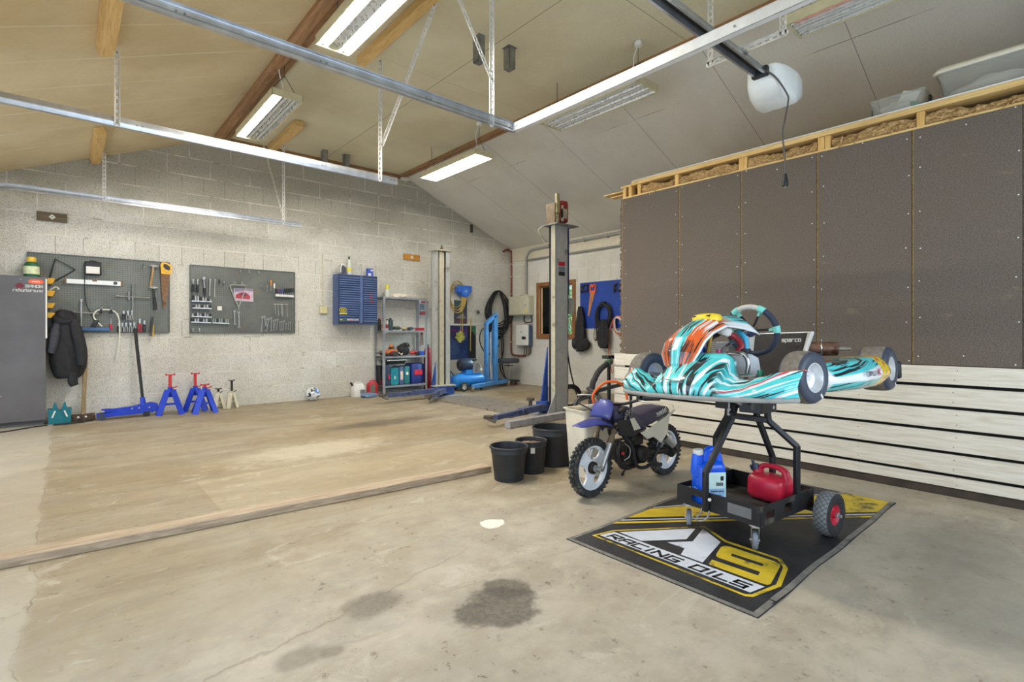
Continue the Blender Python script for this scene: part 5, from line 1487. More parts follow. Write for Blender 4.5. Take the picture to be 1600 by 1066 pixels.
b = MB(); b.bb((0.84, -0.56, 0.02), (0.885, 0.56, 0.13)); b.build('rear_bumper', m_black, K, bevel=0.012)
# ------------------------------------------------------------------ small motorbike
BY = 2.44
MBK = thing('motorbike', 'small child size motorbike with navy tank, blue front fender and white wheels', 'motorbike', (3.36, BY, 0))
m_knob = M('knobby_rubber', (52, 52, 52), 0.8, var=0.3, scale=25, dirt=(104, 98, 88), dirt_amt=0.25)
m_bblue = M('fender_blue', (66, 72, 140), 0.35, var=0.12, scale=12, dirt=(126, 122, 146), dirt_amt=0.1)
m_navy2 = M('tank_navy', (52, 48, 78), 0.35, var=0.14, scale=12)
m_seatv = M('seat_vinyl', (64, 58, 78), 0.5, var=0.1, scale=20)
m_cream = M('cream_plastic', (224, 216, 196), 0.5, var=0.06, scale=8, dirt=(190, 176, 146), dirt_amt=0.12)
m_rimw = M('white_rim', (226, 230, 236), 0.35, var=0.05)
m_eng = M('grimy_engine', (46, 43, 40), 0.55, 0.4, var=0.4, scale=20, dirt=(96, 84, 66), dirt_amt=0.2)
m_forkd = M('dirty_fork', (112, 96, 74), 0.5, 0.5, var=0.3, scale=20)
m_alu2 = M('brushed_alloy', (176, 176, 174), 0.38, 0.75, var=0.15, scale=12)
def knobby(x, y, R, wd):
    w = thing('bike_wheel', None, None, (x, y, R)); w.parent = MBK
    w.location = V(x, y, R) - MBK.location
    b = MB()
    r0 = R - 0.014
    b.lathe([(0.158, -wd * .30), (0.172, -wd * .46), (0.188, -wd * .45), (r0 - .004, -wd * .30), (r0, 0), (r0 - .004, wd * .30), (0.188, wd * .45), (0.172, wd * .46), (0.158, wd * .30)], (0, 0, 0), (0, 1, 0), 48, cap=False)
    n = 34
    for i in range(n):
        for k, (yy, h) in enumerate(((-0.40, -.010), (-0.13, 0), (0.13, 0), (0.40, -.010))):
            a = 2 * PI * (i + (0.5 if k in (1, 2) else 0) + (0.25 if k > 1 else 0)) / n
            rr = r0 + 0.004 + h
            rot = Matrix.Rotation(-a, 3, 'Y') @ Matrix.Rotation((0.5 if yy < 0 else -0.5) if abs(yy) > .3 else 0, 3, 'X')
            b.box((rr * math.cos(a), yy * wd, rr * math.sin(a)), (0.026, wd * .20, 0.022), rot)
    b.build('tyre', m_knob, w)
    b = MB()
    b.lathe([(0.160, -wd * .34), (0.150, -wd * .30), (0.142, -wd * .12), (0.142, wd * .12), (0.150, wd * .30), (0.160, wd * .34), (0.164, wd * .2), (0.152, 0), (0.164, -wd * .2), (0.160, -wd * .34)], (0, 0, 0), (0, 1, 0), 48, cap=False)
    for i in range(3):
        a = 2 * PI * i / 3 + 0.35
        c, s = math.cos(a), math.sin(a); tx, tz = -s, c
        def P(r, t): return (r * c + t * tx, r * s + t * tz)
        poly = [P(0.05, -0.045), P(0.085, -0.038), P(0.12, -0.055), P(0.146, -0.095), P(0.150, 0), P(0.146, 0.095), P(0.12, 0.055), P(0.085, 0.038), P(0.05, 0.045)]
        b.prism(poly, (0, 0.008, 0), (1, 0, 0), (0, 0, 1), 0.016)
    b.lathe([(0.055, -.01), (0.055, .01), (0.01, .012), (0.01, -.012)], (0, 0, 0), (0, 1, 0), 24)
    b.build('rim', m_rimw, w)
    b = MB(); b.lathe([(0.0, -.040), (0.030, -.040), (0.044, -.030), (0.046, -.006), (0.046, .03), (0.03, .04), (0, .04)], (0, 0, 0), (0, 1, 0), 26); b.build('hub', m_eng, w)
    return w
w = knobby(2.893, BY + 0.01, 0.2125, 0.070)
b = MB(); b.cyl((0, -.10, 0), (0, .10, 0), 0.012, n=10); b.cyl((0, -.062, 0), (0, -.04, 0), 0.024, n=14); b.box((0.012, -.055, -.018), (.05, .012, .018), (0, .6, 0)); b.build('axle', m_alu2, w)
w2 = knobby(3.815, BY - 0.01, 0.2125, 0.078)
for s in (-1, 1):
    b = MB(MBK); b.cyl((2.905, BY + s * .072, .20), (3.015, BY + s * .072, .395), .021, .019, n=14); b.cyl((2.893, BY + s * .072, .2125), (2.915, BY + s * .072, .225), .024, n=12); b.build('fork_slider', m_alu2)
    b = MB(MBK); b.cyl((3.01, BY + s * .072, .385), (3.035, BY + s * .072, .43), .027, .022, n=14); b.cyl((3.03, BY + s * .072, .42), (3.085, BY + s * .072, .525), .017, n=12); b.build('fork_tube', m_forkd)
b = MB(MBK); b.box((3.075, BY, .505), (.06, .20, .022), (0, -.5, 0)); b.box((3.125, BY, .615), (.06, .19, .02), (0, -.5, 0)); b.cyl((3.085, BY, .49), (3.145, BY, .63), .024, n=12); b.build('triple_clamp', m_eng)
# front fender and number plate in one blue shell
pts = []
FP = [(2.715, .535, .030, .004), (2.735, .542, .052, .012), (2.80, .556, .066, .020), (2.88, .566, .074, .026), (2.96, .562, .082, .03), (3.03, .545, .085, .034), (3.08, .515, .080, .04), (3.10, .49, .07, .04)]
for i in range(19):
    u = -1 + 2 * i / 18
    row = []
    for (x, z, hw, dr) in FP: row.append((x - 3.36, hw * u, z - dr * u * u * 1.2))
    pts.append(row)
sheet('front_fender', pts, m_bblue, MBK, .004)
pts = []
NPL = [(2.955, .572, .080), (2.962, .60, .088), (2.978, .635, .088), (2.998, .668, .080), (3.015, .692, .064), (3.026, .702, .045)]
for i in range(19):
    u = -1 + 2 * i / 18
    pts.append([(x - 3.36 + .028 * u * u, hw * u * 1.15, z - .012 * u * u) for x, z, hw in NPL])
sheet('number_plate', pts, m_bblue, MBK, .005)
# handlebar
b = MB(MBK); b.tube([(3.25, BY - .33, .715), (3.20, BY - .22, .705), (3.16, BY - .10, .665), (3.145, BY, .655), (3.16, BY + .10, .665), (3.20, BY + .22, .715), (3.24, BY + .33, .735)], .011, n=10); b.build('handlebar', m_black)
for s in (-1, 1):
    b = MB(MBK); b.cyl((3.20, BY + s * .225, .71), (3.245, BY + s * .34, .72 + (.015 if s > 0 else 0)), .017, n=12); b.build('grip', m_rubber)
    b = MB(MBK); b.tube([(3.18, BY + s * .20, .70), (3.14, BY + s * .26, .70), (3.16, BY + s * .37, .685), (3.165, BY + s * .385, .68)], .006, n=7); b.build('brake_lever', m_alu2)
    b = MB(MBK); b.box((3.185, BY + s * .205, .715), (.04, .03, .035)); b.build('lever_clamp', m_black, bevel=.004)
b = MB(MBK); b.tube([(3.06, BY + .02, .56), (3.02, BY + .10, .70), (3.06, BY + .03, .81), (3.12, BY - .04, .825), (3.18, BY - .08, .78), (3.18, BY - .10, .69)], .0105, n=9); b.build('orange_hose', M('orange_cable', (226, 104, 42), .5))
b = MB(MBK); b.tube([(3.17, BY + .2, .71), (3.06, BY + .16, .74), (3.02, BY + .05, .70), (3.04, BY, .6)], .006, n=7); b.build('cable', m_black)
b = MB(MBK); b.tube([(3.18, BY + .2, .70), (3.0, BY + .22, .66), (2.98, BY + .1, .62), (3.04, BY, .54)], .006, n=7); b.build('cable', m_black)
b = MB(MBK); b.cyl((3.18, BY, .625), (3.185, BY, .66), .032, .034, n=16); b.build('tank_cap', m_black)
# tank
b = MB(MBK)
TS = [(3.07, .60, .625, .05), (3.10, .475, .645, .078), (3.16, .445, .645, .092), (3.24, .43, .635, .098), (3.32, .428, .585, .098), (3.40, .428, .49, .095), (3.44, .432, .455, .09)]
rings = []
for x, z0_, z1_, hw in TS:
    zc, hh = (z0_ + z1_) / 2, (z1_ - z0_) / 2
    rings.append([(x, BY + p[0], zc + p[1]) for p in sell(hw, hh, .5, 24)])
b.loft(rings); b.build('tank', m_navy2, angle=60)
b = MB(MBK); b.prism([(3.07, .55), (3.16, .56), (3.19, .52), (3.36, .425), (3.22, .405), (3.10, .43)], (0, BY - .080, 0), (1, 0, 0), (0, 0, 1), .022); b.build('tank_shroud', m_black, bevel=.006)
b = MB(MBK); yy_ = BY - .1045
b.m(0); b.prism([(3.205, .545), (3.26, .55), (3.345, .455), (3.26, .452)], (0, yy_, 0), (1, 0, 0), (0, 0, 1), .002)
strokes(b, 'PW', (3.15, yy_ - .001, .552), (1, 0, 0), (0.1, 0, 1), .055, .034, .014, gap=.35)
b.m(1); strokes(b, 'PW', (3.15, yy_ - .001, .552), (1, 0, 0), (0.1, 0, 1), .055, .034, .006, gap=.35, lift=.001)
b.build('tank_decal', [m_cream, m_navy2], smooth=False)
# seat and rear bodywork
b = MB(MBK)
rings = []
for x, zt_, zb, hw in ((3.30, .545, .50, .06), (3.33, .565, .46, .085), (3.40, .572, .450, .098), (3.52, .590, .465, .104), (3.64, .600, .50, .104), (3.73, .592, .525, .098), (3.77, .565, .54, .085)):
    zc, hh = (zt_ + zb) / 2, (zt_ - zb) / 2
    rings.append([(x, BY + p[0], zc + p[1] * (1 if p[1] < 0 else 1)) for p in sell(hw, hh, .38, 28)])
b.loft(rings); b.build('seat', m_seatv, angle=50)
b = MB(MBK); strokes(b, 'YAMAHA', (3.56, BY - .1062, .522), (1, 0, 0.20), (-0.05, 0.12, 1), .034, .019, .0065, gap=.28, lift=.001); b.build('seat_lettering', m_white, smooth=False)
for s in (-1, 1):
    b = MB(MBK); b.prism([(3.34, .424), (3.435, .435), (3.694, .513), (3.80, .560), (3.845, .556), (3.744, .503), (3.725, .433), (3.719, .378), (3.621, .306), (3.56, .345), (3.515, .368), (3.435, .362)], (0, BY - .098 if s < 0 else BY + .108, 0), (1, 0, 0), (0, 0, 1), .010); b.build('side_cover', m_cream, bevel=.004)
pts = []
for i in range(13):
    u = -1 + 2 * i / 12
    pts.append([(x - 3.36, hw * u, z - dr * u * u) for x, z, hw, dr in ((3.62, .49, .10, .02), (3.72, .525, .10, .02), (3.80, .556, .09, .02), (3.87, .575, .07, .014), (3.91, .578, .04, .004))])
sheet('rear_fender', pts, m_cream, MBK, .005)
# frame, engine, drive
b = MB(MBK); b.tube([(3.13, BY - .02, .55), (3.17, BY - .06, .43), (3.255, BY - .085, .33), (3.29, BY - .095, .20), (3.345, BY - .10, .155), (3.46, BY - .10, .15), (3.53, BY - .10, .20), (3.625, BY - .095, .30)], .014, n=10); b.build('frame_tube', m_black)
b = MB(MBK); b.tube([(3.13, BY + .02, .55), (3.17, BY + .06, .43), (3.255, BY + .085, .33), (3.29, BY + .095, .20), (3.345, BY + .10, .155), (3.46, BY + .10, .15), (3.53, BY + .10, .20), (3.625, BY + .095, .30)], .014, n=10); b.build('frame_tube', m_black)
b = MB(MBK)
for k in range(8): b.box((3.175 + k * .012, BY, .285), (.005, .13, .13), (0, .12, 0))
b.cyl((3.16, BY, .28), (3.29, BY, .275), .045, n=14); b.build('cylinder_fins', m_eng)
b = MB(MBK); b.tube([(3.15, BY - .05, .38), (3.11, BY - .06, .30), (3.14, BY - .07, .20), (3.24, BY - .06, .165), (3.36, BY - .04, .16)], .020, n=10); b.build('exhaust_header', m_eng)
b = MB(MBK); b.tube([(3.18, BY - .075, .36), (3.225, BY - .09, .32), (3.22, BY - .09, .26), (3.17, BY - .08, .235)], .005, n=6); b.build('spark_lead', m_alu2)
b = MB(MBK); b.box((3.165, BY - .07, .285), (.02, .012, .02), (0, .5, 0)); b.build('spark_cap', m_red)
b = MB(MBK); b.lathe([(0, -.03), (.05, -.028), (.066, -.012), (.07, .02), (.07, .12)], (3.40, BY - .085, .245), (0, 1, 0), 26); b.box((3.38, BY + .01, .22), (.19, .12, .12)); b.build('crankcase', m_eng, bevel=.01)
b = MB(MBK); b.box((3.40, BY, .36), (.13, .10, .10)); b.cyl((3.30, BY - .03, .37), (3.36, BY - .03, .35), .03, n=12); b.build('carburettor', m_eng, bevel=.012)
b = MB(MBK); b.tube([(3.45, BY - .07, .24), (3.60, BY - .075, .235), (3.75, BY - .07, .225), (3.82, BY - .06, .215)], [.03, .026, .026, .034], n=12); b.build('swing_arm', m_eng)
b = MB(MBK); b.cyl((3.78, BY - .085, .20), (3.85, BY - .085, .225), .042, .038, n=16); b.cyl((3.80, BY - .11, .23), (3.85, BY - .10, .25), .03, .02, n=12); b.build('final_drive', m_eng)
b = MB(MBK); b.cyl((3.70, BY - .085, .335), (3.80, BY - .095, .265), .032, .036, n=16); b.build('silencer', m_alu2)
b = MB(MBK); b.cyl((3.68, BY - .08, .36), (3.71, BY - .085, .33), .024, n=14); b.build('silencer_inlet', m_eng)
b = MB(MBK); b.cyl((3.64, BY - .09, .43), (3.78, BY - .09, .24), .018, n=12); b.build('shock_absorber', m_eng)
b = MB(MBK); b.cyl((3.44, BY - .14, .185), (3.44, BY - .225, .185), .015, n=10); b.bar((3.44, BY - .10, .16), (3.44, BY - .15, .18), .02, .012); b.build('foot_peg', m_rubber)
b = MB(MBK); b.cyl((3.44, BY + .14, .185), (3.44, BY + .225, .185), .015, n=10); b.bar((3.44, BY + .10, .16), (3.44, BY + .15, .18), .02, .012); b.build('foot_peg', m_rubber)
b = MB(MBK); b.tube([(3.50, BY + .11, .15), (3.50, BY + .16, .06), (3.50, BY + .19, .009), (3.53, BY + .195, .009)], .009, n=7); b.build('side_stand', m_black)

# ------------------------------------------------------------------ buckets
def bucket(name, label, x, y, rt, rb, h, mat, lip=.012, fill=None, fillz=.8, grp='black buckets by the timber sill'):
    t = thing(name, label, 'bucket', (x, y, 0), group=grp)
    b = MB(t)
    b.lathe([(0, .004), (rb - .006, .004), (rb, 0), (rb + (rt - rb) * .8, h * .80), (rb + (rt - rb) * .82 + .004, h * .82), (rt - .004, h - .02), (rt + lip * .7, h - .018), (rt + lip, h - .008), (rt + lip * .8, h), (rt, h + .002), (rt - .006, h - .004), (rb - .004, .010), (0, .010)], (x, y, 0), (0, 0, 1), 40, cap=False)
    b.build('shell', mat)
    if fill:
        b = MB(t)
        r = rb + (rt - rb) * fillz - .008
        rs = random.Random(name + label)
        n, k = 36, 7
        vs = [(x, y, h * fillz + .01)]
        for i in range(1, k + 1):
            for j in range(n):
                a = 2 * PI * j / n
                vs.append((x + r * i / k * math.cos(a), y + r * i / k * math.sin(a), h * fillz + (rs.uniform(-.006, .010) if i < k else -.006)))
        fs = [(0, 1 + j, 1 + (j + 1) % n) for j in range(n)]
        for i in range(k - 1):
            for j in range(n): fs.append((1 + i * n + j, 1 + (i + 1) * n + j, 1 + (i + 1) * n + (j + 1) % n, 1 + i * n + (j + 1) % n))
        b.add(vs, fs)
        o = b.build('contents', fill); o['kind'] = 'stuff'
    return t
m_bucket = M('black_bucket', (40, 42, 46), 0.5, var=0.15, scale=14, dirt=(96, 96, 98), dirt_amt=0.05)
def splat_mat():
    t = NT('mortar_splashed')
    c = t.coord()
    n = t.mr(t.noise(t.mapping(c, (1, 1, .7)), 26.0, 5.0, .7), .50, .60)
    up = t.mr(t.sep(c)[2], .16, .24)
    a = t.mix(t.math('MULTIPLY', n, up), lin((46, 50, 60)), lin((196, 200, 206)))
    return t.bsdf(a, .6)
bucket('bucket', 'black bucket with pale splashed rim, nearest of three, at the end of the timber', 2.735, 3.185, .150, .118, .275, m_bucket, fill=splat_mat(), fillz=.62)
t = bucket('bucket', 'black plastic pot full of brown soil with small white price sticker', 3.03, 3.235, .132, .112, .272, m_bucket, lip=.006, fill=M('brown_soil', (124, 98, 82), .95, var=.4, scale=60), fillz=.86)
b = MB(t)
for k in range(1): b.box((2.950, 3.128, .205), (.036, .002, .046), (0, 0, -.55))
b.build('sticker', m_white)
bucket('bucket', 'largest black tub, behind the soil pot and beside the motorbike', 3.375, 3.30, .195, .172, .335, m_bucket, lip=.006)
t = thing('plastic_tub', 'cream white plastic tub behind the front wheel of the motorbike', 'tub', (3.37, 2.86, 0), (0, 0, -.12))
b = MB(); b.loft([lev(.30, .22, .03, 0), lev(.36, .27, .03, .545), lev(.385, .295, .03, .55), lev(.385, .295, .03, .558), lev(.352, .262, .03, .556), lev(.29, .21, .03, .012)], cap=False); b.add(lev(.29, .21, .03, .012), [tuple(range(20))]); b.add(lev(.30, .22, .03, 0.001), [tuple(range(20))])
b.build('shell', m_cream, t)
b = MB(); b.lathe([(0, .0), (.12, .0), (.135, .012), (.12, .02), (0, .018)], (.03, .02, .50), (.25, .55, .8), 30); b.build('lid', m_cream, t)
# pushcart frame, black hose loop on its post
t = thing('push_cart', 'black tubular push cart handle standing behind the motorbike', 'cart', (4.1, 3.3, 0))
b = MB(t); b.tube([(3.66, 3.3, 0), (3.66, 3.3, .40), (3.665, 3.3, .50), (3.75, 3.3, .565), (4.02, 3.3, .615), (4.45, 3.3, .655), (4.52, 3.3, .645)], .020, n=10); b.build('handle', m_black)
b = MB(t); b.tube([(4.55, 3.30, 0), (4.55, 3.3, .62)], .016, smooth=False); b.build('post', m_black)
b = MB(t); b.tube([(3.66, 3.3, .08), (4.55, 3.3, .08)], .016, smooth=False); b.build('cross_bar', m_black)
t = thing('hose_loop', 'black ribbed hose loop on a dark post beside the partition edge', 'hose', (4.95, 3.95, 0))
b = MB(t); b.tube([(4.60, 3.9, .02), (4.62, 3.9, .52), (4.68, 3.9, .66), (4.78, 3.9, .76), (4.93, 3.9, .83)], .034, n=12); b.build('hose', m_rubber)
b = MB(t); b.tube([(5.0, 3.95, 0), (5.0, 3.95, .90)], .022, smooth=False); b.bb((4.93, 3.90, .875), (5.07, 4.0, .915)); b.build('post', m_black)
b = MB(t); b.cyl((4.90, 3.9, .82), (4.97, 3.91, .845), .042, n=14); b.build('clamp', M('green_clamp', (92, 128, 104), .5, .3)); 
b = MB(t); b.lathe([(.02, -.03), (.035, -.02), (.035, .02), (.02, .03)], (4.965, 3.90, .85), (.2, -1, .2), 16); b.build('coupling', m_chrome)
# ------------------------------------------------------------------ two post lift
m_post = M('lift_grey', (176, 176, 172), 0.5, 0.1, var=0.08, scale=8, dirt=(120, 114, 104), dirt_amt=0.18)
m_postb = M('lift_beige', (186, 180, 156), 0.5, 0.1, var=0.1, scale=10, dirt=(124, 116, 98), dirt_amt=0.15)
m_lblue = M('lift_blue', (40, 74, 152), 0.45, 0.1, var=0.16, scale=12, dirt=(112, 116, 132), dirt_amt=0.15)
m_lblued = M('worn_blue_arm', (84, 94, 132), 0.45, 0.3, var=0.2, scale=12, dirt=(56, 56, 62), dirt_amt=0.25)
m_beam = M('grey_floor_beam', (150, 148, 150), 0.6, var=0.15, scale=10, dirt=(104, 98, 90), dirt_amt=0.25)
m_rubpad = M('dirty_rubber_pad', (84, 76, 66), 0.85, var=0.25, scale=20)
def lift_arm(T, p, q, pad, name='lift_arm'):
    """box arm from hinge p to tip q, inner slide, round pad at pad"""
    p, q = V(*p), V(*q)
    m = p.lerp(q, 0.42)
    b = MB(T); b.bar(p, m + (q - p) * 0.1, 0.10, 0.085); b.bar(m, q, 0.075, 0.062); b.bar(p + V(0, 0, -.035), p.lerp(q, .8) + V(0, 0, -.03), .13, .012)
    a = b.build(name, m_lblued, bevel=.005)
    b = MB(); b.cyl(V(*pad) + V(0, 0, .012) - T.location, V(*pad) + V(0, 0, .05) - T.location, .062, n=20); b.build('pad', m_rubpad, a)
    b = MB(); b.cyl(q + V(0, 0, -.05) - T.location, V(*pad) + V(0, 0, .015) - T.location, .028, n=12); b.build('pad_screw', m_steel_d, a)
    b = MB(); b.cyl(p + V(0, 0, -.07) - T.location, p + V(0, 0, .07) - T.location, .05, n=16); b.build('hinge', m_lblue, a)
# far post, channel open towards the near post
T1 = thing('lift_post', 'grey steel car lift post standing in front of the back wall shelf', 'car lift', (5.345, 8.2, 0), group='two post car lift')
x0, x1, y0, y1, zt = 5.20, 5.49, 8.10, 8.30, 2.72
b = MB(T1); b.bb((x0, y1 - .012, .02), (x1, y1, zt)); b.bb((x0, y0, .02), (x0 + .012, y1, zt)); b.bb((x1 - .012, y0, .02), (x1, y1, zt)); b.bb((x0, y0, .02), (x0 + .018, y0 + .012, zt)); b.bb((x1 - .092, y0, .02), (x1, y0 + .012, zt)); b.build('column', m_post)
b = MB(T1); b.bb((x0 + .068, y0 + .012, .16), (x1 - .125, y0 + .09, zt - .01)); b.build('cover_strip', m_postb, bevel=.004)
b = MB(T1); b.bb((x0 + .014, y1 - .03, .05), (x1 - .014, y1 - .012, zt - .005)); b.build('channel_shade', m_dark_gap)  # dark sheet added for the shade inside the channel
b = MB(T1); b.bb((x0 - .035, y0 - .03, zt), (x1 + .03, y1 + .03, zt + .018)); b.build('top_plate', m_postb)
b = MB(T1); b.cyl((5.345, 8.17, zt + .018), (5.345, 8.17, zt + .07), .03, n=12); b.cyl((5.345, 8.17, zt + .07), (5.345, 8.17, zt + .12), .014, n=10); b.build('spindle_nut', m_forkd)
b = MB(T1); b.bb((5.05, 7.80, 0), (5.65, 8.40, .022)); b.build('base_plate', m_beam)
for s, xx in ((-1, x0), (1, x1)):
    b = MB(T1); b.prism([(0, 0), (.13 * s, 0), (0, .62)] if s > 0 else [(0, 0), (0, .62), (-.13, 0)], (xx, y0 + .06, .022), (1, 0, 0), (0, 0, 1), .014); b.build('gusset', m_lblue)
b = MB(T1); b.bb((x0 - .10, y0 - .10, .05), (x1 + .03, y0 - .005, .20)); b.build('carriage', m_lblue, bevel=.008)
b = MB(T1); b.bb((x0 - .12, y0 - .13, .195), (x1 + .05, y0 + .02, .215)); b.build('carriage_top', m_postb)
for xx in (5.325, 5.385):
    b = MB(T1); b.cyl((xx, y0 + .015, .245), (xx, y0 + .035, .245), .022, n=14); b.build('cover_bolt', m_black)
lift_arm(T1, (5.15, 8.0, .13), (4.12, 7.93, .12), (4.02, 7.95, .10))
lift_arm(T1, (5.25, 7.96, .13), (4.62, 7.42, .12), (4.55, 7.36, .11))
# near post with motor
T2 = thing('lift_post', 'grey steel car lift post with red motor on top, nearest the partition', 'car lift', (5.49, 5.29, 0), group='two post car lift')
x0, x1, y0, y1, zt = 5.35, 5.625, 5.20, 5.385, 2.755
b = MB(T2); b.bb((x0, y0, .03), (x1, y0 + .012, zt)); b.bb((x0, y0, .03), (x0 + .012, y0 + .085, zt)); b.bb((x1 - .012, y0, .03), (x1, y1, zt)); b.build('column', m_post)
b = MB(T2); b.bb((x0 - .004, y0 - .003, .03), (x0, y0 + .065, zt)); b.build('lit_face', m_postb)  # lit left face of the post painted as a beige strip
b = MB(T2); b.bb((x0 + .03, y0 + .085, .03), (x0 + .06, y1 - .03, zt)); b.build('channel_shade', m_dark_gap)  # near-black sheet stands for shade in the open channel
b = MB(T2); b.bb((x1, y0 + .01, 1.75), (x1 + .03, y1, zt)); b.build('blue_rail', m_lblue)
b = MB(T2); b.bb((x0 - .06, y0 - .10, zt), (x1 + .12, y1 + .04, zt + .016)); b.build('top_plate', m_steel_d)
b = MB(T2); b.bb((x0 + .07, y0 - .004, 2.17), (x0 + .20, y0 - .001, 2.23)); b.build('sticker', M('sticker_red', (186, 36, 48), .4), label='red sticker')
b = MB(T2); b.bb((x0 + .07, y0 - .004, 2.10), (x0 + .20, y0 - .001, 2.155)); b.build('sticker', M('sticker_grey', (118, 122, 132), .4), label='grey sticker')
b = MB(T2); b.bb((x0 + .07, y0 - .004, 2.025), (x0 + .20, y0 - .001, 2.085)); b.build('sticker', M('sticker_dark', (40, 42, 50), .4), label='near black sticker')
b = MB(T2); b.bb((5.36, 5.22, zt + .016), (5.37, 5.40, zt + .33)); b.bb((5.44, 5.21, zt + .016), (5.45, 5.40, zt + .33)); b.bb((5.36, 5.39, zt + .016), (5.45, 5.40, zt + .30)); b.build('motor_bracket', m_forkd)
b = MB(T2); b.bb((5.375, 5.19, zt + .18), (5.435, 5.23, zt + .46)); b.bb((5.385, 5.20, zt + .05), (5.43, 5.25, zt + .17)); b.build('belt_cover', M('tan_painted_metal', (176, 162, 120), .5, var=.15, dirt=(110, 96, 70), dirt_amt=.2))
b = MB(T2); b.lathe([(.05, 0), (.052, .02), (.095, .05), (.098, .09), (.098, .30), (.09, .34), (.05, .355), (0, .357)], (5.555, 5.27, zt + .03), (0, 0, 1), 28); b.build('motor', M('motor_red', (150, 44, 38), .45, var=.15, scale=12))
b = MB(T2); b.bb((5.475, 5.16, zt + .06), (5.485, 5.20, zt + .30)); b.bb((5.475, 5.16, zt + .11), (5.56, 5.20, zt + .25)); b.build('terminal_box', m_postb, bevel=.004)
b = MB(T2); b.tube([(5.36, 5.42, zt + .01), (5.28, 5.46, zt - .02), (5.26, 5.46, zt - .06), (5.36, 5.42, zt - .24)], .010, n=8, smooth=False); b.build('cable_guard', m_postb)
b = MB(T2); b.prism([(0, 0), (0, .95), (-.16, 0)], (x0, 5.37, .03), (1, 0, 0), (0, 0, 1), .02); b.build('gusset', m_lblue)
b = MB(T2); b.prism([(0, 0), (0, .28), (-.16, 0)], (x0, y0 + .01, .03), (1, 0, 0), (0, 0, 1), .012); b.build('gusset', m_post)
b = MB(T2); b.bb((x0 - .16, 5.30, .05), (x0 - .01, 5.44, .19)); b.build('carriage', m_lblue, bevel=.01)
b = MB(T2); b.cyl((5.14, 5.50, .20), (5.14, 5.50, .235), .06, n=18); b.cyl((5.14, 5.50, .02), (5.14, 5.50, .2), .028, n=10); b.build('stop_pad', m_rubpad)
lift_arm(T2, (5.20, 5.27, .13), (4.12, 5.06, .115), (4.02, 5.08, .095))
b = MB(T2); b.bb((5.05, 4.86, 0), (5.78, 5.44, .028)); b.build('base_plate', m_beam)
b = MB(T2); b.bar((4.15, 4.86, .045), (5.28, 4.93, .045), .10, .085); b.build('floor_beam', m_beam, bevel=.004)
b = MB(T2); b.bb((x1 + .035, 5.22, 1.475), (x1 + .16, 5.34, 1.71)); b.build('control_box', M('grey_control_box', (168, 170, 162), .5, var=.05), bevel=.006)
# cable cover between the posts
b = MB(); b.bb((4.88, 5.46, 0), (5.75, 7.79, .016)); b.bb((4.86, 5.46, 0), (4.90, 7.79, .034))
tag(b.build('cable_cover', [M('chequer_plate', (148, 140, 128), .5, .3, var=.15, scale=20, dirt=(110, 98, 80), dirt_amt=.25)], None), 'dusty steel cover plate on the floor between the two lift posts', 'cover plate')
t = thing('cable_coil', 'loose black cable hanging down to a coil behind the near lift post', 'cable', (6.1, 5.6, 0))
b = MB(t); b.tube([(6.02, 5.6, 1.9), (6.02, 5.6, 1.2), (6.04, 5.6, .90), (6.12, 5.6, .55), (6.22, 5.6, .28), (6.28, 5.55, .05), (6.2, 5.45, .02)], .012, n=7); b.build('hanging_run', m_black)
for k in range(4):
    b = MB(t); b.torus((6.02 + .02 * k, 5.52 + .02 * k, .16 + .012 * k), (.55, .8, .12 * k - .1), .15 + .008 * k, .011, 26, 7); b.build('loop', m_black)

# ------------------------------------------------------------------ wall cabinet on the back wall
m_cab = M('cabinet_blue', (84, 106, 150), .45, .15, var=.14, scale=7, dirt=(112, 112, 120), dirt_amt=.10)
WC = thing('wall_cabinet', 'blue ribbed metal two-door wall cabinet on the back wall', 'cabinet', (4.065, 9.115, 1.343))
cx0, cx1, cy0, cz0, cz1 = 3.69, 4.443, 8.985, 1.343, 2.25
b = MB(WC); b.bb((cx0, cy0 + .02, cz0), (cx1, YB - .001, cz1)); b.build('body', m_cab)
b = MB(WC)
for k in range(20): 
    z = cz0 + .035 + k * (cz1 - cz0 - .06) / 20
    b.bb((cx0 - .012, cy0 + .03, z), (cx0, YB - .02, z + .024))
b.build('side_ribs', m_cab, bevel=.004)
for nm, a, c in (('door', cx0 + .005, cx0 + .40), ('door', cx0 + .455, cx1 - .005)):
    b = MB(WC); b.m(1).bb((a, cy0, cz0 + .03), (c, cy0 + .02, cz1 - .01)); b.m(0)
    for k in range(20):
        z = cz0 + .045 + k * (cz1 - cz0 - .08) / 20
        b.prism([(cy0, z), (cy0 - .018, z + .004), (cy0 - .018, z + .010), (cy0, z + .028)], (a + .012, 0, 0), (0, 1, 0), (0, 0, 1), c - a - .02)
    b.build(nm, [m_cab, M('cabinet_gap_shade', (44, 56, 88), .6)])  # shade between the ribs painted as a darker blue plate
b = MB(WC); b.bb((cx0 + .40, cy0 - .018, cz0 + .02), (cx0 + .455, cy0 + .01, cz1 - .005)); b.build('door_post', m_cab, bevel=.004)
b = MB(WC); b.cyl((cx0 + .47, cy0 - .02, 1.80), (cx0 + .47, cy0 - .008, 1.80), .012, n=12); b.build('lock', m_chrome)
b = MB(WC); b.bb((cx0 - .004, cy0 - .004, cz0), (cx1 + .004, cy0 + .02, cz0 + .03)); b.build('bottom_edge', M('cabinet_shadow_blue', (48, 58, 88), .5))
m_stky = M('sticker_yellow', (226, 208, 60), .45)
m_stkw = M('sticker_white', (226, 222, 216), .45)
b = MB(WC)
yy = cy0 - .0185
SM = [m_stky, m_stkw, m_black, M('sticker_green', (70, 96, 70), .45), m_red]
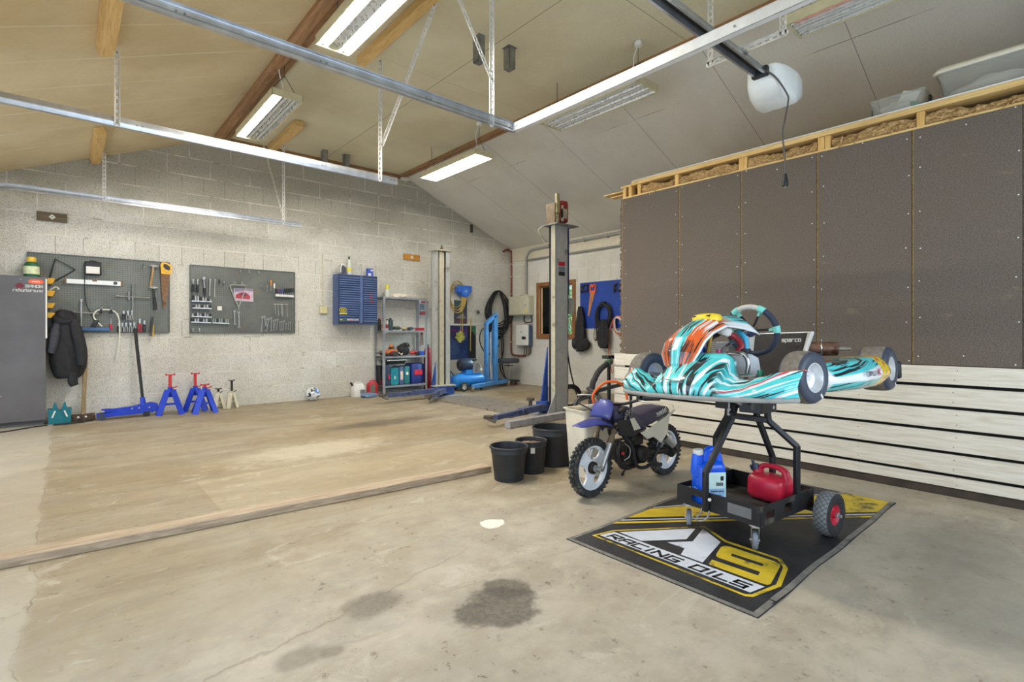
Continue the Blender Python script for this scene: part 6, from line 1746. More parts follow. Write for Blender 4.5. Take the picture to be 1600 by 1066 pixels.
b.m(0); b.prism([(p[0], p[1]) for p in sell(.065, .036, .7, 20)], (cx0 + .075, yy, 1.60), (1, 0, 0), (0, 0, 1), .001)
b.m(2); b.prism([(p[0], p[1]) for p in sell(.054, .027, .7, 20)], (cx0 + .075, yy - .001, 1.60), (1, 0, 0), (0, 0, 1), .001); b.m(0); marks(b, (cx0 + .045, yy - .002, 1.588), (1, 0, 0), (0, 0, 1), .024, 3, .016, .006, .001, 2)
b.build('sticker', SM, smooth=False); b = MB(WC)
b.m(0); marks(b, (cx0 + .012, yy - .0004, 1.522), (1, 0, 0), (0, 0, 1), .034, 6, .020, .006, .001, 4)
b.build('lettering', SM, smooth=False); b = MB(WC)
b.m(3); b.bb((cx0 + .01, yy - .001, 1.408), (cx0 + .14, yy, 1.437)); b.m(1); b.bb((cx0 + .155, yy - .001, 1.412), (cx0 + .27, yy, 1.437)); b.bb((cx0 + .285, yy - .001, 1.415), (cx0 + .37, yy, 1.432))
b.m(4); b.bb((cx0 + .17, yy - .002, 1.418), (cx0 + .255, yy - .001, 1.430)); b.bb((cx0 + .295, yy - .002, 1.420), (cx0 + .36, yy - .001, 1.427)); b.m(0); b.bb((cx0 + .02, yy - .002, 1.415), (cx0 + .06, yy - .001, 1.430))
b.build('sticker_strip', SM, smooth=False)
b = MB(WC); b.bar((cx0 + .60, yy - .001, 1.96), (cx0 + .615, yy - .001, 1.75), .004, .014, (1, 0, 0)); b.bb((cx0 + .60, yy - .003, 1.75), (cx0 + .67, yy, 1.78)); b.bb((cx0 + .59, yy - .003, 1.83), (cx0 + .64, yy, 1.86)); b.build('red_paint_mark', M('faded_red', (170, 84, 84), .6), smooth=False)
def bottle(label, x, y, z, prof, mat, cap=None, capmat=None, band=None, cat='bottle', name='bottle', group=None):
    t = thing(name, label, cat, (x, y, z), group=group)
    b = MB(t); b.lathe(prof, (x, y, z), (0, 0, 1), 20); b.build('body', mat)
    if cap:
        b = MB(t); b.lathe(cap, (x, y, z), (0, 0, 1), 16); b.build('cap', capmat)
    if band:
        b = MB(t); b.lathe([(band[0], band[1]), (band[0], band[2])], (x, y, z), (0, 0, 1), 20, cap=False); b.build('label_band', band[3])
    return t
m_clearpl = M('cloudy_plastic', (206, 212, 200), .35, var=.05)
t = thing('bottle', 'dark navy flask with white loop handle on top of the blue cabinet, left', 'bottle', (3.82, 9.11, cz1))
b = MB(); b.loft([lev(.10, .06, .02, 0), lev(.105, .062, .02, .14), lev(.09, .05, .02, .17)]); b.build('body', M('dark_flask', (48, 52, 66), .4), t)
b = MB(); b.tube([(-.05, -.032, .03), (-.05, -.034, .13), (-.02, -.034, .175), (.02, -.034, .17), (.035, -.034, .14)], .010, n=7); b.build('handle', m_white, t)
b = MB(); b.cyl((0, 0, .17), (0, 0, .20), .035, n=14); b.build('cap', m_white, t)
bottle('tall clear spray bottle with yellow band and dark base on the blue cabinet', 3.945, 9.12, cz1, [(.040, 0), (.042, .10), (.040, .19), (.016, .27), (.014, .30)], m_clearpl, [(.016, .29), (.018, .31), (.015, .345), (0, .35)], M('dark_green_cap', (40, 60, 44), .5), (.0435, .07, .13, m_stky))
t = thing('carton', 'small blue and white box standing on the blue cabinet, right', 'box', (4.345, 9.11, cz1))
b = MB(); b.bb((-.055, -.04, 0), (.055, .04, .15)); b.build('box', M('carton_blue', (62, 92, 190), .5, var=.1), t); b = MB(); b.bb((-.052, -.0415, .01), (.01, -.0402, .06)); b.bb((.0, -.0415, .10), (.05, -.0402, .13)); b.build('print', m_white, t)
# wood blocks with steel washers on the wall
def wblock(x0, x1, z0, z1, mat, label):
    t = thing('wall_block', label, 'wood block', ((x0 + x1) / 2, YB, (z0 + z1) / 2), group='wood blocks bolted to the back wall')
    b = MB(t); b.bb((x0, YB - .035, z0), (x1, YB, z1)); b.build('block', mat, bevel=.004)
    b = MB(t); b.box(((x0 + x1) / 2, YB - .037, (z0 + z1) / 2), (.05, .004, .05), (0, .785, 0)); b.build('washer', m_white)
    b = MB(t); b.cyl(((x0 + x1) / 2, YB - .046, (z0 + z1) / 2), ((x0 + x1) / 2, YB - .038, (z0 + z1) / 2), .010, n=6); b.build('bolt', m_steel_d)
wblock(-.29, .015, 2.68, 2.80, wood('grey_old_wood', (112, 96, 74), (84, 70, 52), 'X'), 'weathered grey brown wood block on the back wall at the upper left')
wblock(5.13, 5.50, 2.66, 2.78, wood('orange_wood', (196, 138, 54), (166, 108, 36), 'X'), 'orange varnished wood block on the back wall above the shelf')
b = MB(); b.bb((3.44, YB - .05, 1.535), (3.575, YB, 1.66)); t = tag(b.build('junction_box', M('ivory_box', (206, 196, 150), .5, var=.05), None, bevel=.008), 'ivory electrical junction box on the back wall left of the blue cabinet', 'junction box')
b = MB(); b.tube([(3.50, YB - .012, 1.66), (3.50, YB - .012, 2.63)], .010, smooth=False); o = b.build('feed_pipe', M('ivory_pipe', (200, 192, 164), .5), None); o.parent = t

# ------------------------------------------------------------------ steel shelf with its load
m_shelf = M('shelf_zinc', (178, 182, 190), .4, .6, var=.1, scale=9)
SX0, SX1, SY0, SY1, SZ = 4.50, 5.455, 8.86, 9.225, 1.865
SH = thing('steel_shelf', 'galvanised steel shelving unit against the back wall between blue cabinet and lift post', 'shelf', ((SX0 + SX1) / 2, (SY0 + SY1) / 2, 0))
for xx in (SX0, SX1):
    for yy in (SY0, SY1):
        sx = 1 if xx == SX0 else -1; sy = 1 if yy == SY0 else -1
        b = MB(SH); b.bb((xx, yy, 0), (xx + sx * .042, yy + sy * .003, SZ)); b.bb((xx, yy, 0), (xx + sx * .003, yy + sy * .036, SZ)); b.build('upright', m_shelf)
for zz in (.155, .715, 1.205, 1.845):
    b = MB(SH); b.bb((SX0 + .004, SY0 + .002, zz + .02), (SX1 - .004, SY1 - .002, zz + .024)); b.bb((SX0 + .004, SY0 + .001, zz - .012), (SX1 - .004, SY0 + .005, zz + .024)); b.bb((SX0 + .004, SY1 - .005, zz - .012), (SX1 - .004, SY1 - .001, zz + .024)); b.build('shelf_board', m_shelf)
zb = .18
def tool_case(x0, x1, h, col, label, name='tool_case', dep=.30, latch=None, band=None, z=zb, y0=None):
    y0 = y0 or SY0 + .035
    t = thing(name, label, 'tool case', ((x0 + x1) / 2, y0 + dep / 2, z), group='tool cases on the lowest shelf')
    w = x1 - x0
    b = MB(); b.loft([[(x, -dep / 2 + .012 + (0 if 0 < k < 3 else .012), h / 2 + zz) for x, zz in sell(w / 2, h / 2, .35, 20)] if False else [(x * s, yy, h / 2 + zz * s) for x, zz in sell(w / 2, h / 2, .3, 24)] for k, (yy, s) in enumerate(((-dep / 2, .94), (-dep / 2 + .012, 1), (dep / 2 - .012, 1), (dep / 2, .94)))])
    b.build('shell', M('case_%d_%d_%d' % col, col, .5, var=.1, scale=12), t, angle=50)
    b = MB(); b.tube([(-w * .25, -dep / 2 + .02, h - .01), (-w * .25, -dep / 2 - .0, h + .012), (w * .25, -dep / 2, h + .012), (w * .25, -dep / 2 + .02, h - .01)], .008, n=7, smooth=False); b.build('handle', m_black, t)
    if latch:
        for lx, lz, lw, lh in latch[1]:
            b = MB(); b.bb((lx * w - lw / 2, -dep / 2 - .012, lz * h - lh / 2), (lx * w + lw / 2, -dep / 2 + .003, lz * h + lh / 2)); b.build('latch', latch[0], t, bevel=.003)
    if band:
        b = MB(); b.bb((-band[1] * w / 2, -dep / 2 - .003, band[2] * h), (band[1] * w / 2, -dep / 2 + .004, band[3] * h)); b.build('side_label', band[0], t)
    return t
m_lred = M('latch_red', (206, 44, 66), .4)
m_pale = M('pale_sticker', (226, 206, 182), .5)
tool_case(4.55, 4.665, .40, (44, 54, 84), 'narrow dark navy tool case with red latch, left end of lowest shelf', dep=.13, latch=(m_lred, [(.25, .42, .03, .09)]))
tool_case(4.675, 4.845, .335, (30, 128, 142), 'teal tool case on the lowest shelf, left of the slate one', band=(m_white, .12, .35, .55))
tool_case(4.852, 4.955, .355, (72, 86, 124), 'slate blue tool case with tall pale label between two teal cases', band=(m_pale, .5, .28, .74))
tool_case(4.962, 5.085, .355, (32, 106, 110), 'dark teal tool case with white labels, right of the slate one', band=(m_white, .4, .52, .68))
tool_case(5.125, 5.415, .40, (34, 52, 124), 'wide royal blue tool case with two red latches, right end of lowest shelf', latch=(m_lred, [(-.16, .56, .085, .10), (.16, .56, .085, .10)]))
t = thing('tool_bin', 'black crate with red rim behind the left upright on the lowest shelf', 'crate', (4.595, 9.135, zb))
tb_x = 4.50
b = MB(); b.loft([lev(.13, .14, .02, 0), lev(.145, .155, .02, .38)]); b.build('body', m_black, t); b = MB(); b.bb((-.062, -.080, .01), (.06, -.070, .10)); b.build('label_plate', M('dark_red', (120, 40, 44), .5), t)
t = thing('plastic_tray', 'black tray with white front edge lying on the tool cases', 'tray', (4.80, 9.02, .583))
b = MB(); b.loft([lev(.36, .22, .02, 0), lev(.42, .26, .02, .075)]); b.build('tray', m_black, t); b = MB(); b.bb((-.205, -.136, .068), (.205, -.128, .084)); b.build('rim', m_white, t)
# things under the lowest shelf board
t = thing('steel_sheet', 'grey folded steel strips stacked under the lowest shelf', 'steel strip', (4.98, 9.03, 0))
for k in range(4):
    b = MB(); b.box((.02 * k - .02, -.10 + .04 * k, .010 + .028 * k), (.80, .12, .008), (.04 * k - .05, .02, .02 * k)); b.build('strip', m_shelf, t)
# middle shelf: heap of power tools
zm = .74
def lump(b, c, r, sc, seed, amp=.25, n=18, k=12, fr=2.6):
    vs0 = len(b.v)
    b.ball(c, r, n, k, sc)
    c = V(*c) - b.off if b.X is None else b.X @ V(*c) - b.off
    for i in range(vs0, len(b.v)):
        d = b.v[i] - c
        b.v[i] = c + d * (1 + amp * mnoise.noise(d / max(r, 1e-6) * fr * .6 + V(seed * 3.1, seed * 1.7, seed)))
def drill(label, x, y, z, col, rz, bat=True, s=1.0):
    t = thing('cordless_drill', label, 'power tool', (x, y, z), (0, 0, rz), group='power tools on the middle shelf')
    t.scale = (s, s, s)
    mt_ = M('tool_%d_%d_%d' % col, col, .5, var=.15, scale=14)
    b = MB(); b.loft([[(xx, r * math.cos(a), .055 + r * math.sin(a)) for a in [2 * PI * i / 16 for i in range(16)]] for xx, r in ((-.10, .02), (-.095, .036), (-.02, .042), (.04, .038), (.07, .03))]); b.build('body', mt_, t)
    b = MB(); b.cyl((.07, 0, .055), (.12, 0, .055), .024, .014, n=14); b.cyl((.12, 0, .055), (.16, 0, .055), .005, n=8); b.build('chuck', m_steel_d, t)
    b = MB(); b.tube([(-.05, 0, .05), (-.07, .07, .04), (-.08, .12, .035)], [.022, .02, .022], n=12); b.build('handle', m_black, t)
    if bat:
        b = MB(); b.box((-.08, .145, .035), (.07, .05, .068)); b.build('battery', m_black, t, bevel=.006)
    return t
drill('orange cordless drill lying on the middle shelf, left part of the heap', 4.72, 9.0, zm, (196, 108, 52), 2.6, s=1.35)
drill('maroon cordless drill lying under the orange one on the middle shelf', 4.78, 8.935, zm, (120, 40, 48), .3, s=1.0)
drill('dark brown drill lying at the far left of the middle shelf', 4.63, 9.13, zm, (88, 52, 44), 3.3, s=1.1)
drill('red drill lying at the right part of the middle shelf', 5.20, 9.0, zm, (196, 64, 58), 2.9, s=.9)
t = thing('angle_grinder', 'black and orange angle grinder propped up on the drills', 'power tool', (4.71, 9.03, zm + .10), (.3, -.9, .5), group='power tools on the middle shelf')
b = MB(); b.cyl((-.12, 0, .0), (.08, 0, .0), .034, .03, n=16); b.build('body', m_black, t); b = MB(); b.cyl((.10, 0, -.05), (.10, 0, .03), .034, n=16); b.build('gear_head', M('tool_orange', (206, 120, 50), .5), t); b = MB(); b.cyl((.10, 0, -.058), (.10, 0, -.052), .062, n=24); b.build('disc', m_steel_d, t)
m_bag = M('black_nylon', (38, 36, 36), .8, var=.25, scale=18, bump=.2)
t = thing('tool_bag', 'black cloth tool bag slumped in the middle of the shelf', 'bag', (5.0, 9.03, zm))
b = MB(); lump(b, (0, 0, .105), .125, (1.15, .85, .85), 3, .22); lump(b, (.03, .0, .19), .085, (1.2, .8, .6), 5, .2); 
for i, p in enumerate(b.v): p.z = max(p.z, .0)
b.build('body', m_bag, t, angle=80)
b = MB(); b.tube([(-.10, -.09, .16), (-.05, -.12, .24), (.05, -.12, .24), (.10, -.09, .16)], .012, n=8, flat=.4); b.build('strap', m_black, t)
t = thing('tape_roll', 'cream coloured strap looped over the front of the middle shelf heap', 'strap', (4.86, 8.91, zm))
b = MB(); b.tube([(-.08, 0, .09), (-.02, -.02, .07), (.02, -.03, .03), (.06, -.02, .05), (.03, -.03, .012)], .009, n=8, flat=.4); b.build('loop', m_pale, t)
b = MB(); b.bb((5.335, 8.93, zm), (5.43, 9.03, zm + .075)); tag(b.build('small_box', M('royal_blue_box', (36, 84, 196), .5, var=.08), None, bevel=.004), 'small royal blue box at the right end of the middle shelf', 'box')
# upper shelf
zu = 1.23
b_ = [(4.575, .042, .21, (206, 184, 150), 'tan can at the left of the upper shelf'), (4.642, .028, .215, (196, 198, 200), 'slim silver can next to the tan one on the upper shelf'), ]
for x, r, h, col, lb in b_:
    bottle(lb, x, 8.99, zu, [(r, 0), (r, h * .86), (r * .8, h * .9)], M('can_%d' % col[0], col, .4, .2), [(r * .7, h * .9), (r * .7, h), (0, h + .002)], m_black, (r + .0008, h * .2, h * .55, M('can_red', (150, 60, 50), .5)), cat='can', name='spray_can', group='cans on the upper shelf')
t = thing('canister', 'dark teal plastic canister beside the slim silver can', 'canister', (4.72, 9.0, zu))
b = MB(); b.loft([lev(.085, .08, .02, 0), lev(.085, .08, .02, .19), lev(.05, .05, .02, .225)]); b.build('body', M('dark_teal', (40, 66, 70), .5), t); b = MB(); b.cyl((.0, 0, .22), (.0, 0, .245), .018, n=12); b.build('cap', m_black, t)
bottle('black can at the back left corner of the upper shelf', 4.565, 9.15, zu, [(.035, 0), (.035, .20), (.02, .22)], m_black, [(.02, .22), (.02, .235), (0, .236)], m_red, cat='can', name='spray_can', group='cans on the upper shelf')
drill('dark green drill lying on the upper shelf beside the canister', 4.86, 8.98, zu, (62, 72, 58), .2, s=.85)
drill('tan and black drill lying in the middle of the upper shelf', 5.03, 9.0, zu, (176, 160, 116), 2.8, s=.8)
drill('blue and black drill lying on the upper shelf, right of the tan one', 5.17, 9.02, zu, (72, 96, 128), .2, s=.8)
t = thing('tool_bit_box', 'flat red box at the right end of the upper shelf', 'box', (5.36, 8.98, zu))
b = MB(); b.bb((-.075, -.05, 0), (.075, .05, .035)); b.build('base', m_lred, t, bevel=.004); b = MB(); b.bb((-.077, -.052, .036), (.077, .052, .055)); b.build('lid', m_lred, t, bevel=.004)
# on top of the shelf
zs = 1.87
bottle('white bottle with bright yellow cap on top of the steel shelf', 4.685, 9.06, zs, [(.038, 0), (.04, .10), (.03, .16)], m_clearpl, [(.03, .155), (.034, .17), (.034, .235), (.02, .25), (0, .25)], m_stky, cat='bottle')
m_rag = M('white_rag', (222, 212, 196), .9, var=.12, scale=20)
t = thing('rag_heap', 'crumpled white rag lying on top of the steel shelf', 'rag', (4.94, 9.04, zs))
b = MB(); lump(b, (0, 0, .03), .12, (1.25, .8, .45), 9, .45, 28, 16, 4.5)
for p in b.v: p.z = max(p.z, .0)
b.build('cloth', m_rag, t, angle=80)
# posters and boards on the wall
b = MB(); b.m(0).bb((5.475, YB - .006, 1.485), (5.74, YB, 1.855)); b.m(1).bb((5.51, YB - .008, 1.55), (5.70, YB - .006, 1.63)); b.m(2).bb((5.51, YB - .008, 1.66), (5.62, YB - .006, 1.78)); b.m(1).bb((5.55, YB - .008, 1.80), (5.72, YB - .006, 1.84))
tag(b.build('wall_poster', [M('poster_pale', (196, 204, 212), .5), M('poster_red', (176, 96, 104), .5), M('poster_blue', (120, 150, 180), .5)], None, smooth=False), 'pale red and blue picture on the back wall, seen through the steel shelf', 'poster')
b = MB(); b.bb((5.46, YB - .004, .90), (5.75, YB, 1.46)); tag(b.build('wall_sheet', m_white, None), 'white sheet on the back wall below the pale picture', 'panel')
t = thing('bicycle_tool', 'rusty pliers hanging on the white sheet behind the steel shelf', 'pliers', (5.45, YB - .02, 1.05))
b = MB(); b.bar((.09, 0, .10), (.085, 0, -.13), .012, .014, (1, 0, 0)); b.bar((.12, 0, .10), (.13, 0, -.12), .012, .014, (1, 0, 0)); b.box((.105, 0, .12), (.05, .015, .06)); b.build('jaw', M('rusty_red', (128, 66, 58), .6, .3), t)
bottle('red gas cylinder standing behind the steel shelf beside the lift post', 5.63, 9.13, 0, [(.075, 0), (.08, .02), (.08, .78), (.06, .86), (.025, .90)], M('cylinder_red', (150, 34, 40), .4), [(.025, .89), (.03, .93), (.012, .95), (0, .95)], m_steel_d, cat='gas cylinder', name='gas_cylinder')
# canisters on the floor left of the shelf
t = thing('jerry_can', 'white plastic jerry can on the floor left of the steel shelf', 'canister', (4.105, 9.08, 0))
b = MB(); b.loft([lev(.22, .15, .03, 0), lev(.23, .16, .03, .02), lev(.23, .16, .03, .17), lev(.16, .13, .03, .235), lev(.14, .11, .03, .25)]); b.build('body', m_white, t); b = MB(); b.tube([(-.06, 0, .23), (-.06, 0, .262), (.05, 0, .262), (.05, 0, .23)], .012, n=8, smooth=False); b.build('handle', m_white, t); b = MB(); b.bb((-.0, -.0815, .06), (.10, -.08, .13)); b.build('print', M('print_grey', (120, 122, 130), .5), t); b = MB(); b.cyl((-.11, 0, .21), (-.15, 0, .27), .018, n=12); b.build('cap', m_black, t)
t = thing('jerry_can', 'red petrol canister on the floor against the shelf upright', 'canister', (4.375, 9.06, 0))
b = MB(); b.loft([lev(.17, .15, .03, 0), lev(.18, .16, .03, .02), lev(.18, .16, .03, .22), lev(.12, .10, .03, .26)]); b.build('body', M('canister_red', (184, 44, 54), .4, var=.1), t); b = MB(); b.bb((-.075, -.082, .05), (.02, -.08, .22)); b.build('grimy_panel', M('grimy_grey', (120, 110, 100), .6, var=.2), t); b = MB(); b.tube([(-.05, 0, .25), (-.05, 0, .285), (.05, 0, .285), (.05, 0, .25)], .010, n=8, smooth=False); b.build('handle', m_lred, t)
t = thing('cloth_bundle', 'crumpled blue grey cloth on the floor in front of the jerry cans', 'cloth', (4.20, 8.84, 0))
b = MB(); lump(b, (0, 0, .03), .13, (1.2, .7, .4), 12, .5, 28, 16, 4.0)
for p in b.v: p.z = max(p.z, .0)
b.build('cloth', M('blue_grey_cloth', (104, 122, 146), .9, var=.2), t, angle=80)
# ------------------------------------------------------------------ far corner: reel, posters, compressor, crane
m_cblue = M('compressor_blue', (44, 132, 214), .3, .1, var=.06, scale=8)
m_crane = M('crane_blue', (70, 140, 206), .4, .1, var=.12, scale=10, dirt=(120, 130, 140), dirt_amt=.1)
m_yhose = M('yellow_hose', (178, 150, 74), .5, var=.12)
HR = thing('hose_reel', 'bright blue hose reel with coiled yellow hose on the back wall', 'hose reel', (6.53, 9.12, 2.08))
b = MB(); b.cyl((.0, -.09, 0), (.0, .09, 0), .125, n=32); b.bb((-.17, -.075, -.02), (.17, .09, .13)); b.build('case', M('reel_blue', (40, 104, 206), .35, var=.06), HR, bevel=.012)
b = MB(); b.lathe([(.075, 0), (.07, .008), (0, .010)], (0, -.09, 0), (0, -1, 0), 28); b.build('boss', M('reel_blue_light', (64, 128, 222), .35), HR)
b = MB(); b.m(0); marks(b, (-.028, -.101, .008), (1, 0, 0), (0, 0, 1), .012, 4, .011, .004, 0, 1); marks(b, (-.034, -.101, -.012), (1, 0, 0), (0, 0, 1), .012, 5, .011, .004, 0, 2); b.build('lettering', m_white, HR, smooth=False)
b = MB(); b.bb((-.06, .09, -.05), (.06, .128, .10)); b.build('wall_bracket', m_steel_d, HR)
for k in range(5):
    rr = .15 + .014 * k
    b = MB(); b.tube([(-.20 + rr * 1.05 * math.cos(a), -.02 - .012 * k, -.13 + (rr * 1.45 + .04 * (k % 3)) * math.sin(a)) for a in [2 * PI * i / 16 for i in range(16)]], .011, n=7, closed=True, sub=3); b.build('hose_loop', m_yhose, HR)
b = MB(); b.tube([(-.07, -.03, -.10), (-.05, -.03, -.40), (-.05, -.03, -.75), (-.05, -.03, -.95)], .010, n=7); b.build('hose_end', m_yhose, HR)
t = thing('duster', 'pale yellow fuzzy duster hanging on the blue poster', 'duster', (6.48, 9.17, 1.10))
b = MB()
rs = random.Random(3)
for k in range(160):
    a, e = rs.uniform(0, 2 * PI), rs.uniform(-PI / 2, PI / 2)
    d = V(math.cos(a) * math.cos(e), math.sin(a) * math.cos(e) * .5, math.sin(e))
    b.cyl(d * .02, d * rs.uniform(.10, .14), .010, .004, n=5)
b.build('fibres', M('pale_yellow_fibre', (206, 206, 110), .9, var=.2), t)
b = MB(); b.cyl((0, -.01, .12), (0, -.01, .45), .006, n=6); b.build('cord', m_yhose, t)
b = MB(); b.tube([(6.785, 9.2, 1.50), (6.78, 9.2, 1.1), (6.775, 9.2, .78)], .011, n=6); tag(b.build('strap', m_yhose, None), 'thin yellow strap hanging down the dark edge of the blue poster', 'strap')
def blue_poster():
    t = NT('dark_blue_poster')
    c = t.coord(); n = t.noise(c, 3.0, 6.0, .6); n2 = t.noise(t.mapping(c, (1, 1, 3), (4, 2, 1)), 5.0, 5.0, .6)
    a = t.mix(t.mr(n, .4, .65), lin((30, 48, 96)), lin((62, 84, 134)))
    z = t.sep(c)[2]
    a = t.mix(t.math('MULTIPLY', t.mr(z, 1.05, 1.25), t.mr(n2, .52, .6)), a, lin((110, 40, 90)))
    x = t.sep(c)[0]
    a = t.mix(t.mr(x, 6.72, 6.76), a, lin((30, 30, 36)))
    a = t.mix(t.math('MULTIPLY', t.mr(x, 6.80, 6.84), t.math('MULTIPLY', t.mr(z, 1.12, 1.18), t.mr(n2, .45, .5))), a, lin((60, 120, 84)))
    return t.bsdf(a, .35)
b = MB(); b.m(0).bb((6.15, YB - .006, .60), (6.96, YB, 1.345)); b.m(1).bb((6.14, YB - .007, 1.345), (6.97, YB, 1.37))
tag(b.build('wall_poster', [blue_poster(), m_white], None), 'large dark blue poster on the back wall above the compressor', 'poster')
b = MB(); b.m(0).bb((6.37, YB - .006, 1.385), (6.715, YB, 1.895)); b.m(1).bb((6.40, YB - .008, 1.42), (6.69, YB - .006, 1.47)); b.m(2).prism([(6.42, 1.50), (6.68, 1.50), (6.60, 1.62), (6.50, 1.56)], (0, YB - .006, 0), (1, 0, 0), (0, 0, 1), .002); b.m(3).prism([(6.40, 1.72), (6.69, 1.72), (6.69, 1.87), (6.40, 1.87)], (0, YB - .006, 0), (1, 0, 0), (0, 0, 1), .0015)
tag(b.build('wall_poster', [M('poster_slate', (72, 80, 92), .5), M('poster_maroon', (126, 66, 76), .5), M('poster_grey', (150, 150, 150), .5), M('poster_green', (56, 84, 84), .5)], None, smooth=False), 'small dark picture poster hanging under the blue hose reel', 'poster')
b = MB(); b.bb((6.17, YB - .004, 1.39), (6.36, YB, 1.95)); tag(b.build('wall_sheet', m_white, None), 'narrow white sheet on the back wall behind the coiled yellow hose', 'panel')
t = thing('wall_socket', 'round grey wall outlet on the back wall beside the black cable loops', 'outlet', (6.99, 9.24, 1.66))
b = MB(); b.cyl((0, .01, 0), (0, -.03, 0), .045, n=20); b.build('body', M('outlet_grey', (150, 148, 142), .5), t); b = MB(); b.cyl((0, -.03, 0), (0, -.055, -.02), .03, n=16); b.build('flap', M('outlet_dark', (90, 90, 90), .5), t)
AC = thing('air_compressor', 'bright blue air compressor with dark motor on the floor by the back wall', 'compressor', (6.30, 8.63, 0))
tz = .20
b = MB(); b.lathe([(0, -.39), (.06, -.385), (.11, -.365), (.137, -.325), (.145, -.28), (.145, .28), (.137, .325), (.11, .365), (.06, .385), (0, .39)], (0, 0, tz), (1, 0, 0), 32); b.build('tank', m_cblue, AC)
b = MB(); b.lathe([(0, -.17), (.09, -.17), (.122, -.155), (.128, -.13), (.128, .05), (.11, .09), (.06, .10)], (-.02, .03, tz + .33), (1, -.12, .10), 30); b.build('motor', M('dark_motor', (62, 70, 92), .35, .4, var=.1), AC)
mc = V(-.02, .03, tz + .33); md = V(1, -.12, .10).normalized()
b = MB(); b.lathe([(.112, 0), (.105, -.010), (0, -.012)], mc - md * .17, md, 30); b.build('fan_cover', m_black, AC)
b = MB()
for k in range(5):
    b.torus(mc - md * .184, md, .02 + .019 * k, .003, 24, 5)
b.build('fan_grille', M('grille_grey', (70, 72, 76), .5), AC)
b = MB(); b.bb((-.13, -.09, tz + .13), (.26, .13, tz + .155)); b.bb((-.10, -.08, tz + .15), (.05, .10, tz + .22)); b.build('mount_plate', m_cblue, AC)
b = MB(); b.cyl((.17, .03, tz + .15), (.17, .03, tz + .36), .065, n=18)
for k in range(6): b.cyl((.17, .03, tz + .22 + k * .024), (.17, .03, tz + .230 + k * .024), .085, n=18)
b.build('pump', m_alu2, AC)
b = MB(); b.tube([(.20, -.04, tz + .35), (.27, -.06, tz + .30), (.28, -.06, tz + .20), (.22, -.04, tz + .13)], .012, n=8); b.build('air_pipe', m_chrome, AC)
b = MB(); b.cyl((.25, -.10, tz + .22), (.25, -.125, tz + .22), .03, n=16); b.build('gauge', m_white, AC)
b = MB(); b.box((.10, .03, tz + .42), (.14, .12, .06)); b.cyl((.19, .03, tz + .40), (.19, .03, tz + .44), .05, n=14); b.build('air_filter', m_black, AC, bevel=.01)
b = MB(); b.tube([(-.30, .02, tz + .05), (-.42, .02, tz + .20), (-.52, .02, tz + .34)], .012, n=8, smooth=False); b.build('handle', m_black, AC)
for yy in (-.10, .10):
    b = MB(); b.bb((.24, yy - .01, .0), (.28, yy + .01, tz - .09)); b.build('foot', m_black, AC)
for yy in (-.165, .165):
    w = thing('compressor_wheel', None, None, (-.22, yy, .095)); w.parent = AC
    b = MB(); b.torus((0, 0, 0), (0, 1, 0), .075, .020, 26, 8); b.build('tyre', m_rubber, w)
    b = MB(); b.torus((0, 0, 0), (0, 1, 0), .053, .007, 24, 6)
    for k in range(5):
        a = 2 * PI * k / 5; b.bar((0, 0, 0), (.052 * math.cos(a), 0, .052 * math.sin(a)), .012, .012, (0, 1, 0))
    b.build('spokes', m_white, w)
b = MB(); b.cyl((-.22, -.165, .095), (-.22, .165, .095), .010, n=8); b.build('axle', m_steel_d, AC)
EC = thing('engine_crane', 'folded light blue engine crane standing beside the compressor', 'engine crane', (6.98, 8.76, 0))
b = MB(EC); b.bar((6.86, 8.74, .10), (6.86, 8.74, 1.40), .07, .09, (0, 1, 0)); b.build('mast', m_crane, bevel=.006)
b = MB(EC); b.bar((7.10, 8.74, .10), (7.10, 8.74, 1.56), .10, .10, (0, 1, 0)); b.build('mast', m_crane, bevel=.006)
b = MB(EC); b.bar((6.83, 8.73, 1.36), (7.14, 8.73, 1.60), .08, .08, (0, 1, 0)); b.build('boom', m_crane, bevel=.006)
b = MB(EC); b.cyl((6.98, 8.73, .45), (6.98, 8.73, 1.20), .020, n=12); b.cyl((6.98, 8.73, .16), (6.98, 8.73, .48), .04, n=14); b.build('hydraulic_ram', m_chrome)
b = MB(EC); b.prism([(6.82, .10), (7.16, .10), (7.16, .22), (6.82, .22)], (0, 8.80, 0), (1, 0, 0), (0, 0, 1), .10); b.build('base_box', m_crane)
b = MB(EC); b.bar((7.42, 8.72, .11), (6.15, 8.26, .11), .07, .085); b.build('leg', m_crane, bevel=.006)
b = MB(EC); b.bar((7.42, 9.02, .11), (6.72, 8.86, .11), .07, .085); b.build('leg', m_crane, bevel=.006)
b = MB(EC); b.bar((7.38, 8.70, .12), (7.38, 9.05, .12), .06, .06); b.build('cross_bar', m_crane)
for p in ((6.12, 8.24), (7.44, 8.68), (7.44, 9.04)):
    b = MB(EC); b.cyl((p[0] - .01, p[1] - .016, .045), (p[0] + .01, p[1] + .016, .045), .045, n=18); b.build('caster', m_forkd)
    b = MB(EC); b.bb((p[0] - .02, p[1] - .03, .06), (p[0] + .02, p[1] + .03, .11)); b.build('caster_bracket', m_zinc)
CL = thing('cable_bundle', 'thick bundle of black cable loops hanging on the back wall corner', 'cable', (7.55, 9.18, 1.7))
b = MB(CL); b.cyl((7.54, 9.14, 2.10), (7.54, YB, 2.10), .03, n=12); b.build('hook', m_steel_d)
rs = random.Random(8)
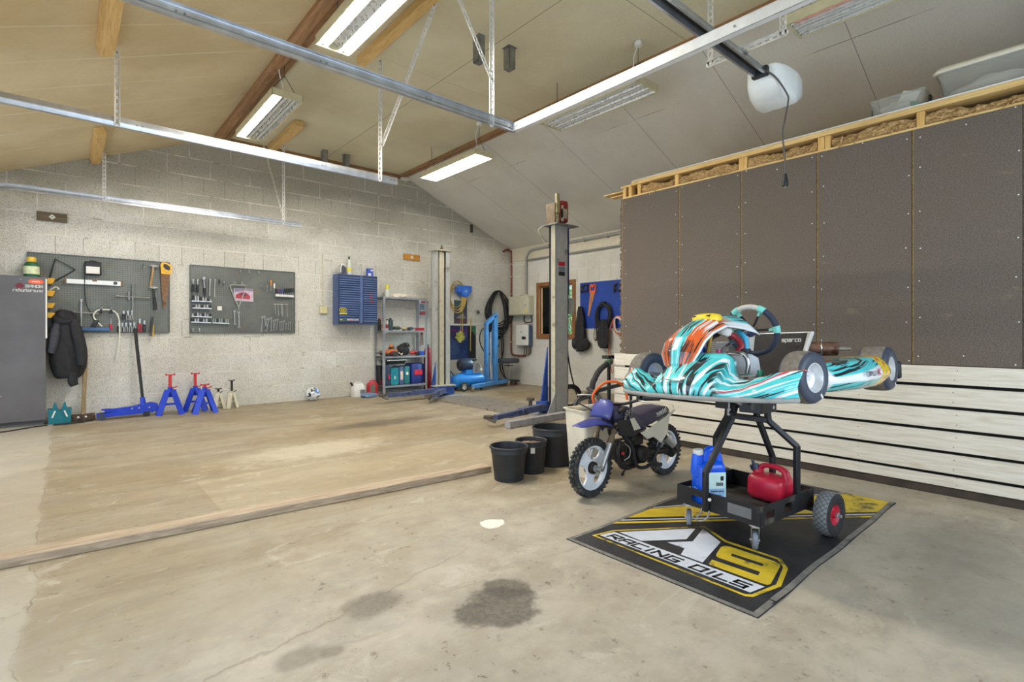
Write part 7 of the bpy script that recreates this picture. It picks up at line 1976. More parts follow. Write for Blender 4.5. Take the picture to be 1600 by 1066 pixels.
for k in range(11):
    w = rs.uniform(.20, .40); h = rs.uniform(.75, 1.12); dx = rs.uniform(-.05, .07); yy = 9.13 + .007 * k
    pts = []
    for i in range(18):
        a = 2 * PI * i / 18
        pts.append((7.54 + dx * (.5 - .5 * math.cos(a)) + w * math.sin(a) * (1 - .25 * math.cos(a)), yy, 2.14 - h * (.5 - .5 * math.cos(a)) + .012 * math.sin(a * 3 + k)))
    b = MB(CL); b.tube(pts, .014, n=7, closed=True, sub=3); b.build('cable_loop', m_rubber)
b = MB(CL); b.tube([(7.30, 9.16, 1.3), (7.05, 9.14, 1.25), (6.99, 9.14, 1.0), (7.12, 9.12, .75), (7.4, 9.10, .70), (7.5, 9.1, .9)], .012, n=7); b.build('cable_tail', m_rubber)
b = MB(CL); b.tube([(7.66, 9.14, 1.2), (7.64, 9.1, .75), (7.50, 9.05, .45), (7.56, 9.0, .2), (7.68, 8.9, .08)], .014, n=7); b.build('cable_tail', m_rubber)
b = MB(CL); b.tube([(7.60, 9.14, 1.2), (7.60, 9.1, .7), (7.58, 9.06, .4), (7.62, 9.0, .15)], .014, n=7); b.build('cable_tail', m_rubber)
SO = thing('work_stool', 'black rolling work stool with grey seat in the back right corner', 'stool', (7.585, 8.84, 0))
b = MB(); b.loft([lev(.44, .26, .08, .50), lev(.48, .30, .09, .515), lev(.48, .30, .09, .585), lev(.44, .26, .08, .60)]); b.build('seat', M('grey_vinyl', (70, 74, 84), .5, var=.1), SO, angle=60)
b = MB(); b.cyl((0, 0, .10), (0, 0, .30), .026, n=14); b.cyl((0, 0, .30), (0, 0, .50), .015, n=12); b.build('post', m_steel_d, SO)
b = MB(); b.torus((0, 0, .44), (0, 0, 1), .10, .008, 24, 6); b.build('height_ring', m_black, SO)
b = MB(); b.loft([lev(.46, .34, .10, .075), lev(.48, .36, .10, .085), lev(.46, .34, .10, .11), lev(.10, .10, .03, .13)]); b.build('tool_tray', m_black, SO, angle=60)
for i in range(4):
    a = PI / 4 + PI / 2 * i
    b = MB(); b.cyl((.19 * math.cos(a) - .012, .14 * math.sin(a), .032), (.19 * math.cos(a) + .012, .14 * math.sin(a), .032), .032, n=16); b.bb((.19 * math.cos(a) - .016, .14 * math.sin(a) - .012, .05), (.19 * math.cos(a) + .016, .14 * math.sin(a) + .012, .078)); b.build('caster', M('caster_red', (176, 70, 64), .5), SO)

# ------------------------------------------------------------------ right wall: electrics
m_ivory = M('ivory_metal', (206, 202, 178), .45, .1, var=.05)
DB = thing('distribution_box', 'beige electrical distribution box on the right wall above the inverter', 'electrical box', (XR, 8.80, 1.57))
b = MB(DB); b.bb((XR - .19, 8.44, 1.585), (XR, 9.10, 2.02)); b.build('body', m_ivory, bevel=.006)
b = MB(DB); b.bb((XR - .205, 8.455, 1.60), (XR - .19, 9.085, 2.005)); b.build('door', m_ivory, bevel=.004)
b = MB(DB); b.bb((XR - .2065, 8.47, 1.635), (XR - .205, 8.53, 1.70)); b.build('warning_sticker', m_stky)
b = MB(DB); b.cyl((XR - .22, 8.50, 1.81), (XR - .205, 8.50, 1.81), .012, n=10); b.build('lock', m_steel_d)
for k in range(5):
    b = MB(DB); b.cyl((XR - .10, 8.55 + .06 * k, 2.02), (XR - .10, 8.55 + .06 * k, 2.06), .022, n=10); b.build('cable_gland', m_ivory)
IV = thing('solar_inverter', 'white inverter with small dark display on the right wall under the beige box', 'inverter', (XR, 8.66, .86))
b = MB(IV); b.bb((XR - .16, 8.47, .895), (XR - .145, 8.88, 1.365)); b.build('front_cover', m_white, bevel=.012)
b = MB(IV); b.bb((XR - .145, 8.46, .885), (XR - .02, 8.87, 1.36)); b.build('heat_sink', M('inverter_blue_grey', (82, 98, 124), .4, .3), bevel=.02)
b = MB(IV); b.bb((XR - .1615, 8.55, 1.03), (XR - .16, 8.68, 1.10)); b.build('display', m_black)
b = MB(IV); marks(b, (XR - .1612, 8.735, 1.19), (0, -1, 0), (0, 0, 1), .018, 5, .012, .004, 0, 3); b.build('lettering', M('print_dark', (70, 72, 84), .5), smooth=False)
for yy in (8.52, 8.60, 8.68):
    b = MB(IV); b.tube([(XR - .08, yy, .89), (XR - .08, yy, .80), (XR - .05, yy + .04, .70), (XR - .03, yy + .10, .665)], .012, n=7); b.build('lead', m_forkd)
b = MB(IV); b.tube([(XR - .08, 8.49, .89), (XR - .07, 8.48, .75), (XR - .05, 8.55, .69)], .010, n=7); b.build('lead', m_black)
b = MB(); b.tube([(XR - .06, 8.70, 1.585), (XR - .06, 8.71, 1.45), (XR - .08, 8.60, 1.42), (XR - .06, 8.47, 1.43), (XR - .06, 8.46, 1.50), (XR - .06, 8.47, 1.585)], .014, n=8); tag(b.build('cable_link', m_black, None), 'black cable drooping between beige box and white inverter', 'cable')
m_cu = M('brown_pipe_paint', (128, 74, 54), .45, .3, var=.15)
CP = thing('copper_pipe', 'reddish brown pipe running down the corner of the right wall', 'pipe', (7.96, 9.15, .65))
b = MB(CP); b.tube([(XR - .28, 9.20, 3.08), (XR - .16, 9.20, 3.14), (XR - .06, 9.185, 3.10), (XR - .04, 9.185, 2.95), (XR - .04, 9.185, 1.2), (XR - .04, 9.185, .80), (XR - .04, 9.16, .69), (XR - .04, 9.05, .655), (XR - .04, 8.68, .655)], .021, n=10, sub=5); b.build('pipe', m_cu)
for z in (.95, 1.5, 2.1, 2.5, 2.8):
    b = MB(CP); b.bb((XR - .065, 9.160, z), (XR, 9.212, z + .02)); b.build('pipe_clip', m_ivory)
m_pvc = M('grey_conduit', (156, 156, 150), .5, var=.08)
GC = thing('conduit', 'grey conduit rising from the beige box and bending along the eaves', 'conduit', (XR - .04, 8.2, 2.03))
b = MB(GC); b.tube([(XR - .05, 8.66, 2.02), (XR - .05, 8.66, 2.75), (XR - .05, 8.64, 2.92), (XR - .05, 8.54, 3.03), (XR - .05, 8.38, 3.065), (XR - .05, 7.8, 3.07), (XR - .05, 7.0, 3.08), (XR - .05, 3.8, 3.10)], .030, n=10, sub=5); b.build('pipe', m_pvc)
for yy in (7.9, 6.9, 6.3):
    b = MB(GC); b.bb((XR - .085, yy, 3.035), (XR, yy + .03, 3.115)); b.build('pipe_clip', m_pvc)
b = MB(); b.tube([(XR - .035, 8.62, 2.845), (XR - .035, 3.8, 2.85)], .022, n=8, smooth=False)
tag(b.build('conduit', M('dark_conduit', (132, 132, 128), .5, var=.08), None), 'straight darker conduit along the right wall under the pale eaves board', 'conduit')
b = MB(); b.bb((XR - .03, 8.72, 2.02), (XR, 8.84, 2.84)); tag(b.build('cable_trunking', M('painted_trunking', (200, 194, 178), .6), None), 'pale cable trunking from the eaves down to the beige box', 'trunking')

# ------------------------------------------------------------------ blue tool board by the window
def peg_mat(name, rgb, hole, pitch, ax, dirt=None):
    t = NT(name)
    c = t.coord(); s = t.sep(c)
    fx = t.math('SUBTRACT', t.math('FRACT', t.math('DIVIDE', s[ax], pitch)), .5)
    fz = t.math('SUBTRACT', t.math('FRACT', t.math('DIVIDE', s[2], pitch)), .5)
    d = t.math('SQRT', t.math('ADD', t.math('MULTIPLY', fx, fx), t.math('MULTIPLY', fz, fz)))
    h = t.mr(d, .22, .16)
    n = t.noise(c, 3.0, 7.0, .65)
    a = t.mix(t.mr(n, .35, .7), lin(rgb), lin([v * .84 for v in rgb]))
    if dirt:
        n2 = t.noise(t.mapping(c, (1.3, 1, 2.2)), 5.0, 8.0, .7)
        a = t.mix(t.math('MULTIPLY', t.mr(n2, .56, .68), .6), a, lin(dirt))
    a = t.mix(h, a, lin(hole))
    return t.bsdf(a, .45, .2, bump=t.math('MULTIPLY', h, -1.0), bump_s=.3, bump_d=.004)
PB = thing('tool_board', 'bright blue perforated tool board on the right wall beside the window', 'tool board', (XR, 6.5, 1.27))
b = MB(); b.bb((XR - .022, 5.95, 1.275), (XR - .006, 7.045, 2.205)); o = b.build('board', peg_mat('blue_pegboard', (40, 78, 176), (22, 40, 100), .038, 1), None); o.parent = PB; o.location = -V(*PB.location)
m_sawo = M('saw_handle_orange', (232, 100, 48), .45)
m_blade_o = M('saw_blade_orange', (206, 140, 92), .4, .3, var=.1)
SW = thing('hand_saw', 'orange handled hand saw hanging on the blue tool board', 'saw', (XR - .035, 6.72, 2.13))
b = MB(SW); b.prism([(6.80, 1.52), (6.83, 1.53), (6.76, 2.02), (6.63, 2.03)], (XR - .032, 0, 0), (0, 1, 0), (0, 0, 1), .003); b.build('blade', m_blade_o)
b = MB(SW); b.tube([(XR - .032, 6.755, 2.0), (XR - .032, 6.76, 2.12), (XR - .032, 6.735, 2.15), (XR - .032, 6.70, 2.10), (XR - .032, 6.67, 2.15), (XR - .032, 6.635, 2.14), (XR - .032, 6.63, 2.01)], .017, n=9, sub=4); b.bb((XR - .042, 6.63, 1.98), (XR - .022, 6.77, 2.03)); b.build('handle', m_sawo)
b = MB(SW); marks(b, (XR - .0325, 6.745, 1.90), (.0, .15, -1), (0, -1, -.15), .020, 6, .020, .008, .0008, 3); b.build('lettering', M('print_brown', (90, 56, 40), .5), smooth=False)
HH = [((XR - .04, 6.90, 2.09), 'black ring hook at the top left of the blue board'), ((XR - .04, 6.08, 2.06), 'black pulley hook at the top right of the blue board')]
for (x, y, z), lb in HH:
    t = thing('wall_hook', lb, 'hook', (x, y, z), group='black hooks on the blue board')
    b = MB(); b.torus((0, 0, 0), (1, 0, 0), .065, .014, 24, 8); b.build('ring', m_black, t)
    b = MB(); b.bar((0, .075, .06), (0, .085, -.09), .025, .03, (0, 1, 0)); b.bar((0, -.07, .08), (0, -.06, -.08), .022, .025, (0, 1, 0)); b.build('bracket', m_black, t)
CC = thing('cable_coil', 'coiled black cable hanging in the middle of the blue board', 'cable', (XR - .06, 6.40, 1.55))
rs = random.Random(5)
for k in range(8):
    ry, rz = rs.uniform(.14, .20), rs.uniform(.19, .27); dy, dz = rs.uniform(-.02, .02), rs.uniform(-.02, .03)
    b = MB(CC); b.tube([(XR - .05 - .006 * k, 6.40 + dy + ry * math.cos(a), 1.52 + dz + rz * math.sin(a)) for a in [2 * PI * i / 16 for i in range(16)]], .010, n=7, closed=True, sub=3); b.build('cable_loop', m_rubber)
b = MB(CC); b.box((XR - .07, 6.40, 1.77), (.05, .08, .05)); b.build('cable_tie', m_black)
m_cloth_b = M('black_cloth', (34, 34, 36), .85, var=.3, scale=14, bump=.25)
def hang_bag(label, y, ztop, zbot, w, seed, name='hanging_sack'):
    t = thing(name, label, 'sack', (XR - .10, y, zbot))
    b = MB()
    rings = []
    n = 22
    for i in range(26):
        v = i / 25
        z = (ztop - zbot) * v
        ww = w * (.62 + .42 * math.sin(PI * min(1, (1 - v) * .75 + .12))) * (1 - .55 * v ** 3)
        ring = []
        for k in range(n):
            a = 2 * PI * k / n
            q = 1 + .22 * math.sin(a * 5 + seed + v * 2) + .16 * mnoise.noise((math.cos(a) * 2, math.sin(a) * 2, v * 5 + seed))
            ring.append((.045 * math.sin(a) * q * (1.3 - v * .5), ww * .5 * math.cos(a) * q, z + .02 * math.sin(a * 3 + seed) * (1 - v)))
        rings.append(ring)
    b.loft(rings); b.build('cloth', m_cloth_b, t, angle=80)
    return t
t = hang_bag('long black cloth sack hanging left on the edge of the blue board', 6.97, 1.72, .82, .24, 1.0)
b = MB(); lump(b, (-.01, -.13, .14), .11, (.6, 1.1, 1.1), 4, .3); lump(b, (0, .13, .14), .10, (.6, 1.0, 1.1), 6, .3); b.build('bundle', m_cloth_b, t, angle=80)
hang_bag('black garment hanging under the coiled cable on the blue board', 6.37, 1.45, .90, .26, 2.4, 'hanging_garment')
t = thing('belt_strap', 'narrow dark strap looped down between sack and garment', 'strap', (XR - .05, 6.61, 1.03))
b = MB(t); b.tube([(XR - .05, 6.61, 1.62), (XR - .05, 6.625, 1.3), (XR - .05, 6.66, 1.1), (XR - .05, 6.62, 1.03), (XR - .05, 6.575, 1.1), (XR - .05, 6.59, 1.35), (XR - .05, 6.60, 1.6)], .016, n=8, flat=.4); b.build('webbing', M('brown_black_webbing', (58, 46, 40), .8, var=.3))
OC = thing('orange_cable', 'orange red extension cord hanging at the right end of the blue board', 'cord', (XR - .07, 6.15, .65))
m_oc = M('orange_red_cord', (206, 110, 84), .5)
for k in range(4):
    b = MB(OC); b.tube([(XR - .06 - .01 * k, 5.90 + .02 * k, 1.40), (XR - .06 - .01 * k, 6.02, 1.50 - .014 * k), (XR - .06 - .01 * k, 6.14 - .012 * k, 1.46), (XR - .06 - .01 * k, 6.16 - .02 * k, 1.28 + .01 * k), (XR - .06 - .01 * k, 6.06, 1.16 + .02 * k), (XR - .06 - .01 * k, 5.92, 1.2)], .011, n=7, sub=5); b.build('cord_loop', m_oc if k < 2 else M('white_cord', (206, 200, 190), .5))
b = MB(OC); b.tube([(XR - .07, 6.15, 1.46), (XR - .07, 6.24, 1.25), (XR - .07, 6.27, 1.0), (XR - .07, 6.26, .75), (XR - .07, 6.22, .55), (XR - .08, 6.18, .40)], .011, n=7); b.build('cord_end', m_oc)
# ------------------------------------------------------------------ tool boards on the back wall
YT = 9.205     # where the tools hang
m_board = peg_mat('steel_toolboard', (114, 118, 112), (70, 72, 67), .030, 0, dirt=(128, 104, 74))
m_board_rim = M('toolboard_rim', (92, 98, 96), .45, .3, var=.12)
def toolboard(x0, x1, z0, z1, label):
    t = thing('tool_board', label, 'tool board', ((x0 + x1) / 2, YB, z0))
    b = MB(); b.prism([(x0 + .03, z0), (x1 - .03, z0), (x1, z0 + .03), (x1, z1 - .03), (x1 - .03, z1), (x0 + .03, z1), (x0, z1 - .03), (x0, z0 + .03)], (0, YB - .018, 0), (1, 0, 0), (0, 0, 1), .006)
    o = b.build('board', m_board, None); o.parent = t; o.location = -V(*t.location)
    b = MB(t)
    for a, c in (((x0, z0), (x1, z0)), ((x0, z1), (x1, z1)), ((x0, z0), (x0, z1)), ((x1, z0), (x1, z1))):
        b.bar((a[0], YB - .020, a[1]), (c[0], YB - .020, c[1]), .012, .032, (0, 1, 0))
    b.build('rim', m_board_rim)
    return t
toolboard(-.38, 1.176, 1.195, 2.245, 'grey steel tool board on the back wall with level, lamp and hand saw')
toolboard(1.447, 3.005, 1.19, 2.235, 'grey steel tool board on the back wall with spanners and socket rails')
m_tool = M('tool_steel', (176, 177, 176), .38, .8, var=.1, scale=30)
m_tool_d = M('tool_dark', (52, 52, 54), .45, .3, var=.15)
def on(name, label, cat, x, z, group=None): return thing(name, label, cat, (x, YT, z), group=group)
def T3(x, z, dy=0.0): return (x, YT + dy, z)
# triangle rod
t = on('triangle_rod', 'black steel triangle rod hanging top left on the saw tool board', 'rod', -0.044, 2.053)
b = MB(t); b.tube([T3(-0.163, 1.915), T3(-0.108, 2.181), T3(0.098, 2.051), T3(-0.102, 1.888)], .010, n=8, smooth=False); b.build('rod', m_black)
# work lamp
t = on('work_lamp', 'small black LED work lamp with pale lens on the saw tool board', 'lamp', 0.283, 2.079)
b = MB(t); b.bb(T3(0.193, 1.987, .0), T3(0.377, 2.173, -.05)); b.build('housing', m_black, bevel=.012)
b = MB(t); b.bb(T3(0.209, 2.007, -.05), T3(0.356, 2.104, -.056)); b.build('lens', m_white, bevel=.003)
b = MB(t); b.tube([T3(0.225, 2.141, -.02), T3(0.260, 2.184, -.02), T3(0.329, 2.174, -.02), T3(0.360, 2.144, -.02)], .007, n=7); b.build('bracket', m_black)
b = MB(t); b.tube([T3(0.197, 1.979, -.03), T3(0.195, 1.807, -.02), T3(0.211, 1.596, -.015), T3(0.256, 1.465, -.015), T3(0.298, 1.359, -.015), T3(0.318, 1.279, -.015)], .006, n=6); b.build('cord', m_black)
# spirit level
t = on('spirit_level', 'long white spirit level across the saw tool board', 'level', 0.298, 1.888)
b = MB(t); b.prism([(0.005, 1.921), (0.596, 1.920), (0.596, 1.857), (0.005, 1.862)], (0, YT, 0), (1, 0, 0), (0, 0, 1), .025); b.build('body', M('level_white', (226, 226, 222), .35, .3, var=.04))
for a in ('-0.013, 1.918|0.007, 1.859', '0.591, 1.923|0.613, 1.858'):
    p, q = [tuple(float(w) for w in s.split(',')) for s in a.split('|')]
    b = MB(t); b.bb(T3(*p, .002), T3(*q, -.028)); b.build('end_cap', M('level_brown', (120, 84, 50), .5))
b = MB(t); b.cyl(T3(0.530, 1.892, -.020), T3(0.530, 1.892, -.028), .024, n=16); b.build('vial', M('level_vial', (60, 60, 54), .3))
b = MB(t); b.bb(T3(0.277, 1.924, -.024), T3(0.329, 1.901, -.027)); b.build('vial', M('level_vial2', (120, 96, 70), .3))
# wheel brace
t = on('wheel_brace', 'four way wheel brace cross on the saw tool board', 'wheel brace', 0.733, 1.699)
b = MB(t); b.tube([T3(0.541, 1.712, -.02), T3(0.929, 1.699, -.02)], .009, smooth=False); b.tube([T3(0.733, 1.899, -.02), T3(0.729, 1.415, -.02)], .010, smooth=False)
for e in ('0.729, 1.448|0.729, 1.399', '0.735, 1.907|0.735, 1.866', '0.541, 1.712|0.570, 1.711', '0.899, 1.700|0.934, 1.699', '0.688, 1.780|0.688, 1.663'):
    p, q = [tuple(float(w) for w in s.split(',')) for s in e.split('|')]
    b.cyl(T3(*p, -.02), T3(*q, -.02), .014, n=12)
b.build('brace', M('greyish_steel', (150, 150, 146), .4, .7, var=.15))
# hammers
def hammer(label, h0, h1, k0, k1, hm, gm=None, grip=None):
    t = on('hammer', label, 'hammer', *h0, group='hammers on the saw tool board')
    b = MB(t); b.cyl(T3(*k0, -.025), T3(*k1, -.025), .014, .017, n=12); b.box(T3((k0[0] + k1[0]) / 2, (k0[1] + k1[1]) / 2, -.025), (.05, .03, .034)); b.build('head', m_steel_d)
    b = MB(t); b.tube([T3(*h0, -.025), T3((h0[0] + h1[0]) / 2, (h0[1] + h1[1]) / 2, -.025), T3(*h1, -.025)], [.013, .015, .018], n=10); b.build('handle', hm)
    if gm:
        b = MB(t); b.cyl(T3(*grip, -.025), T3(*h1, -.025), .019, .021, n=12); b.build('grip', gm)
m_ash = wood('ash_handle', (186, 150, 98), (156, 120, 72), 'Z')
hammer('wooden handled hammer hanging at the top right of the saw tool board', (0.973, 2.163), (0.941, 1.861), (0.925, 2.179), (1.037, 2.169), m_ash)
hammer('black gripped hammer hanging below the wooden handled one', (0.973, 1.845), (0.999, 1.528), (0.922, 1.857), (1.032, 1.854), m_tool_d, m_black, (0.988, 1.710))
# hand saw
t = on('hand_saw', 'yellow handled hand saw with rusty blade at the right edge of the tool board', 'saw', 1.128, 2.147)
b = MB(t); b.prism([(1.061, 2.070), (1.181, 2.071), (1.128, 1.567), (1.094, 1.560)], (0, YT - .02, 0), (1, 0, 0), (0, 0, 1), .003); b.build('blade', M('rusty_blade', (124, 92, 66), .5, .5, var=.25, dirt=(90, 62, 44), dirt_amt=.3))
b = MB(t); b.prism([(1.058, 2.199), (1.080, 2.241), (1.142, 2.235), (1.207, 2.194), (1.200, 2.090), (1.171, 2.059), (1.070, 2.063)], (0, YT - .014, 0), (1, 0, 0), (0, 0, 1), .028); b.build('handle', M('saw_yellow', (232, 178, 44), .4), bevel=.005)
b = MB(t); b.prism([(1.099, 2.214), (1.137, 2.211), (1.181, 2.175), (1.176, 2.122), (1.128, 2.130), (1.094, 2.168)], (0, YT - .013, 0), (1, 0, 0), (0, 0, 1), .031); b.build('grip', m_black)
# T bars, cable, blue bar
t = on('breaker_bar', 'long thin steel bar lying level on hooks of the saw tool board', 'bar', 0.175, 1.468)
b = MB(t); b.tube([T3(0.005, 1.474, -.02), T3(0.343, 1.459, -.02)], .009, smooth=False); b.build('bar', m_tool)
t = on('socket_wrench', 'upright steel wrench standing above the blue clamp', 'wrench', 0.158, 1.462)
b = MB(t); b.cyl(T3(0.162, 1.642, -.03), T3(0.156, 1.278, -.03), .012, n=10); b.cyl(T3(0.162, 1.652, -.03), T3(0.162, 1.615, -.03), .018, n=12); b.build('shaft', m_tool)
t = on('sash_clamp', 'blue steel clamp bar along the bottom of the saw tool board', 'clamp', 0.312, 1.241)
b = MB(t); b.bb(T3(0.162, 1.262, .0), T3(0.470, 1.215, -.05)); b.build('bar', M('clamp_blue', (70, 104, 146), .45, .2, var=.15), bevel=.006)
t = on('white_cable', 'white cable looped over two black clips on the saw tool board', 'cable', 0.445, 1.469)
b = MB(t); b.tube([T3(0.381, 1.279, -.03), T3(0.318, 1.359, -.035), T3(0.289, 1.425, -.04), T3(0.318, 1.488, -.045), T3(0.371, 1.513, -.05), T3(0.481, 1.508, -.05), T3(0.541, 1.466, -.045), T3(0.574, 1.363, -.04), T3(0.578, 1.199, -.04), T3(0.572, 1.007, -.04), T3(0.554, 0.857, -.035)], .009, n=8); b.build('cord', M('white_pvc', (226, 222, 206), .4)); b = MB(t); b.cyl(T3(0.554, 0.870, -.035), T3(0.548, 0.838, -.035), .016, n=10); b.build('plug', m_white)
for lb, e in (('left black clip holding the white cable', '0.358, 1.559|0.385, 1.462'), ('right black clip holding the white cable', '0.466, 1.551|0.496, 1.460')):
    p, q = [tuple(float(w) for w in s.split(',')) for s in e.split('|')]
    t = on('spring_clip', lb, 'clip', *p, group='black clips on the saw tool board')
    b = MB(t); b.bb(T3(*p, 0), T3(*q, -.06)); b.build('body', m_black, bevel=.006)
    b = MB(t); b.torus(T3((p[0] + q[0]) / 2, p[1] - .02, -.062), (0, 1, 0), .012, .004, 12, 6); b.build('ring', m_tool)
t = on('power_adapter', 'black plug lying against the blue clamp under the lamp cord', 'plug', 0.308, 1.332)
b = MB(t); b.box(T3(0.308, 1.319, -.03), (.05, .03, .10), (0, .4, 0)); b.build('body', m_black, bevel=.006)
# pliers and small tools in two rows
def pliers(label, x, z, h, col, grp='pliers on the saw tool board'):
    t = on('pliers', label, 'pliers', x, z, group=grp)
    b = MB(t); b.tube([T3(x - .012, z - h, -.02), T3(x - .014, z - h * .55, -.02), T3(x, z - h * .3, -.02), T3(x + .004, z, -.02)], .007, n=7); b.build('handle', col)
    b = MB(t); b.tube([T3(x + .012, z - h, -.02), T3(x + .014, z - h * .55, -.02), T3(x, z - h * .3, -.02), T3(x - .004, z, -.02)], .007, n=7); b.build('handle', col)
    b = MB(t); b.box(T3(x, z - h * .15, -.02), (.022, .014, h * .34)); b.build('jaw', m_tool)
PL = [((0.624, 1.501), .125, m_tool_d, 'dark handled pliers, left of the upper three on the saw tool board'), ((0.673, 1.503), .13, m_tool, 'bright pliers, middle of the upper three on the saw tool board'), ((0.720, 1.509), .14, m_tool, 'bright pliers, right of the upper three on the saw tool board'),
      ((0.570, 1.330), .13, m_tool_d, 'pliers at the left end of the lower row on the saw tool board'), ((0.609, 1.330), .13, m_tool, 'second pliers in the lower row on the saw tool board'), ((0.653, 1.331), .13, m_tool, 'third pliers in the lower row on the saw tool board'), ((0.702, 1.332), .13, m_tool, 'fourth pliers in the lower row on the saw tool board'), ((0.747, 1.338), .14, m_tool, 'fifth pliers in the lower row, behind the jack handle'),
      ((0.812, 1.389), .19, m_red, 'red handled pliers near the right end of the lower row'), ((0.867, 1.367), .17, m_tool_d, 'black pliers right of the red handled pair')]
for (x, z), h, c, lb in PL: pliers(lb, x, z, h, c)
t = on('screwdriver', 'small red handled screwdriver left of the white cable end', 'screwdriver', 0.481, 1.334)
b = MB(t); b.cyl(T3(0.481, 1.394, -.02), T3(0.481, 1.307, -.02), .005, n=8); b.build('shaft', m_tool); b = MB(t); b.cyl(T3(0.481, 1.313, -.02), T3(0.481, 1.226, -.02), .012, n=10); b.build('handle', m_red)
t = on('wire_brush', 'black and yellow wire brush at the bottom right of the saw tool board', 'brush', 0.964, 1.284)
b = MB(t); b.bb(T3(0.950, 1.306, -.01), T3(0.981, 1.136, -.035)); b.build('bristles', M('brush_yellow', (206, 172, 60), .6)); b = MB(t); b.bar(T3(0.966, 1.425, -.03), T3(0.941, 1.142, -.05), .022, .026, (1, 0, 0)); b.build('handle', m_tool_d)
t = on('small_hook', 'small bright hook at the top of the saw tool board near the hammers', 'hook', 0.860, 2.168)
b = MB(t); b.tube([T3(0.860, 2.196, 0), T3(0.860, 2.168, -.03), T3(0.865, 2.140, -.03)], .006, n=6); b.build('hook', m_tool)
# yellow bins hung beside the cabinet
for k, (y0, y1) in enumerate(((252, 282), (316, 346), (380, 407), (430, 457))):
    z0, z1 = [(-0.159, 1.833), (-0.159, 1.670), (-0.159, 1.513), (-0.159, 1.385)][k][1], [(-0.159, 1.910), (-0.159, 1.746), (-0.159, 1.583), (-0.159, 1.455)][k][1]
    t = thing('storage_bin', 'yellow storage bin beside the grey cabinet, ' + ['topmost', 'second from the top', 'third from the top', 'lowest'][k] + ' of four', 'storage bin', (-.18, 9.12, z0), group='yellow bins on the saw tool board')
    b = MB(t); b.prism([(-.183, z0), (-.135, z0), (-.105, z1), (-.183, z1)], (0, YB - .035, 0), (1, 0, 0), (0, 0, 1), .14); b.build('bin', M('bin_yellow', (226, 172, 40), .45, var=.06), bevel=.004)
    if k == 1:
        b = MB(t); b.tube([(-.16, 9.12, z1 + .01), (-.10, 9.10, z1 + .05), (-.07, 9.11, z1 + .02)], .012, n=7); b.build('bag', m_clearpl)
# ---- second board: socket rails
RL = [('1.462, 1.676|1.733, 1.676', 8, 'top'), ('1.467, 1.571|1.728, 1.568', 7, 'second'), ('1.460, 1.440|1.728, 1.434', 8, 'third'), ('1.455, 1.354|1.718, 1.346', 7, 'lowest'), ('1.738, 1.347|1.976, 1.335', 8, 'short right hand')]
for e, n, nm in RL:
    p, q = [tuple(float(w) for w in s.split(',')) for s in e.split('|')]
    t = on('socket_rail', nm + ' socket rail on the spanner tool board', 'socket rail', *p, group='socket rails on the spanner tool board')
    b = MB(t); b.bar(T3(*p, -.02), T3(*q, -.02), .045, .016); b.build('rail', M('rail_pale', (206, 214, 220), .4, .3))
    for k in range(n):
        f = (k + .5) / n
        x, z = p[0] + (q[0] - p[0]) * f, p[1] + (q[1] - p[1]) * f
        h = (.085 - .055 * f if nm == 'top' else .060 if nm.startswith('short') else .035 + .008 * ((k * 7) % 3))
        s = on('socket', ORD[k] + ' socket from the left on the ' + nm + ' socket rail', 'socket', x, z, group='sockets on the ' + nm + ' rail')
        b = MB(s); b.cyl(T3(x, z + .009, -.02), T3(x, z + .009 + h, -.02), .017 if not nm.startswith('short') else .009, .015 if not nm.startswith('short') else .008, n=10); b.build('socket_body', m_tool if (k + len(nm)) % 3 else m_tool_d)
# ratchets and extension bars
def rod(name, label, cat, p, q, r, hm, knob=None, grip=None, gm=None, group=None):
    t = on(name, label, cat, *p, group=group)
    b = MB(t); b.cyl(T3(*p, -.022), T3(*q, -.022), r, n=10); b.build('shaft', hm)
    if knob:
        b = MB(t); b.ball(T3(*p, -.022), knob, 12, 8, (1, .6, 1.2)); b.build('head', hm)
    if grip is not None:
        b = MB(t); m0 = (p[0] + (q[0] - p[0]) * grip, p[1] + (q[1] - p[1]) * grip); b.cyl(T3(*m0, -.022), T3(*q, -.022), r * 1.8, r * 1.5, n=10); b.build('grip', gm)
    return t
rod('extension_bar', 'twisted extension bar at the far left of the spanner tool board', 'extension bar', (1.481, 2.002), (1.479, 1.816), .011, m_tool, .017, .35, m_tool_d)
rod('extension_bar', 'second twisted extension bar from the left on the spanner tool board', 'extension bar', (1.539, 2.000), (1.537, 1.813), .011, m_tool, .017, .35, m_tool_d)
rod('ratchet', 'large ratchet with black grip on the spanner tool board', 'ratchet', (1.624, 2.031), (1.639, 1.768), .011, m_tool, .028, .55, m_tool_d)
rod('extension_bar', 'long bright bar right of the ratchet', 'extension bar', (1.708, 2.025), (1.700, 1.765), .010, m_tool, .015)
rod('extension_bar', 'longest bright bar, second right of the ratchet', 'extension bar', (1.775, 2.021), (1.768, 1.751), .009, m_tool, .012)
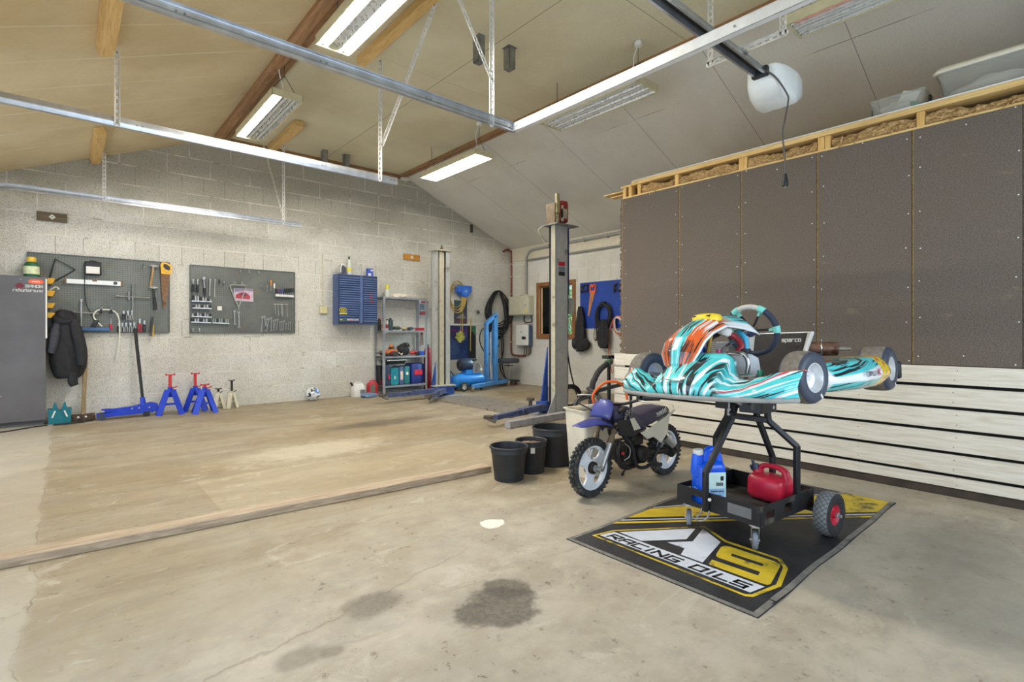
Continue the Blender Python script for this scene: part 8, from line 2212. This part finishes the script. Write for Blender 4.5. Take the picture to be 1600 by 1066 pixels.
for k, (p, lb) in enumerate((((1.836, 1.997), 'dark hook right of the bright bars'), ((1.899, 1.987), 'bright hook right of the dark one on the spanner tool board'), ((2.134, 2.183), 'left hook at the top edge of the spanner tool board'), ((2.268, 2.184), 'middle hook at the top edge of the spanner tool board'), ((2.413, 2.181), 'right hook at the top edge of the spanner tool board'), ((2.441, 1.976), 'white hook right of the pinned picture'), ((2.055, 1.991), 'left hook carrying the wire hanger'), ((2.158, 1.991), 'right hook carrying the wire hanger'), ((1.474, 1.230), 'left hook at the bottom left corner of the spanner tool board'), ((1.558, 1.230), 'right hook at the bottom left corner of the spanner tool board'))):
    t = on('small_hook', lb, 'hook', *p, group='small hooks on the spanner tool board')
    b = MB(t); b.tube([T3(p[0], p[1] + .03, 0), T3(p[0], p[1] + .02, -.03), T3(p[0], p[1] - .02, -.032), T3(p[0], p[1] - .012, -.045)], .010, n=7); b.build('hook', m_tool if k else m_tool_d)
# wire hanger, picture, two spanners below
t = on('wire_hanger', 'bent wire triangle hanging over the pinned picture', 'wire', 2.107, 1.795)
b = MB(t); b.tube([T3(1.982, 1.945, -.035), T3(2.023, 1.962, -.035), T3(2.222, 1.960, -.035), T3(2.209, 1.900, -.035), T3(2.115, 1.614, -.035), T3(2.107, 1.556, -.035)], .008, n=7, smooth=False); b.tube([T3(1.982, 1.945, -.035), T3(2.062, 1.712, -.035), T3(2.113, 1.605, -.035)], .008, n=7, smooth=False); b.build('wire', M('grey_wire', (176, 176, 168), .4, .6))
t = on('picture', 'small pinned picture of a red car on the spanner tool board', 'picture', 2.200, 1.805)
b = MB(t); b.m(0).prism([(2.049, 1.909), (2.339, 1.910), (2.344, 1.699), (2.060, 1.711)], (0, YT + .015, 0), (1, 0, 0), (0, 0, 1), .002)
b.m(1).prism([(2.081, 1.747), (2.081, 1.806), (2.134, 1.837), (2.195, 1.858), (2.263, 1.826), (2.295, 1.786), (2.290, 1.739)], (0, YT + .013, 0), (1, 0, 0), (0, 0, 1), .002)
b.m(2).prism([(2.134, 1.802), (2.187, 1.840), (2.241, 1.819), (2.230, 1.789)], (0, YT + .011, 0), (1, 0, 0), (0, 0, 1), .002)
b.m(3).prism([(2.060, 1.851), (2.060, 1.904), (2.333, 1.904), (2.333, 1.871), (2.235, 1.884)], (0, YT + .012, 0), (1, 0, 0), (0, 0, 1), .002)
b.build('print', [M('print_pale', (196, 176, 190), .5), M('print_red', (168, 62, 74), .45), M('print_shadow', (74, 54, 72), .5), M('print_lilac', (132, 128, 160), .5)], smooth=False)
b = MB(); b.bb(T3(1.813, 1.610, .012), T3(1.876, 1.543, -.006)); t = tag(b.build('white_switch', m_white, None, bevel=.003), 'small white square pad in the middle left of the spanner tool board', 'pad')
def spanner(label, p, q, w, group='spanners on the spanner tool board'):
    t = on('spanner', label, 'spanner', *p, group=group)
    P, Q = V(*T3(*p, -.03)), V(*T3(*q, -.03))
    d = (Q - P).normalized(); s = V(0, 1, 0).cross(d).normalized()
    b = MB(t)
    b.bar(P, Q, w * .42, .006, (0, 1, 0))
    b.torus(P, (0, 1, 0), w * .42, w * .20, 14, 6, .7)
    L = w * .8
    for sg in (-1, 1):
        b.prism([(0, 0), (L * .55, sg * w * .55), (L * 1.25, sg * w * .42), (L * 1.2, sg * w * .2), (L * .6, sg * w * .22), (L * .3, 0)] if sg > 0 else [(0, 0), (L * .3, 0), (L * .6, sg * w * .22), (L * 1.2, sg * w * .2), (L * 1.25, sg * w * .42), (L * .55, sg * w * .55)], Q - V(0, .004, 0), d, s, .008)
    b.build('spanner_body', m_tool)
spanner('left of the two large spanners under the wire hanger', (2.049, 1.537), (2.055, 1.350), .034)
spanner('longer right one of the two large spanners under the wire hanger', (2.113, 1.521), (2.118, 1.299), .036)
n = 14
PW = [(2.469, 1.446), (2.920, 1.348)]; QW = [(2.455, 1.235), (2.917, 1.261)]
for k in range(n):
    f = k / (n - 1)
    p = (PW[0][0] + (PW[1][0] - PW[0][0]) * f, PW[0][1] + (PW[1][1] - PW[0][1]) * f + (.02 * math.sin(k * 2.1)))
    q = (QW[0][0] + (QW[1][0] - QW[0][0]) * f + (.035 * (1 - f) * math.sin(k * 1.7)), QW[0][1] + (QW[1][1] - QW[0][1]) * f + .008 * math.sin(k * 1.3))
    spanner(ORD[k] + ' spanner from the left in the row at the bottom right of the tool board', p, q, .034 - .016 * f, 'spanner row on the tool board')
# screwdrivers and hex keys
def sdriver(label, x, z, h, col):
    t = on('screwdriver', label, 'screwdriver', x, z, group='screwdrivers on the spanner tool board')
    b = MB(t); b.lathe([(.006, 0), (.012, .004), (.014, .03), (.011, .05), (.014, h * .45), (.008, h * .5)], T3(x, z, -.03), (0, 0, -1), 10); b.build('handle', col)
    b = MB(t); b.cyl(T3(x, z - h * .5, -.03), T3(x, z - h, -.03), .0045, n=7); b.build('shaft', m_tool)
m_or = M('driver_orange', (226, 140, 40), .4); m_pu = M('driver_purple', (98, 66, 120), .4); m_bl = M('driver_blue', (60, 92, 160), .4)
sdriver('grey handled screwdriver left of the orange one', 2.542, 1.991, .12, m_steel_d)
sdriver('orange handled screwdriver on the spanner tool board', 2.605, 2.074, .18, m_or)
sdriver('pale handled screwdriver with black tip right of the orange one', 2.659, 2.022, .16, m_white)
t = on('screwdriver_rack', 'white rack holding a row of screwdrivers at the right of the tool board', 'rack', 2.822, 1.819)
b = MB(t); b.bar(T3(2.676, 1.822, -.025), T3(2.971, 1.817, -.025), .05, .035); b.build('rack', M('rack_white', (216, 216, 214), .45))
for k in range(9):
    x = (2.688, 1.926)[0] + ((2.959, 1.929)[0] - (2.688, 1.926)[0]) * k / 8
    z = (2.688, 1.932)[1] + ((2.959, 1.960)[1] - (2.688, 1.932)[1]) * k / 8
    sdriver(ORD[k] + ' screwdriver from the left in the white rack', x, z, .15, [m_tool_d, m_pu, m_pu, m_bl, m_tool_d, m_black, m_black, m_black, m_black][k])
for k, xx in enumerate(((2.673, 1.669), (2.717, 1.671), (2.769, 1.673), (2.787, 1.667), (2.861, 1.676))):
    t = on('hex_key', ORD[k] + ' T-handled hex key from the left under the screwdriver rack', 'hex key', *xx, group='hex keys on the spanner tool board')
    x, z = xx; h = (.17, .19, .17, .20, .22)[k]
    b = MB(t); b.cyl(T3(x - .025, z, -.025), T3(x + .025, z, -.025), .008, n=8); b.build('handle', m_tool); b = MB(t); b.cyl(T3(x, z, -.025), T3(x + .008, z - h, -.025), .006, n=8); b.build('shaft', m_tool)

# ------------------------------------------------------------------ grey cabinet and floor items along the back wall
def cab_mat():
    t = NT('scratched_grey_panel')
    c = t.coord()
    n = t.noise(c, 2.0, 5.0)
    a = t.mix(t.mr(n, .35, .7), lin((98, 96, 98)), lin((84, 82, 84)))
    sc = t.mr(t.noise(t.mapping(c, (3.5, 1, 14), rot=(0, .35, 0)), 2.4, 4.0, .6), .735, .745)
    sp = t.mr(t.noise(t.mapping(c, (1, 1, 1), (3, 1, 7)), 16.0, 4.0, .65), .74, .76)
    a = t.mix(t.math('MULTIPLY', t.math('MAXIMUM', sc, sp), .75), a, lin((206, 206, 208)))
    return t.bsdf(a, .5)
GCB = thing('tall_cabinet', 'scratched dark grey cabinet with white stickers at the left edge', 'cabinet', (-.55, 9.05, 0))
CX = -.195; CYF = 8.95
b = MB(GCB); b.bb((-.98, CYF + .02, .03), (CX - .01, 9.20, 1.90)); b.build('carcass', M('cabinet_side', (64, 64, 66), .6, var=.1))
b = MB(GCB); b.bb((-.98, CYF, .065), (CX, CYF + .02, 1.908)); b.build('door', cab_mat(), bevel=.003)
b = MB(GCB); b.bb((CX - .003, CYF - .002, 1.12), (CX + .012, CYF + .022, 1.885)); b.build('edge_strip', m_white)
b = MB(GCB); b.bb((-.98, CYF + .03, 0), (CX - .02, 9.15, .06)); b.build('plinth', M('plinth_grey', (92, 92, 94), .6, var=.1))
b = MB(GCB); yy = CYF - .0006
SM = [M('sticker_orange', (232, 92, 52), .4), m_white, M('sticker_maroon', (104, 20, 38), .4)]
b.m(0).prism([(p[0] - .285, p[1] + 1.845) for p in sell(.075, .028, .8, 20)], (0, yy, 0), (1, 0, 0), (0, 0, 1), .0008)
b.m(1); marks(b, (-.325, yy - .001, 1.840), (1, 0, 0), (0, 0, 1), .012, 4, .018, .003, 0, 7)
b.build('sticker', SM, smooth=False); b = MB(GCB)
b.m(2).prism([(p[0] - .440, p[1] + 1.785) for p in sell(.038, .034, 1, 18)], (0, yy, 0), (1, 0, 0), (0, 0, 1), .0008)
b.build('sticker', SM, smooth=False); b = MB(GCB)
b.m(1); strokes(b, 'SANOX', (-.385, yy - .001, 1.770), (1, 0, 0), (0, 0, 1), .028, .026, .006, gap=.3)
strokes(b, 'ridestore.no', (-.50, yy - .001, 1.715), (1, 0, 0), (0, 0, 1), .034, .0195, .0075, gap=.30)
b.build('lettering', SM, smooth=False)
bottle('green bottle with yellow cap standing on the grey cabinet', -.335, 9.10, 1.908, [(.075, 0), (.078, .02), (.078, .15), (.06, .19), (.045, .20)], M('bottle_green', (40, 96, 60), .4), [(.045, .20), (.047, .21), (.045, .255), (.03, .265), (0, .266)], M('bottle_cap_yellow', (226, 186, 60), .4), (.0788, .04, .14, M('bottle_label', (206, 212, 170), .5)))
# jacket hanging
JK = thing('work_jacket', 'black padded work jacket hanging between grey cabinet and back wall', 'jacket', (.03, 9.12, .50))
b = MB(JK)
prof = [(1.50, -.035, .025, .03), (1.47, -.025, .07, .055), (1.40, -.01, .105, .075), (1.32, .0, .125, .085), (1.22, -.005, .14, .085), (1.10, .0, .155, .09), (.95, .015, .175, .095), (.80, .03, .185, .09), (.70, .03, .17, .085), (.62, .02, .15, .075), (.58, .02, .11, .06)]
rings = []
ns = 60
for i in range(ns):
    f = i / (ns - 1) * (len(prof) - 1); k = min(int(f), len(prof) - 2); u = f - k
    z, cx, hw, hd = [prof[k][j] + (prof[k + 1][j] - prof[k][j]) * u for j in range(4)]
    ring = []
    for j in range(40):
        a = 2 * PI * j / 40
        w = 1 + .16 * mnoise.noise((math.cos(a) * 2.4, math.sin(a) * 2.4, z * 5.5)) + .10 * abs(mnoise.noise((math.cos(a) * 5 + z * 3, math.sin(a) * 5, z * 9 + a))) + .05 * math.sin(a * 6 + z * 14)
        ring.append((cx + hw * math.cos(a) * w, 9.12 + hd * math.sin(a) * w, z))
    rings.append(ring)
b.loft(rings); b.build('body', m_cloth_b, angle=80)
b = MB(JK); b.tube([(-.08, 9.08, 1.34), (-.11, 9.04, 1.18), (-.125, 9.02, 1.04), (-.15, 9.03, .93)], [.04, .055, .05, .045], n=16); b.build('sleeve', M('jacket_grey', (58, 58, 66), .8, var=.2))
b = MB(JK); b.tube([(.08, 9.06, 1.36), (.12, 9.02, 1.18), (.16, 9.01, .95), (.165, 9.02, .76)], [.05, .062, .062, .05], n=16); b.build('sleeve', m_cloth_b)
b = MB(JK); b.tube([(.08, 9.08, .66), (.07, 9.07, .54), (.09, 9.07, .48)], [.05, .055, .045], n=14); b.build('cuff', m_cloth_b)
b = MB(JK); b.torus((-.01, 9.10, 1.40), (0, -.6, .8), .10, .035, 26, 8); b.build('collar', m_cloth_b)
b = MB(JK); b.cyl((-.03, 9.10, 1.50), (-.03, 9.20, 1.52), .012, n=8); b.build('hook', m_steel_d)
# teal toolbox
TBX = thing('tool_box', 'small teal metal toolbox with two handles on the floor beside the cabinet', 'toolbox', (-.06, 9.05, 0))
m_tealp = M('teal_paint', (22, 112, 124), .4, .2, var=.1)
b = MB(); b.bb((-.115, -.09, 0), (.115, .09, .17)); b.build('box', m_tealp, TBX, bevel=.006)
b = MB(); b.bb((-.122, -.096, .165), (-.012, .096, .19)); b.build('lid', m_tealp, TBX, bevel=.004)
b = MB(); b.bb((.012, -.096, .165), (.122, .096, .19)); b.build('lid', m_tealp, TBX, bevel=.004)
for s in (-1, 1):
    b = MB(); b.prism([(.015 * s, .19), (.075 * s, .19), (.055 * s, .285), (.045 * s, .285)] if s > 0 else [(.015 * s, .19), (.045 * s, .285), (.055 * s, .285), (.075 * s, .19)], (0, -.085, 0), (1, 0, 0), (0, 0, 1), .006); b.build('handle', m_tealp, TBX)
    b = MB(); b.bar((.045 * s, -.097, .17), (.075 * s, -.097, .085), .006, .016, (1, 0, 0)); b.build('latch_arm', m_white, TBX)
# sledge hammer leaning on the wall
SL = thing('sledge_hammer', 'sledge hammer with wooden shaft standing head down against the back wall', 'sledge hammer', (.185, 9.12, 0))
b = MB(SL); b.box((.175, 9.06, .045), (.26, .085, .09)); b.build('head', M('rusty_head', (84, 66, 54), .6, .5, var=.25, dirt=(120, 96, 76), dirt_amt=.2), bevel=.012)
b = MB(SL); b.tube([(.178, 9.06, .07), (.19, 9.10, .40), (.203, 9.15, .80), (.206, 9.17, .89)], [.026, .024, .026, .028], n=10); b.build('shaft', wood('shaft_wood', (158, 134, 94), (128, 104, 68), 'Z'))
b = MB(SL); b.ball((.125, 9.015, .055), .014); b.build('pin', m_white)
b = MB(SL); b.ball((.205, 9.015, .055), .014); b.build('pin', m_white)
# trolley jack
JX = thing('trolley_jack', 'blue trolley jack with long black handle standing against the back wall', 'trolley jack', (.60, 9.0, 0))
m_jb = M('jack_blue', (28, 62, 190), .35, .1, var=.1)
for yy in (8.92, 9.05):
    b = MB(JX); b.prism([(.315, .03), (.90, .05), (1.0, .07), (1.0, .17), (.93, .19), (.80, .17), (.62, .13), (.45, .095), (.315, .085)], (0, yy + .005, 0), (1, 0, 0), (0, 0, 1), .010); b.build('side_plate', m_jb, bevel=.003)
b = MB(JX); b.bb((.55, 8.925, .05), (.95, 9.045, .12)); b.build('power_unit', m_jb)
b = MB(JX); b.bar((.90, 8.985, .15), (.40, 8.985, .115), .08, .035); b.cyl((.42, 8.985, .125), (.42, 8.985, .145), .055, n=18); b.build('lift_arm', m_jb)
b = MB(JX); b.cyl((.365, 8.90, .045), (.365, 9.07, .045), .045, n=20); b.build('front_roller', M('jack_roller', (62, 70, 96), .5, .4))
for yy in (8.90, 9.07):
    b = MB(JX); b.cyl((.87, yy - .012, .035), (.87, yy + .012, .035), .035, n=18); b.bb((.84, yy - .018, .04), (.90, yy + .018, .075)); b.build('caster', m_tool_d)
for xx in (.70, .78, .90):
    b = MB(JX); b.cyl((xx, 8.902, .13), (xx, 8.912, .13), .012, n=6); b.build('bolt', m_tool)
b = MB(JX); b.cyl((.835, 8.985, .16), (.825, 9.0, .27), .035, .03, n=14); b.build('handle_socket', m_jb)
b = MB(JX); b.cyl((.828, 9.0, .25), (.752, 9.14, 1.24), .019, n=12); b.build('handle', m_black)
b = MB(JX); b.cyl((.800, 9.05, .62), (.752, 9.14, 1.25), .0215, n=12); b.build('handle_grip', m_rubber)
# axle stands
def axle_stand(label, x, y, s, ext, mt_, mc, rz=0, h=.34, w=.135):
    t = thing('axle_stand', label, 'axle stand', (x, y, 0), (0, 0, rz), group='axle stands along the back wall')
    t.scale = (s, s, s)
    for ax, ay in ((-1, -1), (1, -1), (1, 1), (-1, 1)):
        b = MB(); b.bar((ax * w, ay * w * .8, 0.0), (ax * .030, ay * .025, h), .085, .008, (ax * .8, ay * 1.0, 0.3)); b.build('leg', mt_, t)
    b = MB(); b.bar((-w * .62, -w * .52, .15), (w * .62, -w * .52, .15), .010, .03); b.build('brace', mt_, t)
    b = MB(); b.cyl((0, 0, h - .10), (0, 0, h + .04), .032, n=14); b.build('collar', mt_, t)
    b = MB(); b.bb((-.018, -.018, h - .05), (.018, .018, h + ext))
    for k in range(4): b.bb((-.026, -.010, h + ext - .03 - k * .035), (.018, .010, h + ext - .018 - k * .035))
    b.build('ratchet_post', mc, t)
    b = MB(); b.prism([(-.055, 0), (.055, 0), (.06, .028), (.03, .014), (-.03, .014), (-.06, .028)], (0, .028, h + ext), (1, 0, 0), (0, 0, 1), .056); b.build('saddle', mc, t)
    b = MB(); b.bar((.02, -.03, h + .02), (.085, -.035, h + .05), .014, .014); b.build('release_lever', mc, t)
    return t
m_jr = M('stand_red', (196, 44, 48), .4, var=.08)
axle_stand('blue axle stand with red post, standing alone beside the trolley jack', 1.15, 8.93, 1.05, .20, m_jb, m_jr, -.10)
axle_stand('blue axle stand with raised red post, behind the other of the pair', 1.49, 9.07, 1.0, .22, m_jb, m_jr, -.22)
axle_stand('blue axle stand with lowered red post, in front of the pair', 1.56, 8.76, 1.0, .07, m_jb, m_jr, -.05)
m_wst = M('stand_cream', (214, 206, 180), .45, var=.08)
axle_stand('small cream axle stand with lowered black post', 1.80, 9.06, .70, .10, m_wst, m_black, .1, w=.10)
axle_stand('small cream axle stand with raised black post, right end of the row', 1.985, 9.05, .70, .27, m_wst, m_black, .1, w=.10)
# football
def ball_mat():
    t = NT('football_panels')
    c = t.coord()
    v = t.n('ShaderNodeTexVoronoi', {'Vector': c, 'Scale': 9.5, 'Randomness': .55}, feature='DISTANCE_TO_EDGE').outputs['Distance']
    w = t.noise(c, 11.0, 2.0, .5, 1.2)
    a = t.mix(t.mr(w, .54, .56), lin((232, 232, 228)), lin((58, 118, 190)))
    a = t.mix(t.mr(t.noise(t.mapping(c, (1, 1, 1), (4, 4, 1)), 12.0, 2.0, .5, .8), .58, .60), a, lin((44, 44, 60)))
    a = t.mix(t.mr(v, .012, .004), a, lin((120, 120, 124)))
    return t.bsdf(a, .35)
FB = thing('football', 'white and blue football lying on the floor by the back wall', 'ball', (3.27, 9.07, .118))
b = MB(); b.ball((0, 0, 0), .118, 32, 20); b.build('ball', ball_mat(), FB, angle=90)
# pry bar and thin cable on the floor
t = thing('chain', 'dark chain and hook lying on the floor in front of the toolbox', 'chain', (.02, 8.86, 0))
b = MB(t); b.tube([(-.12, 8.80, .012), (.02, 8.80, .012), (.12, 8.83, .015), (.18, 8.90, .015), (.28, 8.95, .012)], .010, n=7); b.build('chain', m_tool_d)
b = MB(t); b.torus((.15, 8.85, .014), (0, .2, 1), .03, .010, 16, 6); b.build('hook', m_tool_d)
t = thing('floor_cable', 'thin dark cable on the floor along the front of the grey cabinet', 'cable', (-.5, 8.8, 0))
b = MB(t); b.tube([(-.95, 8.55, .008), (-.55, 8.62, .008), (-.35, 8.78, .008), (-.18, 8.86, .008)], .008, n=7); b.build('cable', m_black)
# ------------------------------------------------------------------ clear storage boxes on the loft
def clear_plastic():
    t = NT('clear_storage_plastic')
    a = t.n('ShaderNodeBsdfTransparent', {'Color': lin((244, 244, 242))})
    g = t.n('ShaderNodeBsdfPrincipled', {'Base Color': lin((214, 212, 204)), 'Roughness': .2})
    m = t.n('ShaderNodeMixShader', {0: .20, 1: a.outputs[0], 2: g.outputs[0]})
    t.t.links.new(m.outputs[0], t.out.inputs[0])
    return t.m
m_clear = clear_plastic()
zl = 2.930
def clear_box(label, x0, x1, y0, y1, h, lid):
    t = thing('storage_box', label, 'storage box', ((x0 + x1) / 2, (y0 + y1) / 2, zl), group='clear storage boxes on the loft')
    w, d = x1 - x0, y1 - y0
    b = MB(); b.loft([lev(w * .90, d * .90, .03, 0), lev(w, d, .03, h), lev(w - .008, d - .008, .03, h), lev(w * .90 - .008, d * .90 - .008, .03, .004)], cap=False); b.add(lev(w * .90, d * .90, .03, .002), [tuple(range(20))])
    b.build('tub', m_clear, t)
    b = MB(); b.loft([lev(w + .02, d + .02, .035, h - .012), lev(w + .02, d + .02, .035, h + .003), lev(w - .004, d - .004, .03, h + .003), lev(w - .004, d - .004, .03, h - .012)], cap=False); b.build('rim', m_clear, t)
    if lid:
        b = MB(); b.loft([lev(w + .05, d + .05, .06, h + .004), lev(w + .06, d + .06, .06, h + .02), lev(w + .03, d + .03, .06, h + .045), lev(w - .03, d - .03, .06, h + .05)]); b.build('lid', M('milky_lid', (216, 208, 188), .3, var=.05), t, angle=60)
    return t
t1 = clear_box('small open clear box with papers and black latches on the loft edge', 4.96, 5.26, .895, 1.25, .145, False)
for yy in (.885, 1.26):
    b = MB(); b.box((0, yy - 1.0725, .08), (.05, .016, .09)); b.build('latch', m_black, t1, bevel=.004)
def inside(name, label, cat, c, s, rot, mat):
    b = MB(); b.box((0, 0, 0), s)
    o = b.build(name, mat, None, bevel=.004); o.location = c; o.rotation_euler = rot
    return tag(o, label, cat, 'things inside the small clear box')
inside('paper_sheet', 'white card sticking up out of the small clear box', 'card', (5.06, 1.02, 3.045), (.004, .12, .16), (.35, .2, 0), m_white)
inside('green_packet', 'green packet inside the small clear box', 'packet', (5.04, .985, 2.99), (.02, .08, .06), (.3, 0, 0), M('packet_green', (60, 150, 92), .5))
inside('black_holder', 'black clip behind the white card in the small clear box', 'clip', (5.10, .985, 3.075), (.012, .04, .07), (.2, 0, 0), m_black)
t = thing('white_bag', 'crumpled white plastic bag inside the small clear box', 'bag', (5.08, 1.08, zl + .01))
b = MB(); lump(b, (0, 0, .055), .09, (1.0, 1.25, .6), 21, .4, 24, 14, 4.0)
for p in b.v: p.z = max(p.z, .0)
b.build('film', m_white, t, angle=80)
t2 = clear_box('large lidded clear box of clothes on the loft at the right edge', 4.965, 5.42, .10, .82, .205, True)
t = thing('folded_cloth', 'white folded cloth pressed inside the large clear box', 'cloth', (5.19, .56, zl + .006))
b = MB(); lump(b, (0, 0, .08), .20, (.85, 1.15, .42), 31, .25, 28, 14, 3.0)
for p in b.v: p.z = max(p.z, .0); p.z = min(p.z, .18)
b.build('cloth', m_white, t, angle=80)
t = thing('folded_cloth', 'pink folded cloth inside the large clear box, near the photo edge', 'cloth', (5.15, .225, zl + .006))
b = MB(); b.loft([lev(.28, .16, .04, 0), lev(.30, .18, .05, .04), lev(.29, .17, .05, .15), lev(.24, .13, .05, .18)]); b.build('cloth', M('pink_cloth', (206, 132, 138), .8, var=.15), t, angle=60)
# old iron bracket high on the back wall
b = MB(); b.bb((6.80, YB - .03, 3.42), (6.86, YB, 3.60))
tag(b.build('iron_bracket', M('dark_rusty_iron', (78, 72, 64), .7, .3), None), 'short dark iron bracket high on the back wall under the right ceiling slope', 'bracket')
